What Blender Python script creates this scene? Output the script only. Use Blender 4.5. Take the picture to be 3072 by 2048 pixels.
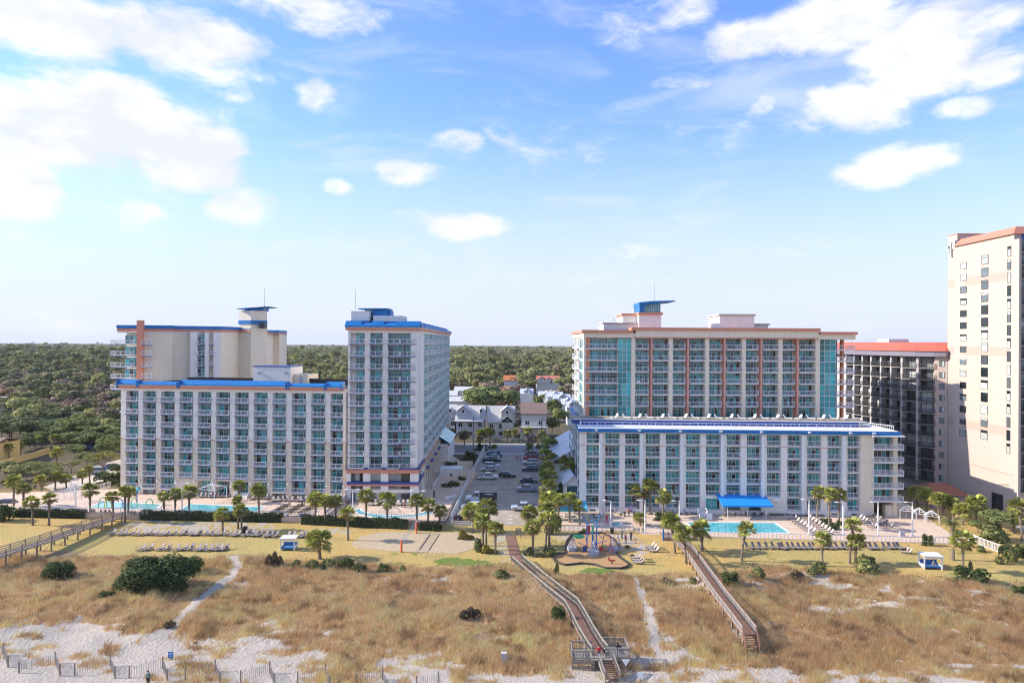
import bpy, math, random
import numpy as np
from mathutils import Vector, Matrix
R = math.radians
random.seed(11)
RNG = np.random.default_rng(5)
for o in list(bpy.data.objects): bpy.data.objects.remove(o)
SC = bpy.context.scene; COL = SC.collection
# ---------------------------------------------------------------- camera
FPX, CX, CY, TH, HC = 2130.0, 1536.0, 1026.0, R(0.3), 37.0   # focal length in photo pixels, horizon row, roll, camera height
cam = bpy.data.cameras.new('camera'); camo = bpy.data.objects.new('camera', cam); COL.objects.link(camo)
cam.sensor_width = 36; cam.lens = FPX/3072*36; cam.shift_y = 2/3072; cam.clip_start = 1; cam.clip_end = 20000
rv = Vector((math.cos(TH), 0, math.sin(TH))); uv = Vector((-math.sin(TH), 0, math.cos(TH))); fv = Vector((0, 1, 0))
camo.matrix_world = Matrix(((rv.x, uv.x, 0, 0), (0, 0, -1, 0), (rv.z, uv.z, 0, HC), (0, 0, 0, 1)))
SC.camera = camo
# ---------------------------------------------------------------- sun, sky, exposure
SUN_EL, SUN_AZ = R(27), R(4)
sv = Vector((-math.cos(SUN_EL)*math.cos(SUN_AZ), math.cos(SUN_EL)*math.sin(SUN_AZ), math.sin(SUN_EL)))
sl = bpy.data.lights.new('sun', 'SUN'); sl.energy = 4.9; sl.angle = R(0.5); sl.color = (1, 0.92, 0.80)
so = bpy.data.objects.new('sun', sl); COL.objects.link(so); so.rotation_euler = sv.to_track_quat('Z', 'Y').to_euler(); so.location = (0, 0, 200)
SC.view_settings.view_transform = 'Standard'; SC.view_settings.look = 'None'; SC.view_settings.gamma = 1
SC.view_settings.exposure = 0.58
SC.cycles.max_bounces = 5; SC.cycles.diffuse_bounces = 3; SC.cycles.glossy_bounces = 3; SC.cycles.transparent_max_bounces = 6
SC.cycles.use_denoising = True; SC.cycles.filter_width = 1.1; SC.cycles.sample_clamp_indirect = 6

class NT:
    'small helper to write node trees'
    def __init__(s, tree): s.t = tree; s.n = tree.nodes; s.l = tree.links
    def add(s, typ, **kw):
        n = s.n.new(typ)
        for k, v in kw.items():
            if k == 'inp':
                for i, val in v.items():
                    if hasattr(val, 'is_output') or isinstance(val, bpy.types.NodeSocket): s.l.new(val, n.inputs[i])
                    else: n.inputs[i].default_value = val
            else: setattr(n, k, v)
        return n
    def math(s, op, a, b=0.0, c=None, clamp=False):
        n = s.n.new('ShaderNodeMath'); n.operation = op; n.use_clamp = clamp
        for i, v in enumerate((a, b) if c is None else (a, b, c)):
            if isinstance(v, bpy.types.NodeSocket): s.l.new(v, n.inputs[i])
            else: n.inputs[i].default_value = v
        return n.outputs[0]
    def mix(s, f, a, b, typ='MIX'):
        n = s.n.new('ShaderNodeMix'); n.data_type = 'RGBA'; n.blend_type = typ
        for i, v in ((0, f), (6, a), (7, b)):
            if isinstance(v, bpy.types.NodeSocket): s.l.new(v, n.inputs[i])
            else:
                if i > 0 and len(v) == 3: v = (*v, 1)
                n.inputs[i].default_value = v
        return n.outputs[2]
    def noise(s, vec, scale, detail=4, rough=0.55, dist=0.0):
        n = s.n.new('ShaderNodeTexNoise'); n.inputs['Scale'].default_value = scale; n.inputs['Detail'].default_value = detail
        n.inputs['Roughness'].default_value = rough; n.inputs['Distortion'].default_value = dist
        if vec is not None: s.l.new(vec, n.inputs['Vector'])
        return n.outputs['Fac']
    def ramp(s, f, stops, interp='LINEAR'):
        n = s.n.new('ShaderNodeMapRange'); n.interpolation_type = 'SMOOTHSTEP' if interp == 'SMOOTH' else 'LINEAR'; n.clamp = True
        s.l.new(f, n.inputs[0])
        for i, v in enumerate(stops): n.inputs[1+i].default_value = v
        return n.outputs[0]

W = bpy.data.worlds.new('World'); SC.world = W; W.use_nodes = True
wn = NT(W.node_tree); bg = W.node_tree.nodes['Background']
sky = wn.add('ShaderNodeTexSky', sky_type='NISHITA', sun_disc=False, sun_elevation=SUN_EL, sun_rotation=R(-86), altitude=0, air_density=1.0, dust_density=0.6, ozone_density=2.0)
tc = wn.add('ShaderNodeTexCoord'); D = tc.outputs['Generated']
sx = wn.add('ShaderNodeSeparateXYZ', inp={0: D}); X_, Y_, Z_ = sx.outputs
az = wn.math('ARCTAN2', X_, Y_); el = wn.math('ARCSINE', Z_)
# cloud banks as directions in the sky: azimuth, elevation, half-width, half-height (degrees), strength
CLP = [(230,400,330,150,1.05),(540,480,190,120,1.0),(60,560,190,110,1.0),(300,330,230,90,1.0),(130,70,340,95,.95),(560,120,300,90,.9),(880,40,250,70,.75),(700,215,150,60,.6),(930,285,62,55,.8),(710,285,60,26,.5),
      (705,622,125,52,.85),(390,640,110,55,.7),(1215,512,105,48,.85),(1012,562,60,28,.7),(1370,430,80,50,.55),(1480,400,60,42,.45),(1360,680,170,42,.7),(1245,655,70,36,.65),(1900,750,90,34,.5),(40,720,80,34,.55),
      (1870,90,130,70,.6),(2010,30,160,50,.6),(2270,110,180,55,.8),(2520,70,230,90,1.0),(2720,170,230,120,1.05),(2540,310,170,85,.9),(2860,50,260,80,.9),(2980,200,160,70,.85),(2900,310,140,36,.7),(2650,505,165,62,.9),(2770,470,110,42,.85),(2270,310,50,34,.5),(2050,240,150,30,.35)]
CL = []
for cx_, cy_, hw_, hh_, s_ in CLP:                                  # read off the photograph, turned into directions
    tx, tz = (cx_-1536)/2130, (1026-cy_)/2130; a_ = math.atan(tx); e_ = math.atan(tz*math.cos(a_)); CL.append((math.degrees(a_), math.degrees(e_), math.degrees(hw_/2130*math.cos(a_)**2), math.degrees(hh_/2130*math.cos(a_)), s_))
vs = wn.add('ShaderNodeVectorMath', operation='MULTIPLY', inp={0: D, 1: (1, 1, 2.0)}).outputs[0]
n1 = wn.noise(vs, 4.5, 9, .60, .35); n2 = wn.noise(vs, 15.0, 9, .66, .6)
daz = wn.math('MULTIPLY_ADD', wn.math('SUBTRACT', wn.noise(vs, 6, 4), .5), .10, az)
acc = None
for a, e, ra, re, s in CL:
    p = wn.add('ShaderNodeCombineXYZ', inp={0: wn.math('MULTIPLY_ADD', daz, 1/R(ra), -R(a)/R(ra)), 1: wn.math('MULTIPLY_ADD', el, 1/R(re), -R(e)/R(re))})
    ln = wn.add('ShaderNodeVectorMath', operation='LENGTH', inp={0: p.outputs[0]}).outputs['Value']
    v = wn.math('MULTIPLY', wn.math('MINIMUM', wn.math('MAXIMUM', wn.math('SUBTRACT', 1.56, ln), 0.0), 1.0), s)
    acc = v if acc is None else wn.math('SMOOTH_MAX', acc, v, .12)
away = wn.ramp(Y_, (0.35, -0.2, 0, .42))            # loose cloud over the rest of the sky
acc = wn.math('MAXIMUM', acc, away)
dens = wn.math('ADD', acc, wn.math('MULTIPLY', wn.math('SUBTRACT', n1, .5), 1.9))
dens = wn.math('ADD', dens, wn.math('MULTIPLY', wn.math('SUBTRACT', n2, .5), .9))
cf = wn.ramp(dens, (.30, .90, 0, 1), 'SMOOTH')
wisp = wn.ramp(wn.noise(wn.add('ShaderNodeVectorMath', operation='MULTIPLY', inp={0: D, 1: (2.2, 1, 9)}).outputs[0], 2.2, 6, .6, .8), (.45, .80, 0, .42), 'SMOOTH')
low = wn.ramp(el, (R(1), R(19), 1, 0), 'SMOOTH')
cf2 = wn.math('MAXIMUM', cf, wisp)
shade = wn.ramp(wn.noise(vs, 7.5, 6, .6), (.40, .62, 0, 1.0))
cc = wn.mix(shade, (7.0, 7.2, 7.7), (8.9, 8.9, 8.9))
skyc = wn.mix(1.0, sky.outputs[0], (1.5, 1.78, 2.5), 'MULTIPLY')
skyc = wn.mix(wn.math('MULTIPLY', low, .9), skyc, (6.4, 6.8, 7.9))
fin = wn.mix(cf2, skyc, cc)
wn.l.new(fin, bg.inputs[0]); bg.inputs[1].default_value = 0.085

# ---------------------------------------------------------------- pixel helpers: a pixel of the photograph gives a direction from the camera
CT, ST = math.cos(TH), math.sin(TH)
def ray(px, py):
    dx, dy = (px-CX)/FPX, (CY-py)/FPX
    return dx*CT-dy*ST, dx*ST+dy*CT
def P(px, py, Y):
    a, b = ray(px, py); return Vector((a*Y, Y, HC+b*Y))
def vnoise(x, y, s=0):
    x = np.asarray(x, float); y = np.asarray(y, float)
    xi = np.floor(x).astype(np.int64); yi = np.floor(y).astype(np.int64); fx = x-xi; fy = y-yi
    fx = fx*fx*(3-2*fx); fy = fy*fy*(3-2*fy)
    def h(a, b):
        n = (a*374761393+b*668265263+s*974711) & 0x7fffffff
        n = ((n ^ (n >> 13))*1274126177) & 0x7fffffff
        return ((n ^ (n >> 16)) & 0xffff)/65535.0
    return (h(xi, yi)*(1-fx)+h(xi+1, yi)*fx)*(1-fy)+(h(xi, yi+1)*(1-fx)+h(xi+1, yi+1)*fx)*fy
def fbm(x, y, s=0, o=4):
    r = 0; a = .5; t = 0
    for i in range(o):
        r = r+a*vnoise(np.asarray(x)*2**i+i*17.3, np.asarray(y)*2**i-i*9.1, s+i); t += a; a *= .55
    return r/t
def sstep(a, b, x): t = np.clip((np.asarray(x, float)-a)/(b-a), 0, 1); return t*t*(3-2*t)
def hgt(x, y):
    'terrain: flat land, low dunes towards the sea, beach a metre lower'
    x = np.asarray(x, float); y = np.asarray(y, float)
    d = sstep(119, 110, y)*sstep(84, 92, y)
    z = d*(fbm(x*.09, y*.13, 3, 3)-.42)*2.2 + d*(fbm(x*.5, y*.5, 8, 3)-.5)*.35
    b = sstep(94, 84, y)
    z = z - b*.7 + b*(fbm(x*.22, y*.3, 5, 3)-.5)*.45 - sstep(60, 10, y)*1.2
    return z
def gp(px, py, z=None):
    a, b = ray(px, py)
    if z is not None: t = (z-HC)/b; return Vector((a*t, t, z))
    zz = 0.0
    for i in range(12):
        t = (zz-HC)/b; zz = .5*zz+.5*float(hgt(a*t, t))
    return Vector((a*t, t, float(hgt(a*t, t))))

# ---------------------------------------------------------------- mesh building
class MB:
    def __init__(s): s.v = []; s.f = []; s.m = []; s.k = 0; s.T = None; s.ms = []
    def mat(s, m):
        if m not in s.ms: s.ms.append(m)
        s.k = s.ms.index(m); return s
    def add(s, vs, fs):
        n = len(s.v)
        if s.T is not None: vs = [tuple(s.T @ Vector(p)) for p in vs]
        s.v.extend(vs); s.f.extend([tuple(i+n for i in f) for f in fs]); s.m.extend([s.k]*len(fs)); return s
    def box(s, x0, x1, y0, y1, z0, z1):
        return s.add([(x0,y0,z0),(x1,y0,z0),(x1,y1,z0),(x0,y1,z0),(x0,y0,z1),(x1,y0,z1),(x1,y1,z1),(x0,y1,z1)],
                     [(0,3,2,1),(4,5,6,7),(0,1,5,4),(1,2,6,5),(2,3,7,6),(3,0,4,7)])
    def prism(s, poly, z0, z1, poly2=None):
        n = len(poly); p2 = poly2 or poly
        a = sum(poly[i][0]*poly[(i+1) % n][1]-poly[(i+1) % n][0]*poly[i][1] for i in range(n))
        if a < 0: poly = poly[::-1]; p2 = p2[::-1]
        return s.add([(x, y, z0) for x, y in poly]+[(x, y, z1) for x, y in p2],
                     [tuple(range(n))[::-1], tuple(range(n, 2*n))]+[(i, (i+1) % n, n+(i+1) % n, n+i) for i in range(n)])
    def xprism(s, prof, y0, y1, prof2=None):
        'profile in x,z extruded along y'
        n = len(prof); p2 = prof2 or prof
        return s.add([(x, y0, z) for x, z in prof]+[(x, y1, z) for x, z in p2],
                     [tuple(range(n)), tuple(range(n, 2*n))[::-1]]+[((i+1) % n, i, n+i, n+(i+1) % n) for i in range(n)])
    def yprism(s, prof, x0, x1):
        'profile in y,z extruded along x'
        n = len(prof)
        return s.add([(x0, y, z) for y, z in prof]+[(x1, y, z) for y, z in prof],
                     [tuple(range(n))[::-1], tuple(range(n, 2*n))]+[(i, (i+1) % n, n+(i+1) % n, n+i) for i in range(n)])
    def tube(s, p, q, r0, r1=None, n=6):
        p, q = Vector(p), Vector(q); r1 = r0 if r1 is None else r1
        d = (q-p).normalized(); a = d.cross(Vector((0, 0, 1)))
        if a.length < .05: a = Vector((1, 0, 0))
        a.normalize(); b = d.cross(a); vs = []
        for c, r in ((p, r0), (q, r1)):
            for i in range(n): t = 2*math.pi*i/n; vs.append(tuple(c+a*r*math.cos(t)+b*r*math.sin(t)))
        return s.add(vs, [(i, (i+1) % n, n+(i+1) % n, n+i) for i in range(n)]+[tuple(range(n))[::-1], tuple(range(n, 2*n))])
    def path(s, pts, r, n=6):
        for a, b in zip(pts[:-1], pts[1:]): s.tube(a, b, r, None, n)
        return s
    def ball(s, c, rx, ry=None, rz=None, n=8, m=5):
        ry = rx if ry is None else ry; rz = rx if rz is None else rz; vs = [(c[0], c[1], c[2]-rz)]; fs = []
        for j in range(1, m):
            t = math.pi*j/m-math.pi/2
            for i in range(n): a = 2*math.pi*i/n; vs.append((c[0]+rx*math.cos(t)*math.cos(a), c[1]+ry*math.cos(t)*math.sin(a), c[2]+rz*math.sin(t)))
        vs.append((c[0], c[1], c[2]+rz)); L = len(vs)-1
        for i in range(n):
            fs.append((0, 1+(i+1) % n, 1+i)); fs.append((L, 1+(m-2)*n+i, 1+(m-2)*n+(i+1) % n))
            for j in range(m-2): fs.append((1+j*n+i, 1+j*n+(i+1) % n, 1+(j+1)*n+(i+1) % n, 1+(j+1)*n+i))
        return s.add(vs, fs)
    def beam(s, p, q, w, h):
        'rectangular beam from p to q (lower edge line), width w, height h'
        p, q = Vector(p), Vector(q); d = q-p; a = Vector((-d.y, d.x, 0))
        a = a.normalized()*w/2 if a.length > 1e-6 else Vector((w/2, 0, 0)); u = Vector((0, 0, h))
        return s.add([tuple(v) for v in (p-a, p+a, q+a, q-a, p-a+u, p+a+u, q+a+u, q-a+u)],
                     [(0,1,2,3),(4,7,6,5),(0,4,5,1),(1,5,6,2),(2,6,7,3),(3,7,4,0)])
    def mesh(s, name, smooth=False):
        me = bpy.data.meshes.new(name); me.from_pydata(s.v, [], s.f)
        for m in s.ms: me.materials.append(m)
        if len(s.ms) > 1: me.polygons.foreach_set('material_index', s.m)
        if smooth: me.polygons.foreach_set('use_smooth', [True]*len(s.f))
        me.update(); return me
def tag(o, label=None, cat=None, group=None, kind=None):
    if label: o['label'] = label
    if cat: o['category'] = cat
    if group: o['group'] = group
    if kind: o['kind'] = kind
    return o
def ob(name, me, parent=None, loc=(0, 0, 0), rz=0.0, sc=None, **kw):
    if isinstance(me, MB): me = me.mesh(name, kw.pop('smooth', False))
    o = bpy.data.objects.new(name, me); COL.objects.link(o)
    o.location = loc; o.rotation_euler = (0, 0, rz)
    if sc is not None: o.scale = sc if hasattr(sc, '__len__') else (sc, sc, sc)
    if parent: o.parent = parent
    return tag(o, **kw)
def thing(name, label, cat, loc=(0, 0, 0), rz=0, group=None, sc=None):
    o = bpy.data.objects.new(name, None); COL.objects.link(o); o.empty_display_size = .2
    o.location = loc; o.rotation_euler = (0, 0, rz)
    if sc is not None: o.scale = sc if hasattr(sc, '__len__') else (sc, sc, sc)
    return tag(o, label, cat, group)
def dup(root, loc=None, rz=None, label=None, group=None, sc=None, swap=None):
    'copy of a thing with copies of its parts and their sub-parts; mesh data shared'
    def cp(o, par):
        c = o.copy(); COL.objects.link(c); c.parent = par
        for ch in KIDS.get(o.name, []): cp(ch, c)
        return c
    r = cp(root, None)
    if loc is not None: r.location = loc
    if rz is not None: r.rotation_euler = (0, 0, rz)
    if sc is not None: r.scale = sc if hasattr(sc, '__len__') else (sc, sc, sc)
    if label: r['label'] = label
    if group: r['group'] = group
    return r
KIDS = {}
def kids(root):
    def go(o):
        ch = [c for c in bpy.data.objects if c.parent == o]; KIDS[o.name] = ch
        for c in ch: go(c)
    go(root); return root
def np_mesh(name, V, Fc, mats, tint=None, smooth=False):
    me = bpy.data.meshes.new(name); k = Fc.shape[1]
    me.vertices.add(len(V)); me.vertices.foreach_set('co', np.ascontiguousarray(V, np.float32).ravel())
    me.loops.add(Fc.size); me.loops.foreach_set('vertex_index', np.ascontiguousarray(Fc, np.int32).ravel())
    me.polygons.add(len(Fc)); me.polygons.foreach_set('loop_start', np.arange(0, Fc.size, k, dtype=np.int32))
    try: me.polygons.foreach_set('loop_total', np.full(len(Fc), k, np.int32))
    except Exception: pass
    me.update(calc_edges=True)
    if smooth: me.polygons.foreach_set('use_smooth', [True]*len(Fc))
    for m in mats: me.materials.append(m)
    if tint is not None:
        a = me.color_attributes.new('tint', 'FLOAT_COLOR', 'POINT')
        c = np.ones((len(V), 4), np.float32); c[:, :tint.shape[1]] = tint; a.data.foreach_set('color', c.ravel())
    me.validate(); return me
ORD = 'first second third fourth fifth sixth seventh eighth ninth tenth eleventh twelfth thirteenth fourteenth fifteenth sixteenth seventeenth eighteenth nineteenth twentieth'.split()
TENS = ['', '', 'twenty', 'thirty', 'forty', 'fifty']
def ordw(i):
    if i < 20: return ORD[i]
    t, u = divmod(i+1, 10)
    return ({2: 'twentieth', 3: 'thirtieth', 4: 'fortieth', 5: 'fiftieth'}[t]) if u == 0 else TENS[t]+'-'+ORD[u-1]

# ---------------------------------------------------------------- materials
def mat(name, col, rough=.7, joint=0.0, metal=0.0, var=.0, scale=1.5, bump=0.0, bscale=20, spec=.4, objvar=0.0, streak=0.0):
    m = bpy.data.materials.new(name); m.use_nodes = True; t = NT(m.node_tree); b = m.node_tree.nodes['Principled BSDF']
    b.inputs['Roughness'].default_value = rough; b.inputs['Metallic'].default_value = metal; b.inputs['Specular IOR Level'].default_value = spec
    c = (*col, 1); out = None
    geo = t.add('ShaderNodeNewGeometry').outputs['Position'] if (var or bump or streak) else None
    if var:
        n = t.ramp(t.noise(geo, scale, 5, .6), (.3, .7, 1-var, 1+var)); out = t.mix(1.0, c, n, 'MULTIPLY')
    if streak:
        v = t.add('ShaderNodeVectorMath', operation='MULTIPLY', inp={0: geo, 1: (1, 1, .08)}).outputs[0]
        n = t.ramp(t.noise(v, 2.5, 4, .6), (.35, .7, 1+streak*.3, 1-streak)); out = t.mix(1.0, out if out else c, n, 'MULTIPLY')
    if objvar:
        oi = t.add('ShaderNodeObjectInfo').outputs['Random']; n = t.ramp(oi, (0, 1, 1-objvar, 1+objvar)); out = t.mix(1.0, out if out else c, n, 'MULTIPLY')
    if joint:
        sz = t.add('ShaderNodeSeparateXYZ', inp={0: t.add('ShaderNodeNewGeometry').outputs['Position']}).outputs; f = t.math('LESS_THAN', t.math('FRACT', t.math('DIVIDE', sz[2], joint)), .035)
        out = t.mix(t.math('MULTIPLY', f, .22), out if out else c, (col[0]*.5, col[1]*.5, col[2]*.5, 1))
    if out is None: b.inputs['Base Color'].default_value = c
    else: t.l.new(out, b.inputs['Base Color'])
    if bump:
        bn = t.add('ShaderNodeBump', inp={0: bump, 1: .05})
        t.l.new(t.noise(geo, bscale, 4, .6), bn.inputs['Height']); t.l.new(bn.outputs[0], b.inputs['Normal'])
    return m
M = {}
M['white'] = mat('white_paint', (.78, .78, .77), .5, var=.04)
M['rail'] = mat('rail_white', (.78, .77, .77), .45)
M['beige'] = mat('beige_stucco', (.74, .63, .50), .85, var=.05, streak=.07)
M['pale'] = mat('pale_stucco', (.84, .78, .71), .85, var=.04, streak=.08)
M['cream'] = mat('cream_stucco', (.82, .71, .55), .85, 2.9, var=.04, streak=.08)
M['pink'] = mat('pink_stucco', (.50, .40, .34), .85, 2.8, var=.03, streak=.05)
M['pink2'] = mat('pink_band', (.44, .33, .27), .85)
M['orange'] = mat('orange_paint', (.68, .24, .11), .6, var=.05)
M['coral'] = mat('coral_paint', (.66, .27, .17), .6, var=.05)
M['slab'] = mat('blue_slab_paint', (.06, .12, .36), .6)
M['salmon'] = mat('muted_salmon_paint', (.70, .34, .25), .7, var=.06)
M['blue'] = mat('blue_metal', (.01, .16, .43), .45, var=.18, scale=.8)
M['navy'] = mat('navy_paint', (.03, .07, .27), .5)
M['roofred'] = mat('red_metal_roof', (.60, .22, .14), .5, var=.06)
M['rustroof'] = mat('rust_red_metal_roof', (.52, .13, .075), .55, var=.1)
M['glass'] = mat('teal_glass', (.012, .16, .17), .06, spec=.8, objvar=.5)
M['glass2'] = mat('pale_teal_glass', (.04, .40, .42), .08, spec=.7, objvar=.35)
M['greenglass'] = mat('green_tinted_glass', (.05, .36, .28), .35, spec=.2, objvar=.5)
M['curtain'] = mat('curtained_glass', (.10, .33, .32), .25, spec=.6, objvar=.4)
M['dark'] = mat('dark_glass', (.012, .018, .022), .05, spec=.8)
M['bronze'] = mat('bronze_frame', (.05, .045, .045), .4)
M['black'] = mat('black_plastic', (.015, .015, .017), .5)
M['roofdark'] = mat('dark_roof_membrane', (.03, .03, .04), .8, var=.2)
M['concrete'] = mat('concrete', (.50, .46, .42), .9, var=.08, scale=.6)
M['deck'] = mat('pool_deck_paving', (.66, .50, .375), .9, var=.10, scale=.35, bump=.15)
M['asphalt'] = mat('worn_asphalt', (.42, .345, .27), .9, var=.24, scale=.35, bump=.2, bscale=8)
M['road'] = mat('road_asphalt', (.30, .27, .25), .9, var=.1, scale=.4)
M['paving'] = mat('path_concrete', (.55, .48, .40), .9, var=.08)
M['line'] = mat('road_paint', (.62, .62, .60), .8, var=.15, scale=3)
M['wood'] = mat('weathered_wood', (.30, .23, .18), .9, var=.18, scale=3)
M['woodred'] = mat('red_brown_decking', (.24, .13, .085), .85, var=.15, scale=2)
M['greywood'] = mat('grey_wood', (.30, .26, .22), .9, var=.15, scale=3)
M['mesh'] = mat('lounger_mesh', (.25, .21, .20), .7)
M['meshlight'] = mat('pale_lounger_mesh', (.45, .39, .36), .7)
M['darkframe'] = mat('dark_frame', (.06, .05, .05), .5)
M['metal'] = mat('grey_metal', (.45, .46, .48), .4, .6)
M['picket'] = mat('picket_grey', (.45, .44, .50), .6); M['fencewood'] = mat('bleached_fence_wood', (.46, .41, .36), .9, var=.15, scale=4); M['greyglass'] = mat('grey_window_glass', (.10, .12, .13), .1, spec=.7, objvar=.6); M['blind'] = mat('window_blind', (.42, .44, .42), .4, objvar=.3)
M['trunk'] = mat('palm_trunk', (.20, .155, .12), .95, var=.3, scale=4, bump=.6, bscale=9)
M['bark'] = mat('tree_bark', (.13, .10, .085), .95, var=.25, scale=3)
M['soil'] = mat('planting_soil', (.12, .085, .06), .95, var=.2)
M['skin'] = mat('skin', (.50, .31, .22), .6)
M['skin2'] = mat('dark_skin', (.16, .09, .06), .6)
M['hair'] = mat('dark_hair', (.03, .02, .015), .6)
M['tyre'] = mat('tyre_rubber', (.02, .02, .02), .8)
M['rim'] = mat('wheel_rim', (.45, .45, .46), .3, .8)
M['lampglass'] = mat('headlight', (.75, .75, .72), .15)
M['redlamp'] = mat('tail_light', (.45, .02, .02), .3)
def leafmat(name, trans=.25, objvar=.18):
    m = bpy.data.materials.new(name); m.use_nodes = True; t = NT(m.node_tree); b = m.node_tree.nodes['Principled BSDF']; out = m.node_tree.nodes['Material Output']
    at = t.add('ShaderNodeAttribute', attribute_name='tint').outputs['Color']
    oi = t.add('ShaderNodeObjectInfo').outputs['Random']; c = t.mix(1.0, at, t.ramp(oi, (0, 1, 1-objvar, 1+objvar)), 'MULTIPLY')
    t.l.new(c, b.inputs['Base Color']); b.inputs['Roughness'].default_value = .75; b.inputs['Specular IOR Level'].default_value = .25
    tr = t.add('ShaderNodeBsdfTranslucent', inp={0: c}); mx = t.add('ShaderNodeMixShader', inp={0: trans, 1: b.outputs[0], 2: tr.outputs[0]})
    t.l.new(mx.outputs[0], out.inputs[0]); return m
M['leaf'] = leafmat('foliage'); M['drygrass'] = leafmat('dry_grass', .5, 0)
def watermat(name, c1, c2, sc=1.2):
    m = bpy.data.materials.new(name); m.use_nodes = True; t = NT(m.node_tree); b = m.node_tree.nodes['Principled BSDF']
    geo = t.add('ShaderNodeNewGeometry').outputs['Position']
    v = t.add('ShaderNodeVectorMath', operation='ADD', inp={0: geo, 1: t.add('ShaderNodeVectorMath', operation='SCALE', inp={0: t.add('ShaderNodeTexNoise', inp={0: geo, 2: .9}).outputs['Color'], 3: 1.6}).outputs[0]}).outputs[0]
    vo = t.add('ShaderNodeTexVoronoi', feature='DISTANCE_TO_EDGE', inp={0: v, 2: sc}).outputs['Distance']
    t.l.new(t.mix(t.ramp(vo, (0, .22, 1, 0)), c1, c2), b.inputs['Base Color']); b.inputs['Roughness'].default_value = .08  # pale cell edges are caustic light painted into the water colour
    bn = t.add('ShaderNodeBump', inp={0: .25, 1: .1}); t.l.new(t.noise(geo, 2.2, 3), bn.inputs['Height']); t.l.new(bn.outputs[0], b.inputs['Normal'])
    return m
M['pool'] = watermat('pool_water', (.035, .36, .42), (.22, .66, .70)); M['splash'] = watermat('shallow_water', (.18, .50, .50), (.36, .66, .64), 2)
M['sea'] = mat('sea_water', (.05, .11, .13), .15, var=.1, scale=.05)
# ================================================================ buildings
class Fr:
    'a facade line on the ground: u runs along it, outward is to its right'
    def __init__(s, p, q):
        s.o = Vector((p[0], p[1], 0)); d = Vector((q[0]-p[0], q[1]-p[1], 0)); s.L = d.length; s.d = d.normalized()
        s.out = Vector((s.d.y, -s.d.x, 0)); s.ang = math.atan2(s.d.y, s.d.x)
    def u(s, px, py=1200):
        r = ray(px, py)[0]; return (r*s.o.y-s.o.x)/(s.d.x-r*s.d.y)
    def at(s, u, v=0, z=0): w = s.o+s.d*u+s.out*v; return Vector((w.x, w.y, z+s.o.z))
    def M(s, root): return Matrix.Translation(s.o-root.location) @ Matrix.Rotation(s.ang, 4, 'Z')
def part(name, me, root, fr, u=0, v=0, z=0, **kw):
    p = fr.at(u, v, z)-root.location; o = ob(name, me, root, p, fr.ang, **kw); return o
CACHE = {}
def balcony_mesh(w, dep, slabm, name='balcony', side=(1, 1), h=1.1, bow=0.0, pick=.22, railm=None, nopost=False):
    key = (round(w, 2), round(dep, 2), slabm, side, h, bow, pick, railm)
    if key in CACHE: return CACHE[key]
    m = MB(); rm = railm or M['rail']
    m.mat(M[slabm]); m.box(0, w, -dep+.08, 0, -.22, -.07); m.mat(rm); m.box(0, w, -dep, 0, -.07, 0)
    m.mat(rm)
    m.box(0, w, -dep, -dep+.07, h-.08, h); m.box(0, w, -dep, -dep+.05, .08, .13)
    n = max(2, round(w/1.35))
    for i in range(n+1):
        x = min(max(w*i/n, .035), w-.035); m.box(x-.035, x+.035, -dep, -dep+.07, 0, h-.08)
    m.mat(railm and rm or M['picket']); k = int(w/pick)
    for i in range(1, k): x = w*i/k; m.box(x-.022, x+.022, -dep+.01, -dep+.04, .1, h-.08)
    for s_, x in ((0, 0.0), (1, w-.07)):
        if side[s_]:
            m.mat(rm); m.box(x, x+.07, -dep+.07, -.3, h-.08, h); m.box(x, x+.05, -dep+.07, -.3, .08, .13)
            kk = int((dep-.3)/pick)
            for i in range(1, max(kk, 1)): y = -dep+(dep-.3)*i/kk; m.box(x+.01, x+.04, y-.02, y+.02, .1, h-.08)
    CACHE[key] = m.mesh(name); return CACHE[key]
def glass_meshes(w, h, var, cols=3, split=.76, style=0):
    'door and window unit: panes mesh and frame mesh; origin lower left, faces -y'
    key = ('g', round(w, 2), round(h, 2), var, cols, split, style)
    if key in CACHE: return CACHE[key]
    rnd = random.Random(var*7+3+style*31); g = MB(); f = MB(); f.mat(M['rail'] if style < 5 else M['bronze'])
    xs = [0]+[w*(i+1)/cols+rnd.uniform(-.08, .08)*(i < cols-1) for i in range(cols)]
    names = ['glass', 'glass', 'curtain', 'dark', 'glass', 'curtain', 'dark', 'glass2'] if style < 5 else ['dark', 'greyglass', 'greyglass', 'blind', 'dark', 'blind', 'greyglass']
    prev = None
    for i in range(cols):
        a = rnd.choice(names); b = a if rnd.random() < .6 else rnd.choice(names)
        if style == 4: a = rnd.choice(['greenglass', 'greenglass', 'greenglass', 'curtain', 'glass']); b = rnd.choice([a, 'greenglass'])
        if style == 3: a = b = rnd.choice(['glass2', 'glass2', 'glass', 'curtain'])
        g.mat(M[a]).box(xs[i], xs[i+1], -.04, 0, 0, h*split); g.mat(M[b]).box(xs[i], xs[i+1], -.04, 0, h*split, h)
    t = .028
    for i, x in enumerate(xs):
        x = min(max(x, t), w-t); f.box(x-t, x+t, -.09, -.02, 0, h)
    for z in (0, h*split-t, h-2*t): f.box(0, w, -.085, -.025, z, z+2*t)
    CACHE[key] = (g.mesh('window'), f.mesh('frame')); return CACHE[key]
def window(root, fr, u, v, z, w, h, var, **kw):
    g, f = glass_meshes(w, h, var, **kw); o = part('window', g, root, fr, u, v, z); fo = ob('frame', f, o); return o
rw = random.Random(3)
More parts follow.
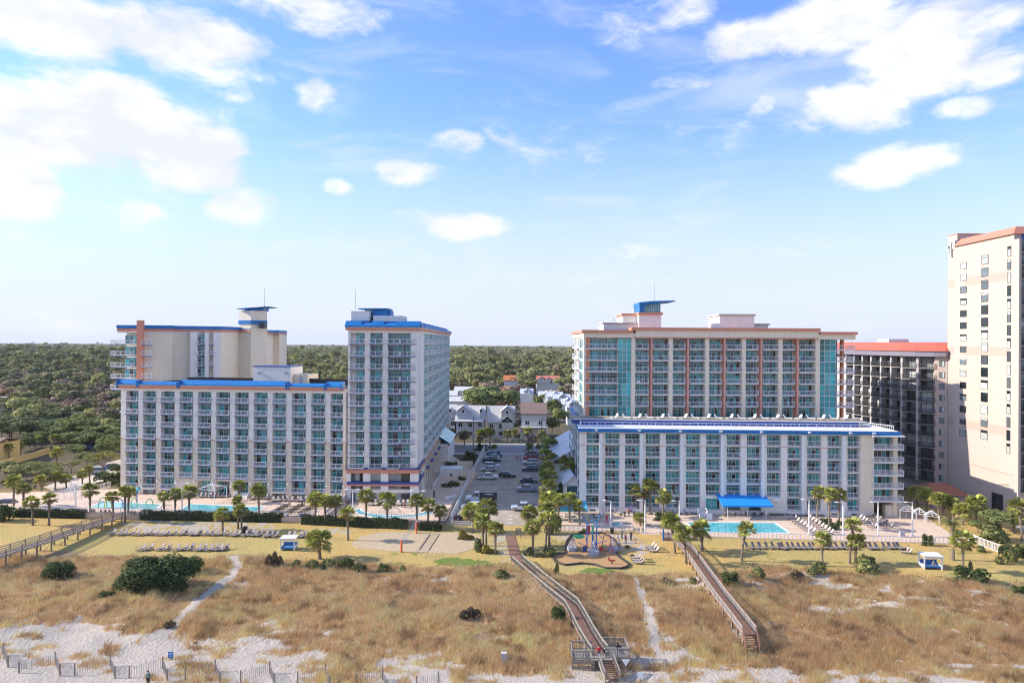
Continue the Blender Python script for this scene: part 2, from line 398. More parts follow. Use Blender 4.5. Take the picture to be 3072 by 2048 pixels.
def wallbox(m, fr, root, u0, u1, v0, v1, z0, z1):
    'box in facade coordinates, v outward'
    m.T = fr.M(root); m.box(u0, u1, -v1, -v0, z0, z1); m.T = None

# ------------------------------------------------ A: the long low wing on the left
A0 = Vector((P(365, 1300, 167).x, 167)); A1 = Vector((P(1036, 1300, 160.6).x, 160.6))
FA = Fr(A0, A1); LA = FA.L
RA = thing('hotel_wing', 'long eight-storey beige hotel wing with blue sloped parapet, left of the tower', 'hotel', (A0.x, A0.y, 0))
ZA = [22.75-2.9*i for i in range(8)]
bays = [(378,415),(429.5,468.6),(483.5,523.7),(538.6,578.8),(593.7,633.9),(648.8,690),(705,746),(762,802.6),(818,859),(875.6,917.7),(934,976),(991.7,1029)]
ub = [(FA.u(a), FA.u(b)) for a, b in bays]
REC = 1.5; w1 = MB(); w2 = MB(); w1.mat(M['pale']); w2.mat(M['beige'])
wallbox(w2, FA, RA, 0.3, LA, -22, -REC, 0, 13.9); wallbox(w1, FA, RA, 0.3, LA, -22, -REC, 13.9, 26.3)
edges = [-.25]+[x for b in ub for x in b]+[LA]
piers = [(edges[2*i], edges[2*i+1]) for i in range(13)]
for i, (a, b) in enumerate(piers):
    wallbox(w2, FA, RA, a, b, -REC, 0, 0, 13.9); wallbox(w1, FA, RA, a, b, -REC, 0, 14.03, 25.1)
wallbox(w1, FA, RA, -.25, LA, -REC, .02, 25.1, 25.75)
wallbox(w2, FA, RA, ub[3][0], ub[7][1], -REC, .01, 4.55, 5.0)          # beam over the lobby windows
wallbox(w2, FA, RA, ub[3][0], ub[3][1], -REC, .0, 0, 4.55)
for i in (4, 5, 6, 7): pass
ob('wall', w2, RA); ob('upper_wall', w1, RA, label='paler upper storeys of the wing above the orange line')
for a, b in piers: t = MB().mat(M['orange']); wallbox(t, FA, RA, a-.02, b+.02, -.3, .06, 13.9, 14.03); ob('trim_line', t, RA)
# cornice: orange band, white strip, blue sloped metal in stepped lengths
c = MB().mat(M['coral']); wallbox(c, FA, RA, -.7, LA-.6, -1, .55, 25.75, 26.45); ob('cornice', c, RA)
c = MB().mat(M['white']); wallbox(c, FA, RA, -.75, LA-.6, -1, .68, 26.45, 26.58); wallbox(c, FA, RA, -.3, LA-.5, -1, .28, 25.55, 25.75); ob('cornice_strip', c, RA)
c = MB().mat(M['blue'])
for a, b, hh in ((-.9, 4.3, 1.15), (4.3, 14.4, .75), (14.6, FA.u(863), 1.2), (FA.u(866), FA.u(978), .75), (FA.u(979), LA-.6, 1.15)):
    c.T = FA.M(RA); c.yprism([(-.8, 26.58), (1.2, 26.58), (1.2, 26.58+hh), (.5, 26.58+hh), (-.8, 26.8)], a, b); c.T = None
    for e in (a, b-.25): wallbox(c, FA, RA, e, e+.25, -.5, .84, 26.0, 26.58+hh*.9)
ob('parapet', c, RA)
rf = MB().mat(M['roofdark']); wallbox(rf, FA, RA, 0.5, LA-.2, -21.8, -1.4, 26.3, 26.5); wallbox(rf, FA, RA, LA-14, LA-1, -9, -8.6, 26.5, 28.0); wallbox(rf, FA, RA, 8, 44, -14, -13.7, 26.5, 27.7)
ob('roof', rf, RA)
# roof plant room
ph = MB().mat(M['pale']); u0, u1 = FA.u(722, 1150), FA.u(838, 1150); wallbox(ph, FA, RA, u0, u1, -13, -6, 26.5, 30.8)
ph.mat(M['cream']); wallbox(ph, FA, RA, u1+.1, u1+3.6, -14, -7.5, 26.5, 29.0)
po = ob('roof_room', ph, RA)
q = MB().mat(M['navy']); wallbox(q, FA, RA, u0-.1, u1+.1, -13.1, -5.9, 30.8, 31.0); ob('coping', q, po)
for x, z in ((1, 29.2), (7.6, 29.2), (1, 26.9), (7.8, 26.8)): q = MB().mat(M['metal']); wallbox(q, FA, RA, u0+x, u0+x+1, -6, -5.85, z, z+.6); ob('louvre', q, po)
q = MB().mat(M['metal']); wallbox(q, FA, RA, u1+1.6, u1+2.5, -7.5, -7.4, 26.5, 28.5); ob('door', q, po)
for i, (a, b) in enumerate(ub):
    for k, z in enumerate(ZA):
        low = k == 7
        if low and 3 <= i <= 7: continue
        window(RA, FA, a+.02, -REC+.01, z, b-a-.04, 2.35, rw.randrange(9), cols=3 if i % 2 else 4)
        bm = balcony_mesh(b-a-.02, 2.0, 'slab' if k < 7 else 'white', side=(1, 1)); part('balcony', bm, RA, FA, a+.01, -REC+.06, z)
    if i < 3 or i > 7:
        if i: window(RA, FA, a+.4, -REC+.04+.6, 1.25, b-a-.8, .8, 50+i, cols=3, split=.5)
for i in (4, 5, 6, 7):
    a, b = ub[i]; window(RA, FA, a-.3 if i > 4 else a+.2, -REC+.02, 1.1, b-a+.4, 3.3, 20+i, cols=5, split=.72)
# end balconies on the far left face
for k in range(9):
    z = 25.3-2.9*k; m = balcony_mesh(2.6, 1.0, 'slab', side=(1, 1)); p = FA.at(-.25, -4.2, z)-RA.location
    ob('end_balcony', m, RA, p, FA.ang-math.pi/2, )
# white fins of scaffold: downpipes
dp = MB().mat(M['bronze']); wallbox(dp, FA, RA, LA-1.0, LA-.9, .02, .12, 1, 25); ob('downpipe', dp, RA)
# wall lamps at the pier feet
wl = MB().mat(M['white'])
wl.ball((0, -.25, 0), .28, .25, .22, 8, 5); wlm = wl.mesh('wall_lamp')
for a, b in piers[1:]: 
    u = (a+b)/2; 
    part('wall_lamp', wlm, RA, FA, u, .05, 4.3)

# ------------------------------------------------ B: the tower beside it
B0 = P(1043, 1300, 159.5); B1 = P(1252, 1300, 159.5)
FB = Fr((B0.x, B0.y), (B1.x, B1.y)); LB = FB.L
FS = Fr((B1.x, B1.y), (B1.x-.0155*99, B1.y+99))
RB = thing('hotel_tower', 'tall cream hotel tower, blue-orange cornice, teal glazed side facing the car park', 'hotel', (B0.x, B0.y, 0))
ZB = [8.6+2.79*k for k in range(11)]
b_px = [(1050,1093.5),(1109,1147),(1162.6,1245.5)]
bb = [(FB.u(a), FB.u(b)) for a, b in b_px]
w = MB().mat(M['pale']); RC = 1.6; LS = 99
w.T = Matrix.Translation(-RB.location)
fp = [FB.at(0, -RC), FB.at(LB-RC, -RC), FS.at(LS, -RC), FS.at(LS, -RC)+Vector((-17, 0, 0)), FB.at(0, -RC-.1)]
w.prism([(p.x, p.y) for p in fp[:4]], 8.2, 39.2); w.T = None
pb = [(0, bb[0][0]), (bb[0][1], bb[1][0]), (bb[1][1], bb[2][0]), (bb[2][1], LB)]
for a, b in pb: wallbox(w, FB, RB, a, b, -RC, 0, 8.65, 38.9)
for a in (.0, 1.5, 3.0): wallbox(w, FS, RB, a, a+.9, -RC, 0, 8.65, 38.9)
wallbox(w, FS, RB, 4.6, 12.6, -RC, -.02, 8.65, 38.9)
wallbox(w, FB, RB, 0, LB+.1, -RC, .12, 38.9, 39.5); wallbox(w, FS, RB, 0.0, LS, -RC, .12, 38.9, 39.5)
ob('wall', w, RB)
w = MB().mat(M['coral']); wallbox(w, FB, RB, -.5, LB+.5, -2, .55, 39.5, 40.05); wallbox(w, FS, RB, -.5, LS, -2, .55, 39.5, 40.05); ob('cornice', w, RB)
w = MB().mat(M['white']); wallbox(w, FB, RB, -.55, LB+.6, -2, .65, 40.05, 40.2); wallbox(w, FS, RB, -.6, LS, -2, .65, 40.05, 40.2); ob('cornice_strip', w, RB)
w = MB().mat(M['blue'])
for fr, L in ((FB, LB), (FS, LS)):
    w.T = fr.M(RB); w.yprism([(-.85, 40.2), (1.5, 40.2), (1.5, 41.0), (.6, 41.2), (-.85, 40.5)], -.6 if fr is FB else 0, L+.6)
    for a, b in (((-.6, 3), (5.2, 8), (10.5, LB+.6)) if fr is FB else tuple((4+i*11, 11+i*11) for i in range(8))): w.yprism([(-.9, 40.3), (1.4, 40.3), (1.4, 41.6), (.4, 41.6)], a, b)
    w.T = None
ob('parapet', w, RB)
w = MB().mat(M['roofdark']); w.T = Matrix.Translation(-RB.location); w.prism([(p.x, p.y) for p in fp[:4]], 39.4, 40.3); w.T = None; ob('roof', w, RB)
w = MB().mat(M['pale']); wallbox(w, FB, RB, 0.1, FB.u(1101, 940), -12, -2.5, 40.3, 43.9); wallbox(w, FB, RB, FB.u(1112, 940), FB.u(1200, 950), -11, -3, 40.3, 42.9)
rr = ob('roof_room', w, RB)
w = MB().mat(M['blue']); wallbox(w, FB, RB, -.1, FB.u(1101, 940)+.1, -12, -2.3, 40.9, 41.7); wallbox(w, FB, RB, FB.u(1131, 940), FB.u(1200, 950)+.1, -11, -2.85, 40.9, 41.6)
ob('band', w, rr)
w = MB().mat(M['blue']); a = FB.u(1062, 940); w.T = FB.M(RB)
w.yprism([(4, 44.4), (10, 44.4), (10, 44.65), (4, 44.65)], a, a+7.0)
w.box(a+3.2, a+6.8, 4.6, 9.6, 42.6, 44.4); w.box(a+5.2, a+7.4, 5, 9, 42, 44.2)
w.mat(M['glass2']); w.box(a+1.4, a+3.2, 5, 9.6, 43.9, 44.4); w.T = None
ob('winged_canopy', w, RB)
w = MB().mat(M['metal']); p = FB.at(FB.u(1054, 940), -4)-RB.location; w.tube((p.x, p.y, 44.2), (p.x, p.y, 49), .07, .04, 5); ob('antenna', w, RB)
for k, z in enumerate(ZB):
    for i, (a, b) in enumerate(bb):
        if i < 2:
            off = 1.0 if i == 0 else 0
            window(RB, FB, a+off, -RC+.01, z, b-a-off, 2.3, rw.randrange(9), cols=3)
            part('balcony', balcony_mesh(b-a+(.3 if i == 0 else .1), 2.3, 'slab'), RB, FB, a-(.3 if i == 0 else .1), -RC+.06, z)
        else:
            window(RB, FB, a, -RC+.01, z, (b-a)*.5, 2.3, rw.randrange(9), cols=3, style=1)
            window(RB, FB, a+(b-a)*.52, -RC+.01+.3, z, (b-a)*.48, 2.3, rw.randrange(9), cols=4, style=3)
            part('balcony', balcony_mesh((b-a)*.45, 2.5, 'slab'), RB, FB, a, -RC+.06, z)
            part('balcony', balcony_mesh((b-a)*.54, 1.9, 'slab'), RB, FB, a+(b-a)*.46, -RC+.06, z)
# glazed bay units along the side: glass, blue slab, bowed rail
def bay_mesh(L):
    m = MB(); rl = MB()
    m.mat(M['pale']); n = 10
    pts = [(L*i/n, -.55*math.sin(math.pi*i/n)**.7-.12) for i in range(n+1)]
    m.prism(pts+[(L, .9), (0, .9)], -.12, 0)
    rl.mat(M['rail'])
    for (x0, y0), (x1, y1) in zip(pts[:-1], pts[1:]): rl.beam((x0, y0, 1.02), (x1, y1, 1.02), .08, .08); rl.beam((x0, y0, .05), (x1, y1, .05), .05, .06)
    for x, y in pts: rl.box(x-.04, x+.04, y-.04, y+.04, 0, 1.02)
    for i in range(n):
        for j in range(1, 4):
            f = j/4; x = pts[i][0]*(1-f)+pts[i+1][0]*f; y = pts[i][1]*(1-f)+pts[i+1][1]*f; rl.box(x-.02, x+.02, y-.02, y+.02, .05, 1.02)
    return m.mesh('bay_window'), rl.mesh('balcony_rail')
BM = bay_mesh(9.6)
for k, z in enumerate(ZB):
    for i in range(8):
        u = 13.0+i*10.6
        g = part('bay_window', BM[0], RB, FS, u, -.2, z); ob('balcony_rail', BM[1], g)
        gm, fm = glass_meshes(9.6, 2.45, rw.randrange(6), cols=8, split=.7, style=4)
        ob('glazing', gm, g, (0, .05, 0)); ob('frame', fm, g, (0, .05, 0))
    for a in (.95, 2.45): window(RB, FS, a, -.6, z, .5, 2.3, 2, cols=1, style=2)
w = MB().mat(M['white'])
for i in range(9): wallbox(w, FS, RB, 12.55+i*10.6, 12.95+i*10.6, -RC, .05, 8.65, 38.9)
ob('mullion_pier', w, RB)
# lower storeys
w = MB().mat(M['coral'])
for fr, L in ((FB, LB), (FS, 12.6)): wallbox(w, fr, RB, -.2 if fr is FB else 0, L+(.35 if fr is FB else 0), -1.6, .35, 7.45, 8.3); wallbox(w, fr, RB, -.1 if fr is FB else 0, L+(.3 if fr is FB else 0), -1.6, .25, 4.6, 5.0)
wallbox(w, FS, RB, 12.6, LS, -3, .1, 7.6, 8.3)
ob('orange_band', w, RB)
w = MB().mat(M['navy'])
for fr, L in ((FB, LB), (FS, 12.6)): wallbox(w, fr, RB, -.1 if fr is FB else 0, L+(.4 if fr is FB else 0), -1.6, .3, 5.0, 5.5); wallbox(w, fr, RB, -.2 if fr is FB else 0, L+(.5 if fr is FB else 0), -1.6, .42, 8.3, 8.6)
ob('blue_band', w, RB)
w = MB().mat(M['pale'])
for i, (a, b) in enumerate(pb): wallbox(w, FB, RB, a-(.25 if i else 0), b+.25, -1.6, .1, 0, 4.6); wallbox(w, FB, RB, a-(.25 if i else 0), b+.25, -1.6, .1, 5.5, 7.45)
wallbox(w, FB, RB, 0, LB, -1.6, -.3, 2.95, 3.75); wallbox(w, FB, RB, 0, LB-1, -8, -1.6, 0, 8.2)
wallbox(w, FS, RB, 0, 3, -1.6, .1, 0, 4.6); wallbox(w, FS, RB, 0, 3, -1.6, .1, 5.5, 7.45); wallbox(w, FS, RB, 9, 12.6, -1.6, .1, 0, 7.45)
wallbox(w, FS, RB, 1.6, LS, -17, -6, 0, 8.2)
ob('base_wall', w, RB)
for i, (a, b) in enumerate(bb):
    for z, h in ((1.0, 1.95), (3.75, .8), (5.52, 1.92)):
        n = (3, 2, 4)[i]; window(RB, FB, a+.2, -.7, z, b-a-.4, h, 30+i, cols=n, split=.5 if h < 1 else .98, style=6)
for z, h in ((1.0, 1.95), (3.75, .8), (5.52, 1.92)): window(RB, FS, 3.1, -.7, z, 5.8, h, 33, cols=4, split=.98, style=6)
colm = MB().mat(M['beige']); colm.box(-.45, .45, -.9, 0, 0, 7.6); colmesh = colm.mesh('column')
brm = MB().mat(M['navy']); brm.prism([(-2.2+4.4*i/8, -1.3*math.sin(math.pi*i/8)-.05) for i in range(9)], 0, .45); brm.mat(M['coral']); brm.prism([(-2.1+4.2*i/8, -1.2*math.sin(math.pi*i/8)-.05) for i in range(9)], -.4, 0)
brmesh = brm.mesh('bracket_balcony')
for i in range(17): part('column', colmesh, RB, FS, 13+i*5.3, -.4, 0)
for i in range(8): part('bracket_balcony', brmesh, RB, FS, 18.2+i*10.6, -.3, 5.5)

# ------------------------------------------------ C: the angled rear wing behind the low wing
cp = [(354,185),(427,184.5),(516,187),(519,189.5),(569,192),(592,192.5),(662,196),(708,204)]
cw = [P(a, 1100, y) for a, y in cp]; TWL = P(716, 1100, 206); TWM = P(752, 1100, 204.5); TWR = P(800, 1100, 207)
EX0 = P(801, 1100, 245); EX1 = P(838, 1100, 245); EX2 = P(855, 1100, 257)
RCW = thing('hotel_wing', 'taller cream rear wing with angled walls and lift tower behind the low wing', 'hotel', (cw[0].x, cw[0].y, 0))
def off(m): m.T = Matrix.Translation(-RCW.location); return m
w = off(MB().mat(M['cream']))
back = [(TWL.x+1, 226), (cw[0].x-6, 214)]
w.prism([(p.x, p.y) for p in [P(380, 1100, 186.2)]+cw[1:]]+back, 0, 39.3)
w.prism([(TWR.x-5, 218), (EX0.x, 245), (EX1.x, 245), (EX2.x, 257), (EX2.x-1, 262), (EX2.x-4, 262)], 0, 39.2)
ob('wall', w, RCW)
w = off(MB().mat(M['cream'])); w.prism([(TWL.x, TWL.y), (TWM.x, TWM.y), (TWR.x, TWR.y), (TWR.x-4.1, 219), (TWL.x, 219)], 0, 45.7)
lt = ob('lift_tower', w, RCW)
w = off(MB().mat(M['blue'])); e = .12; w.prism([(TWL.x-e, TWL.y-e), (TWM.x, TWM.y-e-.1), (TWR.x+e, TWR.y-e), (TWR.x-4.1+e, 219), (TWL.x-e, 219)], 41.8, 42.9)
w.prism([(TWL.x-e, TWL.y-e), (TWM.x, TWM.y-e-.1), (TWM.x, 219), (TWL.x-e, 219)], 40.15, 40.45)
ob('blue_band', w, lt)
w = off(MB().mat(M['coral'])); w.prism([(TWL.x-.4, TWL.y-.4), (TWM.x, TWM.y-.5), (TWM.x, 219), (TWL.x-.4, 219)], 39.5, 40.15); ob('orange_band', w, lt)
w = off(MB().mat(M['blue'])); x0, x1 = TWL.x-1, TWR.x+2.6
w.T = Matrix.Translation(-RCW.location); w.xprism([(x0+2, 46.0), (x1-1.6, 46.75), (x1-1.2, 46.9), (x0+.6, 46.2)], 203.9, 212); w.box(x0+3, x1-3.4, 205, 211, 45.7, 46.4); ob('winged_roof', w, lt)
w = off(MB().mat(M['metal'])); w.tube((TWR.x-.4, 206, 45.7), (TWR.x-.4, 206, 52.3), .09, .05, 5); ob('antenna', w, lt)
w = off(MB().mat(M['bronze'])); w.box(TWM.x+2.5, TWM.x+4.2, 203.8, 206, 40.6, 42.2); ob('louvre', w, lt)
def ringpoly(pts, d):
    out = []
    for i, p in enumerate(pts):
        a = pts[max(i-1, 0)]; b = pts[min(i+1, len(pts)-1)]; t_ = Vector((b.x-a.x, b.y-a.y, 0)).normalized(); out.append((p.x+t_.y*d, p.y-t_.x*d))
    return out
for nm, mt, d, z0, z1 in (('cornice', 'coral', .5, 39.3, 40.0), ('parapet', 'blue', .75, 40.0, 40.9), ('cornice_strip', 'white', .25, 38.9, 39.3)):
    w = off(MB().mat(M[mt])); w.prism(ringpoly(cw, d)+back, z0, z1)
    ex = [EX0, EX1, EX2]; w.prism([(EX0.x, EX0.y-d), (EX1.x, EX1.y-d), (EX2.x+d, EX2.y-d*.5), (EX2.x-1, 262), (EX0.x, 262)], z0-.2, z1-.2); ob(nm, w, RCW)
w = off(MB().mat(M['coral'])); p = P(421, 1100, 183); w.box(p.x-.7, p.x+.7, p.y-.6, p.y+.6, 20, 42.1); ob('orange_fin', w, RCW)
w = off(MB().mat(M['pale'])); a, b = P(570, 1100, 190.5), P(662, 1100, 194.6)
F1 = Fr((a.x, a.y), (b.x, b.y)); w.T = F1.M(RCW); u1, u2, u3, u4 = F1.u(570), F1.u(592), F1.u(613), F1.u(662)
w.box(u1, u2, 0, 4, 25, 39.3); w.box(u3, u3+1.0, -.5, 4, 22, 39.3); w.box(u3+2.2, u4, 0, 4, 25, 39.3); ob('bay_wall', w, RCW)
zc = [36.0-2.9*k for k in range(5)]
F2 = Fr((P(376, 1100, 184.6).x, 184.6), (P(414, 1100, 184.2).x, 184.2)); F3 = Fr((P(426, 1100, 184).x, 184), (P(457, 1100, 184.9).x, 184.9))
for k, z in enumerate(zc):
    window(RCW, F2, 0, .05, z, F2.L, 2.3, rw.randrange(9), cols=3); part('balcony', balcony_mesh(F2.L+2.0, 2.2, 'slab'), RCW, F2, -1.9, .9, z)
    if k < 4:
        part('balcony', balcony_mesh(F3.L, 1.8, 'slab'), RCW, F3, 0, .1, z)
        window(RCW, F1, u2, -.6, z+.1, u3-u2, 2.3, 4, cols=2, style=1); part('balcony', balcony_mesh(u3-u2, 1.5, 'slab'), RCW, F1, u2, -.7, z)
        part('balcony', balcony_mesh(1.3, .6, 'slab'), RCW, F1, u3+1.0, 0, z)
FE = Fr((EX0.x, EX0.y), (EX1.x, EX1.y))
for k in range(5):
    z = 34.7-2.9*k; w = off(MB().mat(M['dark'])); w.T = FE.M(RCW); w.box(.1, 2.0, -.1, .3, z+1.0, z+2.6); ob('stair_opening', w, RCW)
w = off(MB().mat(M['blue'])); w.T = F1.M(RCW); w.yprism([(-3, 25.4), (0, 25.4), (0, 25.8), (-3, 25.6)], F1.u(430), F1.u(516)); ob('canopy', w, RCW)

# ------------------------------------------------ D: right hotel, front wing
D0 = P(1740, 1400, 155.5); D1 = P(2593, 1400, 152.6); D2 = P(2600, 1400, 152.3); D3 = P(2690, 1400, 151.8)
FD = Fr((D0.x, D0.y), (D1.x, D1.y)); LD = FD.L
RD = thing('hotel_wing', 'six-storey white front wing with blue fascia and roof terrace, behind the bright blue pool', 'hotel', (D0.x, D0.y, 0))
d_px = [(1759,1798),(1815,1858.5),(1875,1919),(1936.7,1980),(1997,2040),(2058,2101),(2118,2161.5),(2179.5,2222),(2240,2283),(2300.8,2343),(2362,2404),(2421.4,2464),(2482,2524),(2542,2579)]
dd = [(FD.u(a, 1400), FD.u(b, 1400)) for a, b in d_px]; ZD = [14.9-2.76*k for k in range(6)]
e = [0]+[x for b in dd for x in b]+[LD]; pd = [(e[2*i], e[2*i+1]) for i in range(15)]
w = MB().mat(M['pale']); wallbox(w, FD, RD, 0, LD, -13.5, -1.5, 0, 17.4)
for i, (a, b) in enumerate(pd):
    wallbox(w, FD, RD, a, b, -1.5, 0, 0, 17.5)
wallbox(w, FD, RD, 0, LD, -1.5, .015, 17.25, 17.55)
wallbox(w, FD, RD, 0, LD, -1.4, .3, 0, .9)
wallbox(w, FD, RD, dd[6][0], dd[6][1], -1.5, -.01, 3.3, 3.95); wallbox(w, FD, RD, dd[9][0], dd[9][1], -1.5, -.01, 0, 3.8)
# side wall towards the car park, stepping back behind the upper block
wallbox(w, FD, RD, .4, 8, -52, -13.5, 0, 17.4)
ob('wall', w, RD)
w = MB().mat(M['white'])
for i in (1, 3, 5, 7, 9, 11, 13):
    a, b = pd[i]; m_ = (a+b)/2-.25; wallbox(w, FD, RD, m_-.45, m_+.2, 0, .75, 0, 17.3)
ob('pier_fin', w, RD)
for a, b in pd: w = MB().mat(M['coral']); wallbox(w, FD, RD, a-.01, b+.01, -.3, .04, 14.55, 14.68); ob('trim_line', w, RD)
w = MB().mat(M['white'])
for a, b in dd: wallbox(w, FD, RD, a-.2, b+.2, -.3, .7, 17.35, 17.5)
ob('window_hood', w, RD)
w = MB().mat(M['blue']); wallbox(w, FD, RD, -.5, FD.u(2696, 1290), -1, .95, 17.6, 18.3)
wallbox(w, FD, RD, -.5, 0.4, -50, -1, 17.6, 18.3); ob('fascia', w, RD)
w = MB().mat(M['white']); wallbox(w, FD, RD, -.45, FD.u(2690, 1290), -16, .9, 18.3, 18.42); 
for px in (1788, 1917, 2039, 2160, 2281, 2424, 2546, 2616): u = FD.u(px, 1290); wallbox(w, FD, RD, u-.3, u+.3, .95, 1.2, 17.8, 18.15)
ob('terrace_floor', w, RD)
w = MB().mat(M['navy']); ua, ue = FD.u(1770, 1265), FD.u(2612, 1270); wallbox(w, FD, RD, ua, ue, -6.3, -5.9, 18.42, 19.5)
for i in range(8):
    t0 = math.pi/2*i/8; t1 = math.pi/2*(i+1)/8; w.T = FD.M(RD); w.beam((ua-3.5*math.sin(t0)+0, 5.9+3.5*(1-math.cos(t0)), 18.42), (ua-3.5*math.sin(t1), 5.9+3.5*(1-math.cos(t1)), 18.42), .4, 1.08); w.T = None
pw = ob('terrace_wall', w, RD)
w = MB().mat(M['greywood']); wallbox(w, FD, RD, ua-3.5, ue+2, -14.5, -6.2, 19.45, 19.6); w.mat(M['white']); wallbox(w, FD, RD, ua-3.5, ue+2, -6.2, -5.85, 19.5, 19.62); ob('terrace_slab', w, RD)
w = MB().mat(M['rail']); wallbox(w, FD, RD, .2, FD.u(2612, 1280), -1.75, -1.68, 19.4, 19.5)
for i in range(34): u = .2+i*(LD-.6)/33; wallbox(w, FD, RD, u, u+.07, -1.75, -1.68, 18.42, 19.4)
wallbox(w, FD, RD, .2, .27, -14, -1.7, 19.4, 19.5)
for i in range(9): wallbox(w, FD, RD, .2, .27, -2-i*1.4, -1.93-i*1.4, 18.42, 19.4)
for k in range(70): u = .2+k*(LD-.6)/70; wallbox(w, FD, RD, u, u+.03, -1.73, -1.7, 18.5, 19.4)
ob('terrace_rail', w, RD)
w = MB().mat(M['rail']); ua2 = FD.u(2612, 1280); uz = FD.u(2684, 1290)
w.T = FD.M(RD)
for i in range(24):
    f = i/23; w.box(ua2+(uz-ua2)*f, ua2+(uz-ua2)*f+.07, 12-11.5*f, 12.07-11.5*f, 18.42, 19.4)
w.beam((ua2, 12, 19.35), (uz, .5, 19.35), .08, .1); w.beam((ua2, 12, 18.5), (uz, .5, 18.5), .05, .06); w.T = None; ob('terrace_rail', w, RD)
for i, (a, b) in enumerate(dd):
    for k, z in enumerate(ZD):
        if k == 5 and i in (6, 7, 8, 9): continue
        window(RD, FD, a+.02, -1.49, z, b-a-.04, 2.2, rw.randrange(9), cols=4, split=.8)
        part('balcony', balcony_mesh(b-a-.02, 1.15, 'white', side=(0, 0), pick=.24), RD, FD, a+.01, -1.44+.3, z)
window(RD, FD, dd[6][0]+.1, -1.2, .2, 2.6, 2.9, 40, cols=2, style=3); w = MB().mat(M['dark']); wallbox(w, FD, RD, dd[6][0]+2.7, dd[6][1], -1.3, -1.25, .2, 3.1); ob('doorway', w, RD)
for i in (7, 8): window(RD, FD, dd[i][0], -.9, .3, dd[i][1]-dd[i][0], 3.2, 41+i, cols=3, style=6)
w = MB().mat(M['white']); wallbox(w, FD, RD, dd[9][0]+1.1, dd[9][0]+2.7, 0, .7, 3.0, 3.6); ob('air_unit', w, RD)
w = MB().mat(M['dark']); [wallbox(w, FD, RD, dd[i][0]+.8, dd[i][0]+2.0, .3, .33, .3, .6) for i in (0, 1, 2, 12, 13)]; ob('vent', w, RD)
# end block with projecting balconies
FD2 = Fr((D2.x, D2.y), (D3.x, D3.y)); L2 = FD2.L
w = MB().mat(M['cream']); ub0 = FD2.u(2622, 1400); wallbox(w, FD2, RD, -1.2, ub0, -13, .0, 0, 17.6); wallbox(w, FD2, RD, ub0, L2, -13, -2.2, 3.2, 17.6); wallbox(w, FD2, RD, L2-.5, L2+.4, -13, -.4, 0, 17.6); wallbox(w, FD2, RD, L2-2, L2-.5, -2.2, -.6, 0, 2.4)
ob('end_wall', w, RD)
w = MB().mat(M['dark']); wallbox(w, FD2, RD, ub0, L2-2, -12.5, -9, 0, 3.2); ob('undercroft_shade', w, RD)  # near-black box stands in for the shade of the open ground floor
for k, z in enumerate(ZD[:5]):
    window(RD, FD2, ub0+.05, -2.15, z, L2-ub0-.6, 2.3, 60+k, cols=5, split=.8); part('balcony', balcony_mesh(L2-ub0+1.5, 2.9, 'white', side=(1, 1), pick=.25), RD, FD2, ub0-.4, -2.0, z-.3)
w = MB().mat(M['white']); wallbox(w, FD2, RD, ub0-.7, L2+1.2, -2, 1.3, 17.3, 17.5); ob('window_hood', w, RD)
# side face towards the car park: narrow windows and bowed balconies
FX = Fr((D0.x+1.2, D0.y+50), (D0.x, D0.y+.0))
for k in range(6):
    for j in range(7):
        window(RD, FX, 3+j*6.6, -.38 if j < 6 else .05, ZD[k]+.3, 3.0, 1.9, rw.randrange(6), cols=3, style=1)

# ------------------------------------------------ E: right hotel, upper block
E0 = P(1751, 1100, 169.5); E1 = P(2564, 1100, 169.5)
FEu = Fr((E0.x, E0.y), (E1.x, E1.y)); LE = FEu.L; FEu.o.z = 18
RE = thing('hotel_block', 'upper hotel block with coral columns and winged rooftop pavilion, above the blue fascia', 'hotel', (E0.x, E0.y, 18))
def U(px): return FEu.u(px, 1100)
def wb(m, *a): wallbox(m, FEu, RE, *a[:4], a[4]-18, a[5]-18)
ZE = [35.6-2.73*k for k in range(7)]
w = MB().mat(M['cream']); uc0, uc1, ur1 = U(1905.6), U(2456), U(2510)
wb(w, .8, LE-9, -26, -2.0, 18, 39.0); wb(w, U(1894), uc0, -2, .1, 18.6, 38.3); wb(w, 0, .5, -2, 0, 18.6, 38.3)
wb(w, U(2446), U(2459.5), -2, .1, 18.6, 38.3)
for px in (2012, 2121, 2231, 2341): wb(w, U(px-6), U(px+6), -2, .1, 18.6, 38.3)
wb(w, -.1, uc0, -3, .35, 38.2, 39.3); wb(w, uc0, U(2453), -3, .5, 38.35, 39.95); wb(w, U(2453), LE, -8, .35, 38.0, 39.2)
wb(w, -.1, .5, -31, -3, 38.2, 39.3)
ob('wall', w, RE)
w = MB().mat(M['coral']); wb(w, -.5, uc0-.6, -31, .8, 39.3, 40.0); wb(w, uc0-1.1, U(2456.5), -26, .95, 39.95, 40.65); wb(w, U(2456.5), LE+.4, -12, .8, 39.2, 39.85); wb(w, uc0-.4, U(2452), -.6, .6, 38.1, 38.35)
ob('cornice', w, RE)
w = MB().mat(M['roofdark']); wb(w, 0, LE-10, -26, -1, 40.0, 40.05); ob('roof', w, RE)
for i, px in enumerate((1954.8, 2064.2, 2174.2, 2283.9, 2393)):
    w = MB().mat(M['salmon']); u = U(px); wb(w, u-.25, u+.13, -2, .35, 18.6, 38.1); ob('column', w, RE)
w = MB().mat(M['orange']); wb(w, .5, 1.4, -2, -.1, 18.6, 38.2); ob('column', w, RE)
w = MB().mat(M['orange']); wb(w, U(2535), U(2542), -2.8, -1.8, 18.6, 38.0); ob('column', w, RE)
dbl = []; 
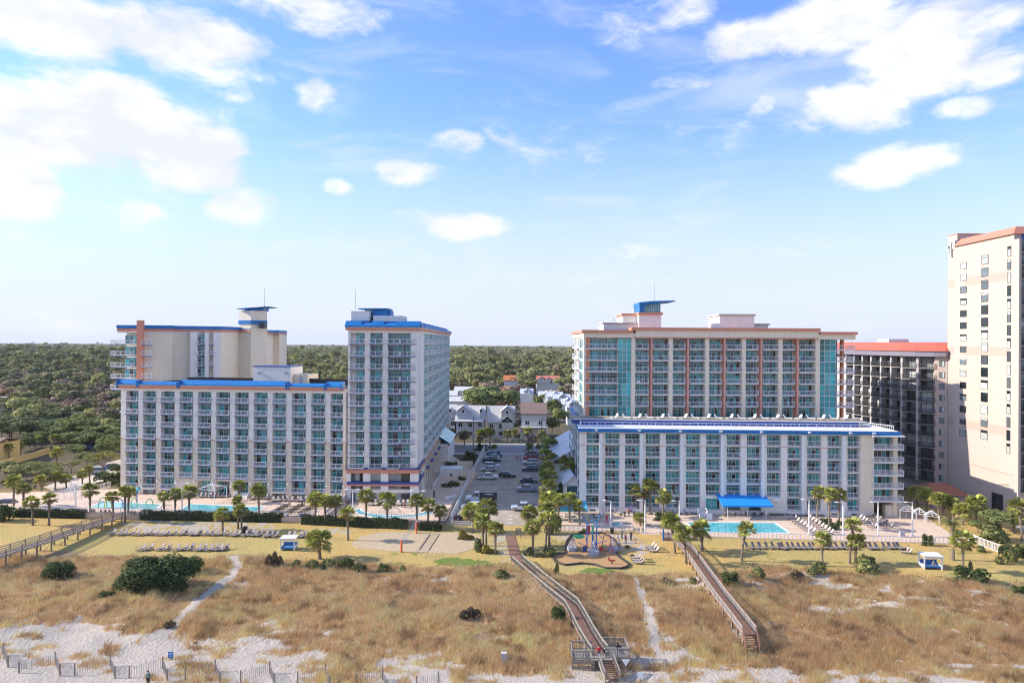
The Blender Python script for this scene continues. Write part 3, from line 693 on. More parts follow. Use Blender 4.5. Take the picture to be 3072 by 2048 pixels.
for a, m_, b in ((1906, 1954.8, 2006), (2018, 2064.2, 2115), (2127, 2174.2, 2225), (2237, 2283.9, 2335), (2347, 2393, 2445)):
    dbl += [(U(a), U(m_)-.6), (U(m_)+.4, U(b))]
for k, z in enumerate(ZE):
    zz = z-18
    for i, (a, b) in enumerate(dbl):
        window(RE, FEu, a, -1.98, zz, b-a, 2.3, rw.randrange(9), cols=5, split=.78, style=0)
        if k < 6: part('balcony', balcony_mesh(b-a+(.2 if i % 2 else 0), 2.15 if i % 2 else 1.95, 'white', side=(1, 1), pick=.25), RE, FEu, a, -1.93, zz)
    a, b = .6, U(1853.5)
    window(RE, FEu, 1.5, -1.98, zz, b-1.6, 2.3, rw.randrange(9), cols=9, split=.78, style=1)
    if k < 6: part('balcony', balcony_mesh(b-.1, 2.0, 'white', side=(1, 0), pick=.2), RE, FEu, 0.1, -1.93, zz)
    window(RE, FEu, b+.05, -.7, zz-.2, U(1894)-b-.05, 2.7, rw.randrange(9), cols=3, split=.5, style=3)
    window(RE, FEu, U(2461), -.7, zz-.2, ur1-U(2461), 2.7, rw.randrange(9), cols=3, split=.5, style=3)
    window(RE, FEu, ur1, -2.5, zz, U(2525)-ur1, 2.5, rw.randrange(9), cols=3, style=0)
    if k < 6: part('balcony', balcony_mesh(LE-ur1, 4.5, 'white', side=(0, 1), pick=.2), RE, FEu, ur1, -4.4, zz)
w = MB().mat(M['cream']); wb(w, LE-9, U(2524), -20, -2.55, 18, 39.0); ob('wall', w, RE)
FL = Fr((E0.x+.5, E0.y+31), (E0.x, E0.y)); FL.o.z = 18
w = MB().mat(M['pale']); w.T = FL.M(RE); w.box(0, 29, .05, 2, 0.5, 20.4); w.T = None; ob('side_wall', w, RE)
for k, z in enumerate(ZE):
    for u in (3, 8.2, 13.4): window(RE, FL, u, .0, z-18+.4, 1.6, 1.8, 5+k % 3, cols=1, style=2)
    window(RE, FL, 18.5, .02, z-18, 3.2, 2.3, rw.randrange(6), cols=2, style=1); window(RE, FL, 23.5, .02, z-18, 5.0, 2.3, rw.randrange(6), cols=3, style=3)
    if k < 6: part('balcony', balcony_mesh(7.5, 1.2, 'white', pick=.2), RE, FL, 8, 0, z-18)
# roof rooms and pavilion
w = MB().mat(M['pale']); wb(w, U(1817), U(1924), -14, -4, 40, 41.6); wb(w, U(1880), U(1924), -16, -6, 41.6, 43.7)
wb(w, U(1923), U(1991), -13, -3, 40, 43.8); rr = ob('roof_room', w, RE)
w = MB().mat(M['pale']); wb(w, U(2170), U(2275), -13, -3, 40, 43.7); wb(w, U(2275), U(2331), -18, -6, 40, 41.5); ob('roof_room', w, RE)
w = MB().mat(M['coral']); wb(w, U(1880)-.4, U(1924), -16, -5.6, 43.7, 44.2); wb(w, U(1922)-.1, U(1991)+.3, -13, -2.6, 43.8, 44.4); ob('orange_band', w, rr)
w = MB().mat(M['concrete']); wb(w, U(1817)-.3, U(1924), -14, -3.7, 41.6, 41.9); wb(w, U(2170)-.3, U(2275)+.3, -13, -2.7, 43.7, 44.1); wb(w, U(2275), U(2331)+.3, -18, -5.7, 41.5, 41.9); ob('coping', w, rr)
w = MB().mat(M['blue']); w.T = FEu.M(RE); a, b = U(1926), U(1991); w.xprism([(a-.1, 27.9), (b+.2, 28.8), (b+3.4, 29.1), (b+3.6, 29.35), (b-2, 29.2), (a-.1, 28.85)], 3.4, 12)
w.box(a, a+1.2, 3.6, 11, 26.4, 28.0); w.box(a, b-1, 10.6, 11, 26.4, 28.0); w.T = None; pv = ob('pavilion_roof', w, RE)
w = MB().mat(M['glass2']); w.T = FEu.M(RE); n = 7
for i in range(n):
    x0, x1 = a+1.3+(b-a-1.3)*i/n, a+1.3+(b-a-1.3)*(i+1)/n; w.xprism([(x0, 26.4), (x1, 26.4), (x1, 28.15+.7*i/n), (x0, 28.05+.7*i/n)], 4.2, 4.3)
w.box(b-.1, b, 4.3, 10.6, 26.4, 28.75); w.T = None; ob('glazing', w, pv)
w = MB().mat(M['rail']); w.T = FEu.M(RE)
for i in range(n+1): x = a+1.3+(b-a-1.3)*i/n; w.box(x-.05, x+.05, 4.1, 4.2, 26.4, 28.15+.6*i/n)
w.box(a+1.3, b, 4.1, 4.2, 27.1, 27.2); w.T = None; ob('frame', w, pv)
w = MB().mat(M['metal']); w.T = FEu.M(RE); w.tube((U(1979), 7, 29), (U(1979), 7, 34.4), .07, .04, 5); w.T = None; ob('antenna', w, RE)
w = MB().mat(M['white']); w.T = FEu.M(RE); p = U(1852); w.tube((p, 8, 23.9), (p, 8, 24.5), .06); w.ball((p, 7.8, 24.7), .4, .15, .35); w.T = None; ob('satellite_dish', w, RE)
w = MB().mat(M['white']); w.T = FEu.M(RE)
for i in range(5): w.ball((U(1957+i*109.4), -.6, 20.9), .09, .16, .08, 6, 4)
w.T = None; ob('wall_lamp', w, RE, kind='stuff')

# ------------------------------------------------ F: curved dark balcony building
mp = [(97.2,207),(98.4,195),(99.6,187),(99.9,182.5),(101.6,178.5),(104.3,175),(106.4,173.4)]
M['greypier'] = mat('grey_pier_stucco', (.44, .41, .40), .85, var=.06)
RF = thing('apartment_building', 'grey apartment building with curved dark balconies and orange roof, left of the pink tower', 'building', (mp[0][0], mp[0][1], 0))
w = MB().mat(M['greypier']); w.T = Matrix.Translation(-RF.location)
inner = [(x+1.7, y+.9) for x, y in mp[:5]]
w.prism(inner+[(105.2, 177.5), (130, 182), (130, 225), (98, 225)], 0, 34); ob('wall', w, RF)
w = MB().mat(M['pink']); w.T = Matrix.Translation(-RF.location); w.prism([mp[5], mp[6], (112, 178), (106, 180)], 0, 34); ob('side_wall', w, RF)
w = MB().mat(M['navy']); w = MB().mat(mat('grey_fascia', (.20, .18, .22), .7)); w.T = Matrix.Translation(-RF.location)
op = [(x-.9, y-.9) for x, y in mp]; w.prism(op+[(125, 178), (125, 222), (97, 222)], 34, 35.3); ob('fascia', w, RF)
w = MB().mat(M['rustroof']); w.T = Matrix.Translation(-RF.location); w.prism([(x-1.2, y-1.1) for x, y in mp]+[(126, 177), (126, 222), (96, 222)], 35.3, 37.5, [(x+2.2, y+2.5) for x, y in mp]+[(122, 182), (122, 218), (100, 218)])
w.box(111, 114, 177, 181, 36, 40.5); ro = ob('roof', w, RF)
w = MB().mat(M['white']); w.T = Matrix.Translation(-RF.location); w.box(104, 109.5, 196, 202, 36, 38.4); ob('roof_room', w, RF)
for s in range(5):
    f = Fr(mp[s], mp[s+1]); dd_ = max(1, round(f.L/4.2))
    if s == 0: dd_ = 3
    seg = f.L/dd_
    w = MB().mat(M['greypier']); w.T = f.M(RF)
    for j in range(dd_): w.box(j*seg, j*seg+.6, -.02, 1.9, 3, 34)
    ob('pier', w, RF)
    for k in range(11):
        z = 31.2-2.8*k+(-.02)
        for j in range(dd_):
            window(RF, f, j*seg+.7, -1.6, z, seg-.7, 2.3, rw.randrange(8), cols=max(2, round(seg/1.3)), split=.98, style=7)
            part('balcony', balcony_mesh(seg-.5, 1.6, 'concrete', side=(0, 0), pick=.16, railm=M['bronze']), RF, f, j*seg+.65, -.02-1.35, z)
f = Fr(mp[5], mp[6])
for k in range(11): window(RF, f, f.L*.35, .02, 31.6-2.8*k, 1.1, 1.4, 2+k % 3, cols=2, split=.98, style=7)
w = MB().mat(M['roofred']); w.T = Matrix.Translation(-RF.location)
w.T = None; 
# ------------------------------------------------ G: tall pink tower at the right edge
RG = thing('apartment_tower', 'tall pink apartment tower with red metal mansard at the right edge', 'building', (106, 150, 0))
w = MB().mat(M['pink']); w.box(0, 40, 0, 20, 0, 60.4); w.box(.5, 12, 20, 23.6, 0, 63.4); w.box(.45, 8, 0.03, 23, 0, 3.0); ob('wall', w, RG)
w = MB().mat(M['pink2'])
for z in (50.8, 34.6, 17.5): w.box(-.03, .2, 1.5, 16.5, z, z+1.9); w.box(.47, .6, 20, 23.6, z, z+1.9)
w.box(-.03, .2, 0, 17, 9.2, 9.6); ob('band', w, RG)
w = MB().mat(M['roofred']); w.prism([(-.5, -.5), (40, -.5), (40, 20), (-.5, 20)], 60.4, 62.1, [(.9, .8), (39, .8), (39, 19.3), (.9, 19.3)]); w.box(.4, 12, 19.9, 23.7, 63.4, 63.55); ob('roof', w, RG)
w = MB().mat(M['navy']); w.box(12.01, 24, 20.5, 23.5, 61, 63.2); w.box(1.6, 40, -.3, 0, 59.2, 60.4); ob('dark_fascia', w, RG)
w = MB().mat(M['metal']); 
for y, z, h in ((23.2, 59.8, 1.2), (22.6, 59.2, 1.0), (21.9, 58.2, 3.4), (21.0, 60.0, 1.4), (20.4, 59.8, 2.2)): w.box(0.05, .45, y-.25, y+.25, z, z+h)
w.mat(M['darkframe']); w.path([(.2, 23.4, 60.3), (.2, 20.2, 60.6)], .05); ob('antenna_array', w, RG)
FG = Fr((106, 176), (106, 150))
for (px, wv, hh, z0, sp, n) in ((2890, 1.6, 1.5, 54.7, 2.8, 15), (2954, 1.75, 2.05, 55.0, 2.8, 15), (3027, .95, 2.2, 55.8, 2.8, 16)):
    u = FG.u(px, 1100); sc_ = (FG.u(px+3, 1100)-FG.u(px-3, 1100))/6; w_ = {2890: 25*.74, 2954: 25.5*.78, 3027: 13*.8}[px]*sc_
    for k in range(n): window(RG, FG, u-w_/2, .03, z0-sp*k, w_, hh, rw.randrange(7)+(0 if px < 3000 else 0), cols=1, split=.72, style=7 if px > 3000 else 8)
for u in (10.4,): pass
for k in range(19):
    z = 56.6-2.8*k
    if z < 3: break
    window(RG, Fr((106, 150), (146, 150)), 0.6, .05, z, 9.4, 2.3, rw.randrange(8), cols=6, split=.98, style=7)
    part('balcony', balcony_mesh(9, 1.4, 'pink', side=(0, 0), pick=.18, railm=M['bronze']), RG, Fr((106, 150), (146, 150)), 0.5, .06, z)
w = MB().mat(M['pink']); w.box(0, .5, -1.5, 0, 0, 59.2); w.box(1.6, 11, -1.5, 0, 0, .5); ob('pier', w, RG)
w = MB().mat(M['dark']); w.box(-.05, .02, 3, 6.6, .6, 4.6); ob('entrance', w, RG)
# low annex with brown hipped roof at its foot
RH = thing('porch_pavilion', 'low pavilion with brown hipped roof at the foot of the pink tower', 'pavilion', (98.6, 160, 0))
w = MB().mat(M['pink']); w.box(-4, 4, .4, 7.6, 0, 3.0); ob('wall', w, RH)
w = MB().mat(mat('brown_shingles', (.30, .12, .08), .9, var=.15, scale=2)); w.prism([(-4.8, -.5), (4.8, -.5), (4.8, 8.5), (-4.8, 8.5)], 3.0, 4.9, [(-2.2, 3.8), (2.2, 3.8), (2.2, 4.6), (-2.2, 4.6)]); ob('roof', w, RH)
# ================================================================ ground, water, roads
def gpoly(pts, z=0.0): return [tuple(gp(x, y, z)[:2]) for x, y in pts]
def inpoly(poly, x, y):
    x = np.asarray(x, float); y = np.asarray(y, float); r = np.zeros(x.shape, bool); n = len(poly)
    for i in range(n):
        (x0, y0), (x1, y1) = poly[i], poly[(i+1) % n]
        c = ((y0 > y) != (y1 > y)) & (x < (x1-x0)*(y-y0)/((y1-y0) or 1e-9)+x0); r ^= c
    return r
def distpath(pts, x, y):
    d = np.full(np.shape(x), 1e9)
    for (x0, y0), (x1, y1) in zip(pts[:-1], pts[1:]):
        L = (x1-x0)**2+(y1-y0)**2; t = np.clip(((x-x0)*(x1-x0)+(y-y0)*(y1-y0))/L, 0, 1)
        d = np.minimum(d, np.hypot(x-x0-t*(x1-x0), y-y0-t*(y1-y0)))
    return d
# boundary between dune grass and open beach, and the top edge of the dunes, read off the photograph
beach = [(-200,1885),(0,1880),(120,1860),(230,1845),(330,1862),(480,1880),(540,1860),(620,1905),(760,1905),(860,1900),(1000,1925),(1045,1990),(1100,2000),(1160,1925),(1300,1945),(1420,1930),(1400,1965),(1500,1985),(1560,2010),(1680,1995),(1760,1990),(1860,1985),(1905,1960),(1960,1945),(2110,1950),(2140,1985),(2230,2000),(2330,2005),(2420,2020),(2560,2010),(2700,2030),(2850,2015),(3000,2040),(3300,2040)]
dtop = [(-200,1650),(0,1658),(180,1655),(330,1665),(450,1670),(620,1690),(690,1665),(760,1672),(850,1690),(1000,1690),(1150,1700),(1350,1705),(1480,1700),(1540,1690),(1700,1745),(1800,1740),(1900,1725),(2050,1725),(2200,1720),(2300,1700),(2450,1715),(2700,1730),(2850,1745),(3000,1750),(3300,1760)]
BE = np.array([gp(x, y, -.4)[:2] for x, y in beach]); DT = np.array([gp(x, y, 0)[:2] for x, y in dtop])
def ybeach(x): return np.interp(x, BE[:, 0], BE[:, 1])-2.7*sstep(2, -8, x)+1.0*sstep(4, 10, x)
def ydune(x): return np.interp(x, DT[:, 0], DT[:, 1])
paths = [([gp(x, y)[:2] for x, y in ((700,1672),(712,1700),(690,1730),(600,1800),(545,1850),(500,1900),(420,1960),(330,2040))], 1.0),
         ([gp(x, y)[:2] for x, y in ((1905,1735),(1925,1790),(1950,1850),(1960,1900),(1965,1945),(1990,1990))], .75)]
def sandw(x, y):
    'how sandy the ground is: 1 = bare sand'
    n = fbm(x*.35, y*.6, 21, 4); big = fbm(x*.07, y*.12, 33, 3)
    s = sstep(1.2, -1.2, y-ybeach(x)+(n-.5)*7)
    for p, w in paths:
        d = distpath(p, x, y); s = np.maximum(s, sstep(w*1.5, w*.6, d+(n-.5)*1.6))
    s = np.maximum(s, sstep(.57, .66, n*.55+big*.45+np.where(x > 8, .045, 0))*sstep(0, 2, ydune(x)-y)*.9)
    return s
VB = gpoly([(1050,1632),(1085,1608),(1150,1595),(1380,1597),(1440,1605),(1440,1640),(1370,1660),(1180,1653),(1070,1643)])
SANDLAWN = [gpoly(q) for q in ([(505,1570),(640,1560),(800,1560),(870,1590),(700,1595),(560,1592)], [(930,1585),(1060,1580),(1070,1602),(980,1600)], [(1450,1600),(1530,1590),(1560,1660),(1555,1710),(1500,1660)], [(1630,1600),(1900,1598),(1960,1640),(1990,1640),(1940,1665),(1860,1650),(1700,1625)], [(380,1565),(500,1556),(560,1572),(500,1600),(420,1590)])]
GREEN = [gpoly(q) for q in ([(1305,1680),(1340,1670),(1480,1685),(1478,1700),(1310,1697)], [(1190,1685),(1215,1682),(1212,1690),(1190,1692)], [(1172,1660),(1180,1656),(1185,1668),(1172,1668)], [(1760,1705),(1830,1705),(1845,1722),(1760,1730),(1745,1718)], [(1235,1660),(1250,1658),(1250,1665),(1236,1666)], [(2325,1615),(2342,1612),(2342,1620),(2325,1620)])]
def lines(a, b, n, lo, hi, k):
    g = (np.linspace(0, 1, k)**2.2)
    return np.concatenate([a-(a-lo)*g[::-1][:-1], np.linspace(a, b, n), b+(hi-b)*g[1:]])
xs = lines(-112, 124, 520, -7000, 7000, 16); ys = lines(66, 162, 300, -3000, 7000, 16)
GX, GY = np.meshgrid(xs, ys); GZ = hgt(GX, GY)
nx, ny = len(xs), len(ys); idx = np.arange(nx*ny).reshape(ny, nx)
Fq = np.stack([idx[:-1, :-1], idx[:-1, 1:], idx[1:, 1:], idx[1:, :-1]], -1).reshape(-1, 4)
S = sandw(GX, GY); lawn = sstep(-.8, 1.2, GY-ydune(GX)+(fbm(GX*.4, GY*.4, 4)-.5)*5)*sstep(176, 168, GY); S = np.where(lawn > .5, S*(1-lawn), S)
gr = np.zeros_like(S)
nn = fbm(GX*1.1, GY*1.1, 12, 3)
for q in GREEN: gr = np.maximum(gr, inpoly(q, GX+(nn-.5)*2.5, GY+(nn-.5)*2.5)*1.0)
gr = np.maximum(gr, sstep(.68, .74, fbm(GX*.25, GY*.5, 44, 3))*sstep(10, 20, GX)*.5*lawn)
for q in SANDLAWN: S = np.maximum(S, inpoly(q, GX+(nn-.5)*4, GY+(nn-.5)*3)*sstep(.35, .55, nn)*.75)
S = np.where((GY > 176), 0, S)
tint = np.stack([S.ravel(), gr.ravel(), lawn.ravel()], -1)
gm = bpy.data.materials.new('ground'); gm.use_nodes = True; t = NT(gm.node_tree); b = gm.node_tree.nodes['Principled BSDF']; b.inputs['Roughness'].default_value = .95; b.inputs['Specular IOR Level'].default_value = .15
at = t.add('ShaderNodeAttribute', attribute_name='tint'); sp = t.add('ShaderNodeSeparateColor', inp={0: at.outputs['Color']}); sr, sg, sb = sp.outputs
pos = t.add('ShaderNodeNewGeometry').outputs['Position']
nA = t.noise(pos, .35, 5, .6); nB = t.noise(pos, 3.0, 5, .65); nC = t.noise(pos, .05, 3)
lawnc = t.mix(t.ramp(nA, (.32, .68, 0, 1)), (.66, .42, .135), (.54, .37, .13)); lawnc = t.mix(t.ramp(nC, (.42, .58, 0, .65)), lawnc, (.40, .37, .13)); lawnc = t.mix(t.ramp(t.noise(pos, .16, 5, .65), (.54, .66, 0, .6)), lawnc, (.34, .235, .12)); lawnc = t.mix(t.ramp(nB, (.35, .7, 0, .5)), lawnc, (.40, .28, .12))
soil = t.mix(t.ramp(nA, (.35, .65, 0, 1)), (.15, .115, .07), (.07, .075, .035)); soil = t.mix(t.ramp(nB, (.4, .7, 0, .6)), soil, (.19, .14, .09))
sand = t.mix(t.ramp(nB, (.3, .7, 0, 1)), (.54, .47, .39), (.44, .375, .305)); sand = t.mix(t.ramp(nA, (.4, .7, 0, .35)), sand, (.43, .37, .30))
py_ = t.add('ShaderNodeSeparateXYZ', inp={0: pos}).outputs[1]; soil = t.mix(t.ramp(py_, (124, 130, 1, 0)), soil, t.mix(t.ramp(nB, (.3, .7, 0, 1)), (.44, .30, .17), (.28, .185, .10))); c = t.mix(sb, soil, lawnc); c = t.mix(t.ramp(sg, (.2, .7, 0, .85)), c, (.10, .20, .03)); sm = t.ramp(t.math('ADD', sr, t.math('MULTIPLY', t.math('SUBTRACT', nB, .5), .5)), (.35, .6, 0, 1)); c = t.mix(sm, c, sand)
t.l.new(c, b.inputs['Base Color'])
vo = t.add('ShaderNodeTexVoronoi', inp={0: pos, 2: 2.6}); vo.feature = 'SMOOTH_F1'
hgt_ = t.math('ADD', t.math('MULTIPLY', vo.outputs['Distance'], .45), t.math('MULTIPLY', nB, .8))
bn = t.add('ShaderNodeBump', inp={0: .8, 1: .22}); t.l.new(hgt_, bn.inputs['Height']); t.l.new(bn.outputs[0], b.inputs['Normal'])
go = ob('ground', np_mesh('ground', np.stack([GX.ravel(), GY.ravel(), GZ.ravel()], -1), Fq, [gm], tint, True), kind='structure')
w = MB().mat(M['sea']); w.box(-6000, 6000, -6000, 22, -3, -1.0); ob('sea', w, kind='structure')
def sheet(name, poly, z, m, th=.02, **kw): return ob(name, MB().mat(M[m]).prism(poly, z-th, z), **dict(dict(kind='structure'), **kw))
M['footsand'] = mat('volleyball_sand', (.50, .385, .245), .95, var=.12, scale=1.2, bump=1.0, bscale=2.2)
sheet('sand_court', VB, .03, 'footsand')
# street and car park
sheet('street', [(-70, 236), (400, 236), (400, 252), (-70, 252)], .008, 'road')
for y0, y1 in ((233.2, 236), (252, 254)): sheet('pavement', [(-70, y0), (200, y0), (200, y1), (-70, y1)], .13, 'paving', .13)
sheet('street_verge', [(-120, 254), (120, 254), (120, 259), (-120, 259)], .02, 'concrete', .02)
LOT = [(-13.8,143.5),(-4,142.8),(3.5,144.5),(8.2,152),(10.2,236),(-8.6,236)]
LOT = [(-13.6,143.6),(6.6,143.6),(7.6,160),(9.8,236.2),(-8.8,236.2)]
sheet('car_park', LOT, .012, 'asphalt')
ln = MB().mat(M['line'])
for i in range(26):
    y = 150+i*3.0
    if y < 226: ln.box(-12.2+(y-150)*.045, -7.0+(y-150)*.045, y-.06, y+.06, .012, .018); ln.box(1.6+(y-150)*.02, 7.2+(y-150)*.02, y-.06, y+.06, .012, .018)
for i in range(3): ln.ball((-.2, 139.5+3*i+6, .016), .5, .5, .003, 10, 3)
ob('parking_lines', ln, kind='structure')
k = MB().mat(M['concrete']); k.beam((-13.9, 143.6, 0), (-9.0, 236, 0), .3, .14); k.beam((7.0, 150, 0), (10.0, 236, 0), .3, .14); ob('kerb', k, kind='structure')
# left pool terrace, one metre above the lawn
TL = gpoly([(60,1538),(300,1540),(520,1545),(1000,1554),(1330,1563)], 1.0)
DL = [(-124,166), (-118,150)]+[tuple(p) for p in TL[1:]]+[(-14.2,145.5),(-9.6,196),(-22,236),(-22,160),(-38,161),(-91,168),(-95,172)]
sheet('pool_terrace', DL, 1.0, 'deck', 1.0)
DR = gpoly([(1640,1592),(1900,1590),(1925,1602),(2080,1605),(2360,1618),(2900,1632)])+[tuple(gp(2700,1500,0)[:2]), (81,152.5), (14.5,157), (8.6,154)]
sheet('pool_terrace', DR, .03, 'deck', .03)
sheet('driveway', gpoly([(0,1495),(60,1488),(100,1500),(120,1530),(60,1545),(0,1540)]), .02, 'paving')
sheet('driveway', gpoly([(130,1460),(240,1420),(290,1395),(390,1370),(390,1400),(320,1440),(180,1480)]), .02, 'paving')
sheet('driveway', [(96,118),(104,150),(140,150),(140,118)], .01, 'concrete')
sheet('path', [(7.4,159),(14.5,159),(14.5,200),(9,200)], .02, 'paving')
def pool(label, pts, z, m='pool', grp=None, parts=()):
    poly = gpoly(pts, z); cx = sum(p[0] for p in poly)/len(poly); cy = sum(p[1] for p in poly)/len(poly)
    r = thing('swimming_pool', label, 'pool', (cx, cy, z), group=grp)
    loc = [(x-cx, y-cy) for x, y in poly]; n = len(loc)
    o = ob('water', MB().mat(M[m]).prism(loc, .004, .02), r)
    c = MB().mat(M['pale'])
    for i in range(n): a, b = loc[i], loc[(i+1) % n]; c.beam((*a, 0), (*b, 0), .45, .07)
    ob('coping', c, r); return r
pool('large rectangular turquoise pool in front of the left hotel wing', [(530,1537),(566,1511),(800,1521),(745,1543)], 1.0)
pool('shallow pale children\'s pool with spray arches beside the left hotel', [(268,1522),(305,1504),(485,1512),(470,1530)], 1.0, 'splash')
lz = [(1061,1530),(1080,1524),(1086,1531),(1110,1540),(1160,1545),(1215,1546),(1262,1540),(1290,1527),(1306,1530),(1300,1539),(1250,1549),(1180,1554),(1120,1551),(1075,1541)]
pool('curved lazy river pool in front of the tower', lz, 1.0)
pool('bright blue rectangular pool with blue awning behind it, at the right hotel', [(2056,1566),(2326,1568),(2372,1599),(2105,1597)], .03)
pool('small round-edged hot tub near the playground end of the right pool deck', [(1832,1569),(1845,1564),(1862,1566),(1866,1574),(1850,1579),(1836,1577)], .03, 'splash')
# ================================================================ plants
def leaf_quads(C, N, S, jit=.6, rng=RNG):
    'quads at centres C facing roughly N with size S'
    n = len(C); N = N+rng.normal(0, jit, (n, 3)); N /= np.linalg.norm(N, axis=1)[:, None]+1e-9
    A = np.cross(N, rng.normal(0, 1, (n, 3))); A /= np.linalg.norm(A, axis=1)[:, None]+1e-9; B = np.cross(N, A)
    S = np.broadcast_to(S, (n,))[:, None]; a = S*rng.uniform(.35, .6, (n, 1)); b = S*rng.uniform(.35, .6, (n, 1))
    V = np.stack([C-A*a-B*b*.6, C+A*a-B*b, C+A*a*.7+B*b, C-A*a+B*b*.8], 1).reshape(-1, 3)
    return V, np.arange(4*n).reshape(n, 4)
def crown_pts(n, rx, rz, lobes, rng, flat=0.0):
    th = rng.uniform(0, 2*np.pi, lobes); rr = np.sqrt(rng.uniform(0.02, 1, lobes))*.68; zz = rng.uniform(-.35, .62, lobes)*(1-flat*.6)*(1-rr*.55)
    lc = np.stack([rr*np.cos(th), rr*np.sin(th), zz], 1); lr = rng.uniform(.26, .46, lobes)
    k = rng.integers(0, lobes, n); d = rng.normal(0, 1, (n, 3)); d /= np.linalg.norm(d, axis=1)[:, None]
    d[:, 2] = np.where(rng.random(n) < .7, np.abs(d[:, 2]), d[:, 2]); u = rng.uniform(.72, 1.04, (n, 1))
    p = lc[k]+d*lr[k][:, None]*u; p = p*np.array([rx, rx, rz]); return p, d, k
def tree_meshes(seed, rx=5, rz=3.6, n=900, size=.85, cols=((.07,.10,.03),(.11,.14,.04)), lobes=9, h=9, bare=False, flat=0.0):
    rng = np.random.default_rng(seed); p, d, k = crown_pts(n, rx, rz, lobes, rng, flat); p[:, 2] += h-rz*.6
    V, Fc = leaf_quads(p, d+[0, 0, .4], size*rng.uniform(.6, 1.3, n), .55, rng)
    c0, c1 = np.array(cols[0]), np.array(cols[1]); lt = rng.random(lobes)[k][:, None]*.55+rng.random((n, 1))*.45
    c = c0+(c1-c0)*lt; cr = np_mesh('crown', V, Fc, [M['leaf']], np.repeat(c, 4, 0))
    m = MB().mat(M['bark']); r0 = .05*h*.55
    top = (rng.normal(0, .4), rng.normal(0, .4), h*.45); m.tube((0, 0, -.3), top, r0, r0*.7, 7)
    for i in range(6):
        a = i*1.05+rng.uniform(-.3, .3); e = (rx*.55*math.cos(a), rx*.55*math.sin(a), h*.8+rng.uniform(-1, 1)); mid = (e[0]*.45, e[1]*.45, h*.62)
        m.tube(top, mid, r0*.55, r0*.35, 5); m.tube(mid, e, r0*.35, r0*.12, 5)
        for j in range(3 if bare else 1): a2 = a+rng.uniform(-.8, .8); m.tube(mid, (rx*.8*math.cos(a2), rx*.8*math.sin(a2), h*.85+rng.uniform(-1, 1.5)), r0*.25, r0*.06, 4)
    return cr, m.mesh('trunk')
OAK = [tree_meshes(100+i, 5.5, 3.6, 2600, .62, ((.10,.14,.045),(.30,.32,.11)), 14, 8.5) for i in range(3)]
PINE = [tree_meshes(200+i, 4.2, 4.4, 1500, .7, ((.10,.13,.035),(.25,.27,.08)), 12, 12) for i in range(3)]
SPARSE = [tree_meshes(300+i, 4.5, 2.2, 1300, .42, ((.16,.18,.05),(.33,.32,.11)), 10, 7, True, .5) for i in range(2)]
BARE = [tree_meshes(400+i, 4, 3.5, 900, .38, ((.20,.14,.11),(.30,.22,.17)), 10, 9, True) for i in range(2)]
def tree(kind, px, py, hpx, label, group, name='tree', wpx=None, z=None, cat='tree'):
    'base pixel, height in pixels'
    b = gp(px, py, z); h = hpx/FPX*b.y; cr, tr = random.choice(kind); zs = [v.co.z for v in cr.vertices]; k = h/max(zs)
    xs_ = max(abs(v.co.x) for v in cr.vertices); kx = (wpx/FPX*b.y/2/xs_) if wpx else k
    r = thing(name, label, cat, b, random.uniform(0, 6.28), group, (kx, kx, k)); ob('crown', cr, r); ob('trunk', tr, r); return r
# ------------------------------------------------ fan palms
def palm_crown(seed, nl=44, r=1.9):
    rng = np.random.default_rng(seed); V = []; Fc = []; T = []
    for i in range(nl):
        a = rng.uniform(0, 2*np.pi); e = rng.uniform(-.75, 1.35); L = r*rng.uniform(.45, .62); old = e < -.35
        d = np.array([np.cos(a)*np.cos(e), np.sin(a)*np.cos(e), np.sin(e)]); c = d*L; side = np.array([-np.sin(a), np.cos(a), 0]); up = np.cross(d, side)*-1
        col = np.array([.42,.43,.11])*rng.uniform(.55, 1.35) if not old else np.array([.38,.29,.12])*rng.uniform(.7, 1.2)
        V += [(c*.05-side*.03), (c*.05+side*.03), c]; Fc.append((len(V)-3, len(V)-2, len(V)-1)); T += [col*.9]*3
        nb = 13
        for j in range(nb):
            f = (j-(nb-1)/2)/((nb-1)/2); g = f*1.55; bl = r*.62*(1-.25*f*f)*rng.uniform(.85, 1.1)
            dd = d*np.cos(g)+side*np.sin(g); tip = c+dd*bl+np.array([0, 0, -bl*(.28+.2*abs(f))]); mid = c+dd*bl*.55+up*.05; w = np.cross(dd, up)*.075*r/1.9
            V += [c, mid-w, tip, mid+w]; n0 = len(V)-4; Fc += [(n0, n0+1, n0+2), (n0, n0+2, n0+3)]; T += [col, col, col*1.15, col]
    return np_mesh('crown', np.array(V), np.array(Fc), [M['leaf']], np.array(T))
def palm_trunk(h, lean, boots=True, seed=0, r=.2):
    m = MB().mat(M['trunk']); n = 10; rnd = random.Random(seed)
    c = lambda f: (lean[0]*h*f*f, lean[1]*h*f*f, h*f-.1)
    for i in range(n):
        a, b_ = c(i/n), c((i+1)/n); w = r*(1.25-.35*min(1, i/3)) if i < 4 else r*(.95+.35*max(0, (i-5)/5))
        m.tube(a, b_, w*1.08, w*.94, 8)
        if i > 4 and boots:
            for j in range(5): t = rnd.uniform(0, 6.28); m.tube((a[0]+w*.7*math.cos(t), a[1]+w*.7*math.sin(t), a[2]), (a[0]+w*1.75*math.cos(t), a[1]+w*1.75*math.sin(t), a[2]+.28), .06, .03, 4)
    return m.mesh('trunk')
PC = [palm_crown(i) for i in range(5)]
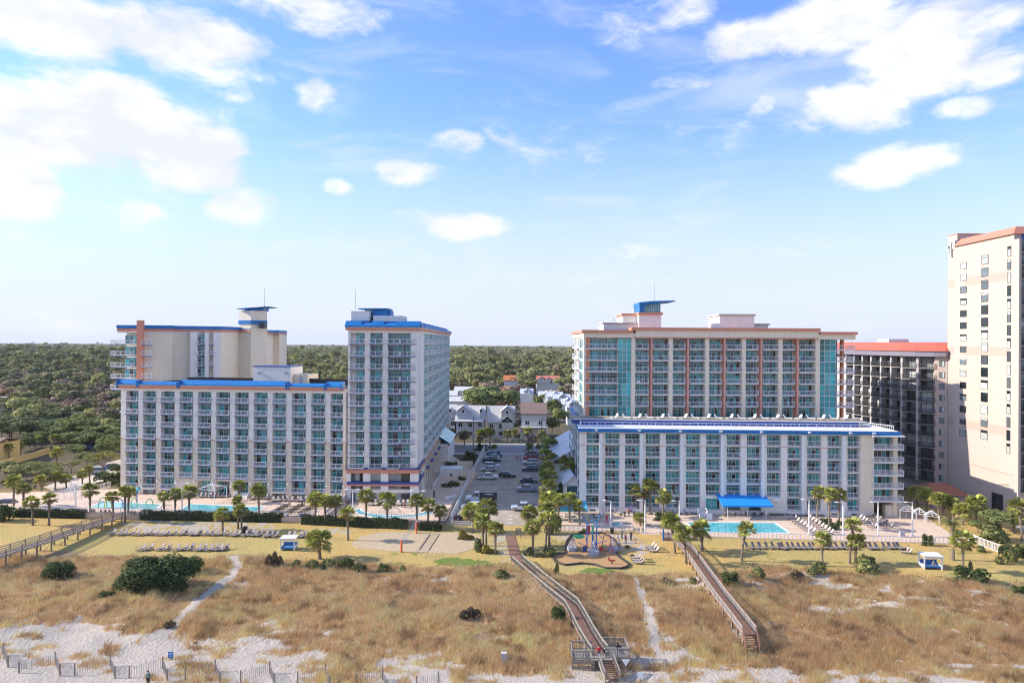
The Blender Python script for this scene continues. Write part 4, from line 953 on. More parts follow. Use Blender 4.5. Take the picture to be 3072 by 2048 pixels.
def palm(bx, by, cx_, cy_, label, group='cabbage palms', size=1.0, z=None, stout=1.0):
    b = gp(bx, by, z); h = max(1.0, (by-cy_)/FPX*b.y); lean = ((cx_-bx)/FPX*b.y/h, 0)
    r = thing('palm_tree', label, 'palm', b, 0, group); i = random.randrange(5)
    ob('trunk', palm_trunk(h, lean, seed=i, r=.20*stout), r); ob('crown', PC[i], r, (lean[0]*h, 0, h), random.uniform(0, 6.28), size*random.uniform(.86, 1.14)).rotation_euler = (random.uniform(-.15, .15), random.uniform(-.15, .15), random.uniform(0, 6.28)); return r
# label positions: base x,y, crown x,y, terrace height, crown scale, label
PALMS = [
 (41,1530,41,1443,0,1.15,'fan palm beside the dark SUV at the left edge'),(70,1547,70,1465,0,1.1,'fan palm between the SUV and the left hedge end'),
 (98,1575,94,1506,0,1.0,'left one of the two lawn palms by the grey boardwalk'),(147,1576,148,1496,0,1.15,'right one of the two lawn palms by the grey boardwalk'),
 (124,1484,124,1440,0,1.0,'short palm on the grass strip behind the left hedge'),(166,1470,166,1428,0,1.0,'palm left of the terrace canopy frame, behind the hedge'),
 (199,1465,197,1436,0,1.0,'low palm behind the terrace canopy frame'),(247,1453,247,1421,0,.9,'thin palm in front of the pale van'),
 (270,1551,269,1470,0,1.15,'palm at the hedge end beside the white lamp post near the children\'s pool'),(269,1448,266,1407,0,.9,'taller thin palm just behind the pale van'),
 (340,1562,336,1489,0,1.0,'palm at the landward end of the grey boardwalk'),(375,1565,375,1474,0,1.15,'front one of the paired palms by the boardwalk gate'),(384,1553,388,1476,0,1.0,'rear one of the paired palms by the boardwalk gate'),
 (493,1552,489,1489,0,1.0,'left one of the two palms before the corner of the turquoise pool'),(525,1549,526,1482,0,1.0,'middle palm over the left hedge near the pool corner'),(567,1549,567,1475,0,1.15,'palm over the hedge in front of the turquoise pool steps'),
 (170,1414,170,1356,0,1.2,'round-headed palm on the brown slope, left background'),(125,1346,116,1317,0,1.1,'palm beside the yellow house gable'),(147,1356,167,1314,0,1.2,'bushy palm near the end of the yellow wall'),(27,1380,27,1341,0,1.1,'palm in front of the yellow house, leftmost'),(62,1365,62,1336,0,1.0,'small palm in front of the yellow house door'),
 (668,1593,666,1541,0,1.05,'palm standing in the lounger row left of the twin palms'),(718,1508,717,1455,1,1.0,'palm on the terrace against the lobby windows'),(714,1586,714,1500,0,.95,'taller one of the twin palms on the lounger lawn'),(725,1594,722,1530,0,1.05,'shorter one of the twin palms on the lounger lawn'),
 (777,1562,774,1471,0,1.1,'slender palm by the right end of the turquoise pool'),(946,1571,946,1496,0,1.1,'first of three palms over the hedge left of the tower'),(975,1575,975,1503,0,1.1,'middle of three palms over the hedge left of the tower'),(1007,1572,1007,1501,0,1.1,'third of three palms over the hedge left of the tower'),
 (1098,1577,1098,1489,0,1.15,'palm before the glass base of the tower, by the lazy river'),(1044,1620,1041,1541,0,1.05,'dark-trunked palm beside the volleyball sand court'),(1162,1579,1160,1499,0,1.2,'palm before the middle of the lazy river'),
 (1251,1584,1249,1501,0,1.15,'palm behind the rear orange volleyball post'),(1284,1587,1284,1515,0,1.15,'palm at the right end of the lazy river'),(1317,1588,1322,1532,0,1.0,'short palm nearest the white car park fence'),
 (959,1676,956,1622,0,1.5,'stout bushy palm on the dune edge left of the volleyball court'),
 (1420,1596,1415,1532,0,1.3,'palm leaning over the dark parked car'),(1449,1649,1448,1563,0,1.25,'front palm of the cluster left of the red-brown path'),(1458,1636,1460,1522,0,1.25,'rear tall palm of the cluster left of the red-brown path'),(1486,1661,1486,1586,0,1.1,'palm closest to the red-brown path on its left'),
 (1588,1561,1587,1537,0,1.2,'low palm in front of the white pickup'),(1599,1664,1597,1581,0,1.25,'palm closest to the red-brown path on its right'),(1637,1653,1641,1558,0,1.3,'leftmost tall palm left of the playground'),(1648,1640,1641,1531,0,1.2,'upper rear palm left of the playground'),
 (1641,1560,1643,1497,0,1.2,'left palm of the row before the light blue canopy'),(1675,1574,1676,1502,0,1.15,'second palm before the light blue canopy'),(1709,1566,1708,1495,0,1.1,'third palm before the light blue canopy'),(1739,1576,1736,1517,0,1.05,'palm before the right corner of the light blue canopy'),(1648,1548,1645,1461,0,1.3,'tallest palm above the light blue canopy, by the car park'),(1664,1556,1660,1492,0,1.0,'palm tucked behind the row at the light blue canopy'),
 (1915,1537,1908,1472,0,1.1,'left palm of the tall trio against the white piers'),(1950,1540,1949,1455,0,1.2,'tallest palm of the trio against the white piers'),(1933,1537,1932,1479,0,1.1,'middle palm of the trio against the white piers'),(1989,1552,1990,1489,0,1.15,'palm with bulging trunk right of the trio'),
 (1921,1576,1919,1554,0,.9,'small palm beside the round hedge by the hot tub'),(2024,1658,2011,1564,0,1.25,'leaning palm left of the right boardwalk head'),(2058,1690,2048,1600,0,1.2,'leaning palm growing beside the right boardwalk rail'),(2105,1652,2105,1586,0,1.4,'thick-trunked palm right of the right boardwalk'),
 (2225,1682,2238,1588,0,1.2,'palm with curved trunk on the right lawn before the pool'),(2467,1697,2464,1617,0,1.1,'single palm in front of the right lounger row'),
 (2451,1568,2457,1477,0,1.1,'left palm of the three by the round hedges on the right deck'),(2487,1586,2489,1483,0,1.1,'front middle palm of the three by the round hedges'),(2517,1567,2517,1483,0,1.05,'right palm of the three by the round hedges'),
 (2549,1689,2560,1574,0,1.1,'taller crossed palm behind the dune palmetto'),(2566,1690,2569,1623,0,1.1,'shorter crossed palm behind the dune palmetto'),
 (2753,1537,2746,1477,0,1.2,'first palm of the row along the right terrace stair'),(2780,1551,2777,1483,0,1.3,'second palm of the row along the right terrace stair'),(2794,1554,2792,1494,0,1.0,'third palm of the row along the right terrace stair'),(2817,1560,2812,1496,0,1.1,'fourth palm of the row along the right terrace stair'),(2827,1557,2836,1499,0,1.2,'fifth palm of the row along the right terrace stair'),
 (2860,1562,2860,1516,0,1.3,'low bushy palm before the brown hipped roof'),(2928,1566,2931,1511,0,1.7,'large bushy palm before the pink tower foot'),(2888,1572,2888,1531,0,1.4,'golden low palm left of the large bushy palm'),
 (2889,1717,2886,1620,0,1.2,'palm right of the date palm near the white cabana'),(3066,1623,3054,1520,0,1.3,'tall palm at the right edge of the picture'),(3040,1600,3050,1556,0,1.2,'short palm at the right edge under the taller one')]
for bx, by, cx_, cy_, z, s, lab in PALMS:
    palm(bx, by, cx_, cy_, lab, 'fan palms around the hotels', s*.78, z, 1.5 if 'stout' in lab or 'thick' in lab else 1.0)
# date palm with long arching fronds
def date_crown(seed, nl=46, r=3.6):
    rng = np.random.default_rng(seed); V = []; Fc = []; T = []
    for i in range(nl):
        a = rng.uniform(0, 2*np.pi); e = rng.uniform(-.2, 1.35); L = r*rng.uniform(.8, 1.1); d = np.array([np.cos(a), np.sin(a), 0]); side = np.array([-np.sin(a), np.cos(a), 0]); col = np.array([.25,.25,.09])*rng.uniform(.7, 1.4); pr = np.zeros(3)
        for j in range(1, 9):
            f = j/8; q = d*L*f*np.cos(e*(1-f*.3))+np.array([0, 0, L*(f*np.sin(e)-.55*f*f)]); w = .5*np.sin(np.pi*min(.97, f+.1))+.05
            for s_ in (-1, 1):
                for g in (.3, .8): b0 = pr+(q-pr)*g; t = b0+side*s_*w+d*.2+np.array([0, 0, -.18]); V += [b0, b0+(q-pr)*.28, t]; Fc.append((len(V)-3, len(V)-2, len(V)-1)); T += [col]*3
            pr = q
    return np_mesh('crown', np.array(V), np.array(Fc), [M['leaf']], np.array(T))
b = gp(2858.6, 1679); dpalm = thing('palm_tree', 'date palm with long arching fronds and bare trunk, left of the right ramp', 'palm', b); h = 102/FPX*b.y
ob('trunk', palm_trunk(h, (0, 0), seed=3, r=.26), dpalm); ob('crown', date_crown(9), dpalm, (0, 0, h), 0, .95)
# ------------------------------------------------ hedges, shrubs
def bush_mesh(seed, n=420, cols=((.05,.08,.025),(.11,.14,.045)), size=.22, lobes=6, name='foliage'):
    rng = np.random.default_rng(seed); p, d, k = crown_pts(n, 1, 1, lobes, rng); p[:, 2] = np.abs(p[:, 2]+.25); V, Fc = leaf_quads(p, d+[0, 0, .3], size, .6, rng)
    c0, c1 = np.array(cols[0]), np.array(cols[1]); return np_mesh(name, V, Fc, [M['leaf']], np.repeat(c0+(c1-c0)*rng.random((n, 1)), 4, 0))
BU = {'dark': [bush_mesh(i, 900, ((.04,.065,.02),(.14,.17,.05)), .13, 14) for i in range(3)], 'olive': [bush_mesh(10+i, 900, ((.13,.15,.045),(.30,.29,.10)), .17) for i in range(3)],
      'huge': [bush_mesh(40, 14000, ((.025,.05,.012),(.12,.16,.045)), .055, 26)],
      'gold': [bush_mesh(20+i, 500, ((.22,.19,.04),(.38,.30,.07)), .2) for i in range(2)], 'brown': [bush_mesh(30+i, 600, ((.13,.09,.05),(.24,.17,.09)), .17) for i in range(2)]}
EXT = {}
def bush(kind, px, py, wpx, hpx, label, cat='shrub', name='shrub', group=None, z=None, dep=.8):
    b = gp(px, py, z); k = b.y/FPX; me = random.choice(BU[kind]); ex = EXT.setdefault(me.name, (max(abs(v.co.x) for v in me.vertices), max(v.co.z for v in me.vertices))); r = thing(name, label, cat, b, 0, group, (wpx*k/2/ex[0], wpx*k/2*dep/ex[0], hpx*k/ex[1])); ob('foliage', me, r); return r
def hedge(p0, p1, zb, hh, wd, label, seed=1):
    a, b_ = gp(*p0, zb), gp(*p1, zb); d = b_-a; L = d.length; n = int(L*hh*75); rng = np.random.default_rng(seed)
    u = rng.uniform(0, L, n); f = rng.random(n); side = f < .62
    bumpy = .12*np.sin(u*1.7)+.1*np.sin(u*.6+seed)
    v = np.where(side, -wd/2, rng.uniform(-wd/2, wd/2, n))+rng.normal(0, .05, n); z = np.where(side, rng.uniform(0, hh, n), hh+bumpy)+rng.normal(0, .04, n)
    back = rng.random(n) < .15; v = np.where(side & back, wd/2, v)
    N = np.stack([np.zeros(n), np.where(side, -1.0, 0), np.where(side, .3, 1.0)], 1); V, Fc = leaf_quads(np.stack([u, v, z], 1), N, .3, .45, rng)
    c = np.array([.035,.055,.02])+np.array([.07,.075,.03])*rng.random((n, 1))**1.5
    r = thing('hedge', label, 'hedge', a, math.atan2(d.y, d.x)); ob('foliage', np_mesh('foliage', V, Fc, [M['leaf']], np.repeat(c, 4, 0)), r)
    ob('inner_growth', MB().mat(M['soil']).box(.1, L-.1, -wd/2+.12, wd/2-.12, 0, hh-.15), r); return r
hedge((50,1549),(258,1553),0,1.55,1.5,'clipped hedge along the left end of the terrace, behind the two lawn palms',1)
hedge((425,1557),(848,1565),0,1.7,1.5,'longest clipped hedge in front of the turquoise pool',2); hedge((908,1570),(1222,1585),0,1.7,1.5,'clipped hedge in front of the tower and lazy river',3); hedge((1255,1588),(1318,1590),0,1.5,1.4,'short clipped hedge right of the rear volleyball post',4)
bush('huge',462,1762,250,98,'huge dark green bush on the dunes left of the sandy path',name='bush'); bush('huge',560,1715,110,48,'low dark arm of growth right of the huge dune bush',name='bush')
bush('huge',175,1728,108,46,'rounded green bush on the dunes under the grey boardwalk',name='bush'); bush('dark',320,1795,46,26,'tiny green bush below left of the huge dune bush',name='bush'); bush('huge',1673,1868,54,54,'round dark evergreen bush beside the middle boardwalk bend',name='bush')
for px, py, w_, h_, lab in ((1037,1706,52,42,'pointed dark shrub at the dune edge'),(1075,1712,50,28,'low dark shrub right of the pointed one at the dune edge'),(975,1706,80,32,'wide green shrub around the stout palm foot'),(885,1702,40,26,'small green shrub left of the stout palm'),(930,1706,60,30,'mid green shrub left of the wide one by the stout palm'),(1150,1715,50,28,'brownish shrub right of the dark dune edge shrubs'),(1205,1722,30,26,'shrub behind the small white marker post')):
    bush('dark' if 'dark' in lab else 'olive', px, py, w_, h_, lab)
for px, py, w_, h_, lab in ((2005,1582,54,36,'round clipped shrub by the right pool corner'),(1985,1560,60,26,'wide clipped shrub behind the round one at the pool corner'),(2500,1587,40,22,'front clipped shrub under the right deck palms'),(2478,1570,44,18,'rear clipped shrub under the right deck palms'),(2520,1575,30,16,'small clipped shrub right of the right deck palms')): bush('dark', px, py, w_, h_, lab)
for px, py, w_, h_, lab in ((1400,1618,60,30,'spiky yellow-green shrub left of the path palms'),(1432,1655,36,42,'spiky green palmetto at the foot of the path palms'),(1470,1660,60,28,'yellow-green shrub between the path palms'),(1640,1668,70,24,'dark green undergrowth below the playground palms'),(1585,1665,40,24,'undergrowth at the foot of the palm right of the path'),(1668,1726,22,40,'upright small palmetto left of the playground border'),(1660,1600,60,60,'dense green growth between the palms left of the playground'),(1750,1598,30,14,'small shrub under the light blue canopy edge')):
    bush('gold' if 'yellow' in lab else 'olive', px, py, w_, h_, lab)
for px, py, w_, h_, lab, kd in ((2605,1727,100,60,'big spreading palmetto on the dune edge of the right lawn','olive'),(2782,1635,44,36,'dark palmetto on the lawn near the right railing','dark'),(2910,1745,130,50,'dark scrub on the dune edge below the white cabana','dark'),(2910,1716,20,36,'thin young palm on the lawn right of the cabana','olive'),(2945,1656,36,20,'small palmetto on the lawn by the white ramp fence','olive'),(3020,1690,80,60,'brownish shrub past the end of the white ramp fence','olive'),(3060,1670,70,50,'large dark shrub at the right edge beyond the ramp fence','dark'),(2985,1625,110,60,'wide green shrub row behind the white ramp fence','olive'),(3050,1780,60,30,'dark shrub on the right edge of the dunes','dark'),(2448,1720,70,40,'olive scrub on the dune edge below the right lounger row','olive'),(2270,1735,60,34,'olive scrub on the dune edge under the curved palm','olive'),(2190,1752,60,40,'green scrub against the right boardwalk','dark'),(2380,1735,70,30,'brown scrub on the dune edge of the right lawn','brown'),(1995,1755,40,24,'dark brown scrub between the sandy trail and right boardwalk','brown'),(2078,1750,36,18,'small yucca-like shrub left of the right boardwalk','olive'),(1500,1735,60,24,'grey-green scrub by the head of the middle boardwalk','olive'),(820,1700,60,50,'pale wispy shrub on the dune edge below the lawn cabana','brown'),(510,1880,40,24,'dark grass clump beside the path mouth','brown'),(1405,1850,80,34,'grey-brown wispy bush in the middle of the dunes','brown'),(0,1560,90,60,'dark green bushes at the left edge before the boardwalk','dark'),(20,1455,60,30,'green shrub left of the pine by the drive','olive'),(330,1447,90,38,'dark shrub mass by the pale van and the wing end','dark'),(372,1462,50,22,'hedge shrub at the lower left corner of the wing','dark'),(345,1410,60,20,'shrub beside the blue car','dark')):
    bush(kd, px, py, w_, h_, lab)
# foreground trees left
tree(SPARSE, 305, 1430, 75, 'umbrella-shaped pine beside the wing end', None, 'pine_tree', 110); tree(SPARSE, 100, 1465, 80, 'wide flat-topped pine on the bank at left', None, 'pine_tree', 140); tree(SPARSE, 215, 1420, 40, 'small pine right of the lone round palm', None, 'pine_tree', 60)
tree(OAK, 2990, 1590, 62, 'golden-green tree with dark shade before the pink tower door', None, 'tree', 110); tree(OAK, 2935, 1600, 40, 'low golden tree between the date palm and the pink tower', None, 'tree', 70)
for px, py, h_, w_, lab in ((250,1350,60,130,'pale-limbed oak over the blue parked car'),(200,1330,60,100,'oak left of the pale-limbed one'),(330,1385,70,90,'dark oak against the wing end'),(60,1300,60,110,'oak over the yellow house'),(120,1295,60,120,'oak behind the yellow wall end'),(290,1300,70,130,'large oak behind the white roof'),(190,1290,70,120,'large round oak in the left middle distance'),(110,1260,70,120,'dark oak right of the blue-grey building'),(20,1260,40,60,'oak below the blue-grey building'),(240,1240,60,120,'broad oak at the edge of the left wood'),(330,1240,70,110,'oak above the white roof by the wing'),(150,1230,50,110,'dense oak behind the blue-grey building'),(20,1190,60,100,'dark tree above the blue-grey building'),(90,1345,26,50,'small tree inside the yellow wall')):
    tree(OAK, px, py, h_, lab, 'oaks left of the hotel', 'oak_tree', w_)
for px, py, h_, w_, lab in ((335,1362,60,90,'dark oak close to the wing end, above the drive'),(300,1334,60,100,'oak beyond the blue parked car'),(182,1347,50,80,'oak on the bank right of the yellow wall'),(222,1376,44,70,'small oak by the round-headed palm'),(118,1422,40,80,'low oak below the yellow wall'),(58,1440,44,90,'low oak near the drive at the left edge'),(15,1425,40,80,'oak at the left edge below the yellow wall'),(160,1436,34,70,'low bushy oak between the flat pines'),(262,1394,40,70,'oak behind the pale van'),(352,1338,60,80,'oak touching the wing end balconies'),(60,1352,44,80,'oak hiding the yellow house corner'),(105,1342,50,80,'oak behind the yellow wall')):
    tree(OAK, px, py, h_, lab, 'oaks left of the hotel', 'oak_tree', w_)
rt = random.Random(8)
for i in range(30):
    px = 8+(i*71) % 350; py = 1262+(i*29) % 66+(px > 150)*8
    tree(OAK if i % 3 else PINE, px, py, rt.uniform(50, 80), '%s rounded tree, %s of the way from left edge to hotel' % (('dark', 'olive', 'tall')[i % 3], ('a fifth', 'two fifths', 'half', 'two thirds', 'most')[min(4, int(px/72))]), 'trees in the near wood left of the hotel', 'wood_tree', rt.uniform(80, 140))
tree(OAK, 1470, 1262, 106, 'great spreading live oak behind the grey houses', None, 'oak_tree', 176)
for px, py, h_, w_, k_, lab in ((1618,1258,76,40,PINE,'conical magnolia between the white roofs'),(1660,1275,80,56,OAK,'bright green tree right of the brown-roofed house'),(1680,1300,80,66,OAK,'olive tree at the lane right of the brown roof'),(1655,1310,60,50,OAK,'tree hugging the right side of the brown-roofed house'),(1572,1176,50,52,OAK,'dark round tree left of the red gables'),(1560,1305,50,24,BARE,'bare brown tree left of the brown-roofed house'),(1392,1340,50,36,BARE,'small bare street tree near the tower end'),(1600,1362,60,40,BARE,'leafless tree at the car park entrance'),(1540,1300,36,30,OAK,'small tree between the gabled houses')):
    tree(k_, px, py, h_, lab, None, 'tree', w_)
for px, py, cy_, s, lab in ((1640,1370,1330,1.5,'shaded palm at the top right of the car park'),(1655,1385,1338,1.6,'shaded palm beside the annex roof'),(1637,1410,1362,1.5,'dark shaded palm below the annex roof'),(1655,1425,1380,1.5,'shaded palm left of the annex porch'),(1640,1450,1400,1.4,'shaded palm behind the black SUV'),(1645,1480,1430,1.4,'shaded palm behind the grey pickup'),(1700,1460,1390,1.5,'dark palm against the annex wall'),(1722,1470,1400,1.3,'dark palm beside the white hotel corner'),(1625,1330,1305,1.3,'palm on the verge right of the entrance'),(1585,1355,1338,1.1,'low palm in the entrance island'),
    (1352,1335,1302,1.5,'palm at the tower end by the houses'),(1393,1335,1304,1.3,'palm before the grey-blue house'),(1440,1325,1298,1.1,'palm before the fence left of the white gabled house'),(1460,1325,1296,1.3,'palm before the white gabled house'),(1470,1340,1296,1.2,'palm on the street verge by the power pole'),(1522,1325,1300,1.2,'palm right of the white gabled house'),(1545,1322,1296,1.1,'palm before the gap between houses'),(1582,1322,1292,1.3,'palm before the brown-roofed house'),(1440,1350,1318,1.0,'palm in the planting at the car park head'),(1700,1245,1213,1.0,'slim palm by the far white houses'),(1568,1210,1188,1.0,'yellowish palm behind the great oak')):
    palm(1*px, py, px, cy_, lab, 'palms in the car park and street', s*.85)
for px, py, w_, h_, lab in ((1445,1350,50,20,'shrubs at the far end of the white fence'),(1480,1345,30,14,'low shrub at the car park head'),(1410,1380,50,30,'clipped shrubs on the grass behind the fence'),(1400,1400,56,26,'dark clipped shrubs left of the fence'),(1355,1405,50,24,'clipped shrub rows beside the tower'),(1352,1470,60,34,'dark bushes by the equipment enclosure'),(1385,1450,36,24,'bush against the enclosure wall'),(1690,1480,50,34,'dark bushes in the shaded annex garden'),(1660,1395,30,20,'bush under the shaded palms'),(1550,1325,60,10,'low planting along the street fence'),(1480,1324,60,10,'low planting along the fence left'),(1615,1345,30,14,'yellow shrub at the car park entrance'),(1310,1590,36,18,'brown shrub at the foot of the white fence')):
    bush('olive' if 'low' in lab or 'yellow' in lab else 'dark', px, py, w_, h_, lab)
# ------------------------------------------------ far wood: one mass of crowns
def forest():
    rng = np.random.default_rng(77); VV = []; FF = []; TT = []; nb = 0
    rows = []; Y = 262.0
    while Y < 3600:
        step = 7.0 if Y < 700 else 7.0*(Y/700)**1.15; rows.append((Y, step)); Y += step
    for Y, st in rows:
        wins = [(-260, 400), (820, 1080), (1310, 1760), (2480, 2700)]
        for a, b_ in wins:
            x0, x1 = (a-CX)/FPX*Y, (b_-CX)/FPX*Y; n = max(1, int((x1-x0)/(st*1.05)))
            for i in range(n):
                x = x0+(x1-x0)*(i+rng.random())/n; y = Y+rng.uniform(-.5, .5)*st; pxx = CX+x/y*FPX
                if 1310 < pxx < 1760 and y < 350: continue
                if any(hx0-3 < x < hx1+3 and hy0-(85 if rng.random() < .96 else 4) < y < hy1+4 for hx0, hx1, hy0, hy1 in HOUSES): continue
                mid_ = 1480 < pxx < 1745 and 430 < y < 800
                if pxx < 80 and y < 300: continue
                big = fbm(x*.016, y*.010, 51, 3)-.01+rng.uniform(-.07, .07); r = rng.uniform(3.2, 8.0)*(.8 if y < 420 and pxx > 1300 else 1)*(1 if y < 900 else (y/900)**.45); h = rng.uniform(9, 15)+(big-.5)*8+(3 if y > 600 else 0)-(2 if pxx < 400 and y < 420 else 0)
                if mid_: big -= .10
                kind = 0 if big > .425 else (1 if rng.random() < .8 else 0)
                if kind == 0 and rng.random() < .3: h += 3
                if kind == 0 and 480 < y < 1800 and rng.random() < .13: h += rng.uniform(5, 13); r *= .8
                nq = int(np.clip(230000/y, 40, 650)); p, d, k = crown_pts(nq, r, r*rng.uniform(.55, .8), 7, rng)
                p += [x, y, h-r*.5]; V, Fc = leaf_quads(p, d+[0, 0, .5], (r*.155+.13)*rng.uniform(.6, 1.4, nq), .55, rng)
                if kind == 0: c0 = np.array([.080,.088,.038]) if rng.random() < .5 else np.array([.105,.105,.040]); c0 = c0*rng.uniform(1.3, 3.3)+np.array([.05, .025, 0])*rng.random()
                else: c0 = np.array([.34,.245,.165])*rng.uniform(.7, 1.2)+(np.array([.10,.01,-.03]) if rng.random() < .1 else 0)
                tt = c0*(.75+.5*rng.random((7,))[k][:, None])*(.85+.3*rng.random((nq, 1)))
                VV.append(V); FF.append(Fc+nb); nb += len(V); TT.append(np.repeat(tt, 4, 0))
    ob('forest', np_mesh('forest', np.concatenate(VV), np.concatenate(FF), [M['leaf']], np.clip(np.concatenate(TT), 0, 1)), kind='stuff', label='far wood of pines and bare trees reaching the horizon')
# ------------------------------------------------ dune grass
def dunegrass():
    rng = np.random.default_rng(99); n = 150000
    y = rng.uniform(76, 121, n); x = rng.uniform(-1, 1, n)*(y*.80+6)
    s = sandw(x, y); patch = fbm(x*.6, y*.6, 61, 3); dn = (y < ydune(x)+rng.normal(0, .8, n)) & (y > ybeach(x)-9)
    inside = sstep(-1, .6, y-ybeach(x)+.8); keep = dn & (rng.random(n) < np.where(inside > .5, (1-s)*(.35+.9*sstep(.3, .55, patch)), 0))
    tuft = (y < ybeach(x)+.5) & (y > ybeach(x)-10) & (fbm(x*.35, y*.9, 71, 3) > .60) & (rng.random(n) < .55); pathd = np.ones(n, bool)
    for p, w in paths: pathd &= distpath(p, x, y) > w*.8
    bwm = distpath(MIDW, x, y) > 1.6; bwr = distpath(RIGHTW, x, y) > 1.4; keep = (keep | tuft) & pathd & bwm & bwr
    x, y = x[keep], y[keep]; n = len(x); z = hgt(x, y); hh = (.22+.55*sstep(.35, .7, fbm(x*.3, y*.3, 81, 3))+.5*sstep(.5, .75, fbm(x*.9, y*.9, 83, 2)))*rng.uniform(.6, 1.3, n)
    nb = 8; X = np.repeat(x, nb)+rng.normal(0, .22, n*nb); Y = np.repeat(y, nb)+rng.normal(0, .22, n*nb); Z = np.repeat(z, nb)-.05; H = np.repeat(hh, nb)*rng.uniform(.55, 1.15, n*nb)
    a = rng.uniform(0, 2*np.pi, n*nb); le = rng.uniform(.15, .9, n*nb)*H; wd = rng.uniform(.025, .06, n*nb)
    b0 = np.stack([X-wd, Y, Z], 1); b1 = np.stack([X+wd, Y, Z], 1); t = np.stack([X+np.cos(a)*le+H*.15, Y+np.sin(a)*le*.7, Z+H], 1); m1 = (b0*.4+t*.6)*[1, 1, 1]+[0, 0, 0]
    V = np.stack([b0, b1, t], 1).reshape(-1, 3); Fc = np.arange(len(V)).reshape(-1, 3)
    big = fbm(x*.12, y*.16, 91, 3); c = np.array([.98,.67,.34])*(1-big[:, None])+np.array([.66,.42,.22])*big[:, None]*1.0+np.array([.05,.05,0])*sstep(.5, .8, fbm(x*.2, y*.2, 95, 2))[:, None]
    dk = sstep(.60, .72, fbm(x*.8, y*.8, 83, 2))[:, None]; c = c*(1-.45*dk)
    c = c*rng.uniform(.7, 1.45, (n, 1)); c = np.repeat(np.repeat(c, nb, 0)*rng.uniform(.8, 1.25, (n*nb, 1)), 3, 0)
    k = 2600; y2 = rng.uniform(80, 119, k); x2 = rng.uniform(-1, 1, k)*(y2*.80+4); ok = (y2 < ydune(x2)+.5) & (y2 > ybeach(x2)-5) & (fbm(x2*.12, y2*.2, 111, 3) > .5)
    for p_, w_ in paths+[(MIDW, 1.5), (RIGHTW, 1.5)]: ok &= distpath(p_, x2, y2) > w_
    x2, y2 = x2[ok], y2[ok]; k = len(x2); z2 = hgt(x2, y2); h2 = rng.uniform(1.0, 1.9, k); lx = rng.normal(.25, .15, k); ly = rng.normal(0, .15, k); O = np.stack([x2, y2, z2], 1); T_ = O+np.stack([lx, ly, h2], 1); e = np.array([.018, 0, 0]); g = np.stack([rng.uniform(.1, .2, k), np.zeros(k), -rng.uniform(.1, .25, k)], 1)
    V2 = np.stack([O-e, O+e, T_+e*.6, T_-e*.6, T_-e*2, T_+e*2, T_+g+e*2, T_+g-e], 1).reshape(-1, 3); b_ = np.arange(k)[:, None]*8; F2_ = np.concatenate([b_+[0, 1, 2, 3], b_+[4, 5, 6, 7]])
    ob('sea_oats', np_mesh('sea_oats', V2, F2_, [M['drygrass']], np.tile([.72, .52, .30], (len(V2), 1))), kind='stuff', label='tall pale seed stalks standing above the dune grass')
    ob('dune_grass', np_mesh('dune_grass', V, Fc, [M['drygrass']], np.clip(c, 0, .9)), kind='stuff', label='dry golden brown dune grass')
# ================================================================ boardwalks, fences
def offs(pts, w):
    out = []
    for i, p in enumerate(pts):
        a = Vector(pts[max(i-1, 0)]); b = Vector(pts[min(i+1, len(pts)-1)]); d = (b-a); d.z = 0; d.normalize()
        k = 1.0
        if 0 < i < len(pts)-1:
            d1 = Vector(pts[i])-a; d1.z = 0; d1.normalize(); k = 1/max(.7, d.dot(d1))
        out.append(Vector(p)+Vector((d.y, -d.x, 0))*w*k)
    return out
def resample(pts, st):
    out = [Vector(pts[0])]
    for a, b in zip(pts[:-1], pts[1:]):
        a, b = Vector(a), Vector(b); n = max(1, round((b-a).length/st)); out += [a+(b-a)*i/n for i in range(1, n+1)]
    return out
def railmesh(pts, m_top, m_post, m_pick, h=1.05, st=2.2, pk=.22, mid=False):
    m = MB(); q = resample(pts, st); up = Vector((0, 0, 1))
    m.mat(m_top)
    for a, b in zip(q[:-1], q[1:]): m.beam(a+up*(h-.06), b+up*(h-.06), .11, .06)
    m.mat(m_pick)
    for a, b in zip(q[:-1], q[1:]):
        m.beam(a+up*(h-.22), b+up*(h-.22), .05, .09); m.beam(a+up*.1, b+up*.1, .05, .09)
        if mid: m.beam(a+up*.5, b+up*.5, .05, .12)
        else:
            n = int((b-a).length/pk)
            for i in range(1, n): p = a+(b-a)*i/n; m.box(p.x-.028, p.x+.028, p.y-.028, p.y+.028, p.z+.1, p.z+h-.15)
    m.mat(m_post)
    for p in q: m.box(p.x-.06, p.x+.06, p.y-.06, p.y+.06, p.z-.25, p.z+h+.04)
    return m
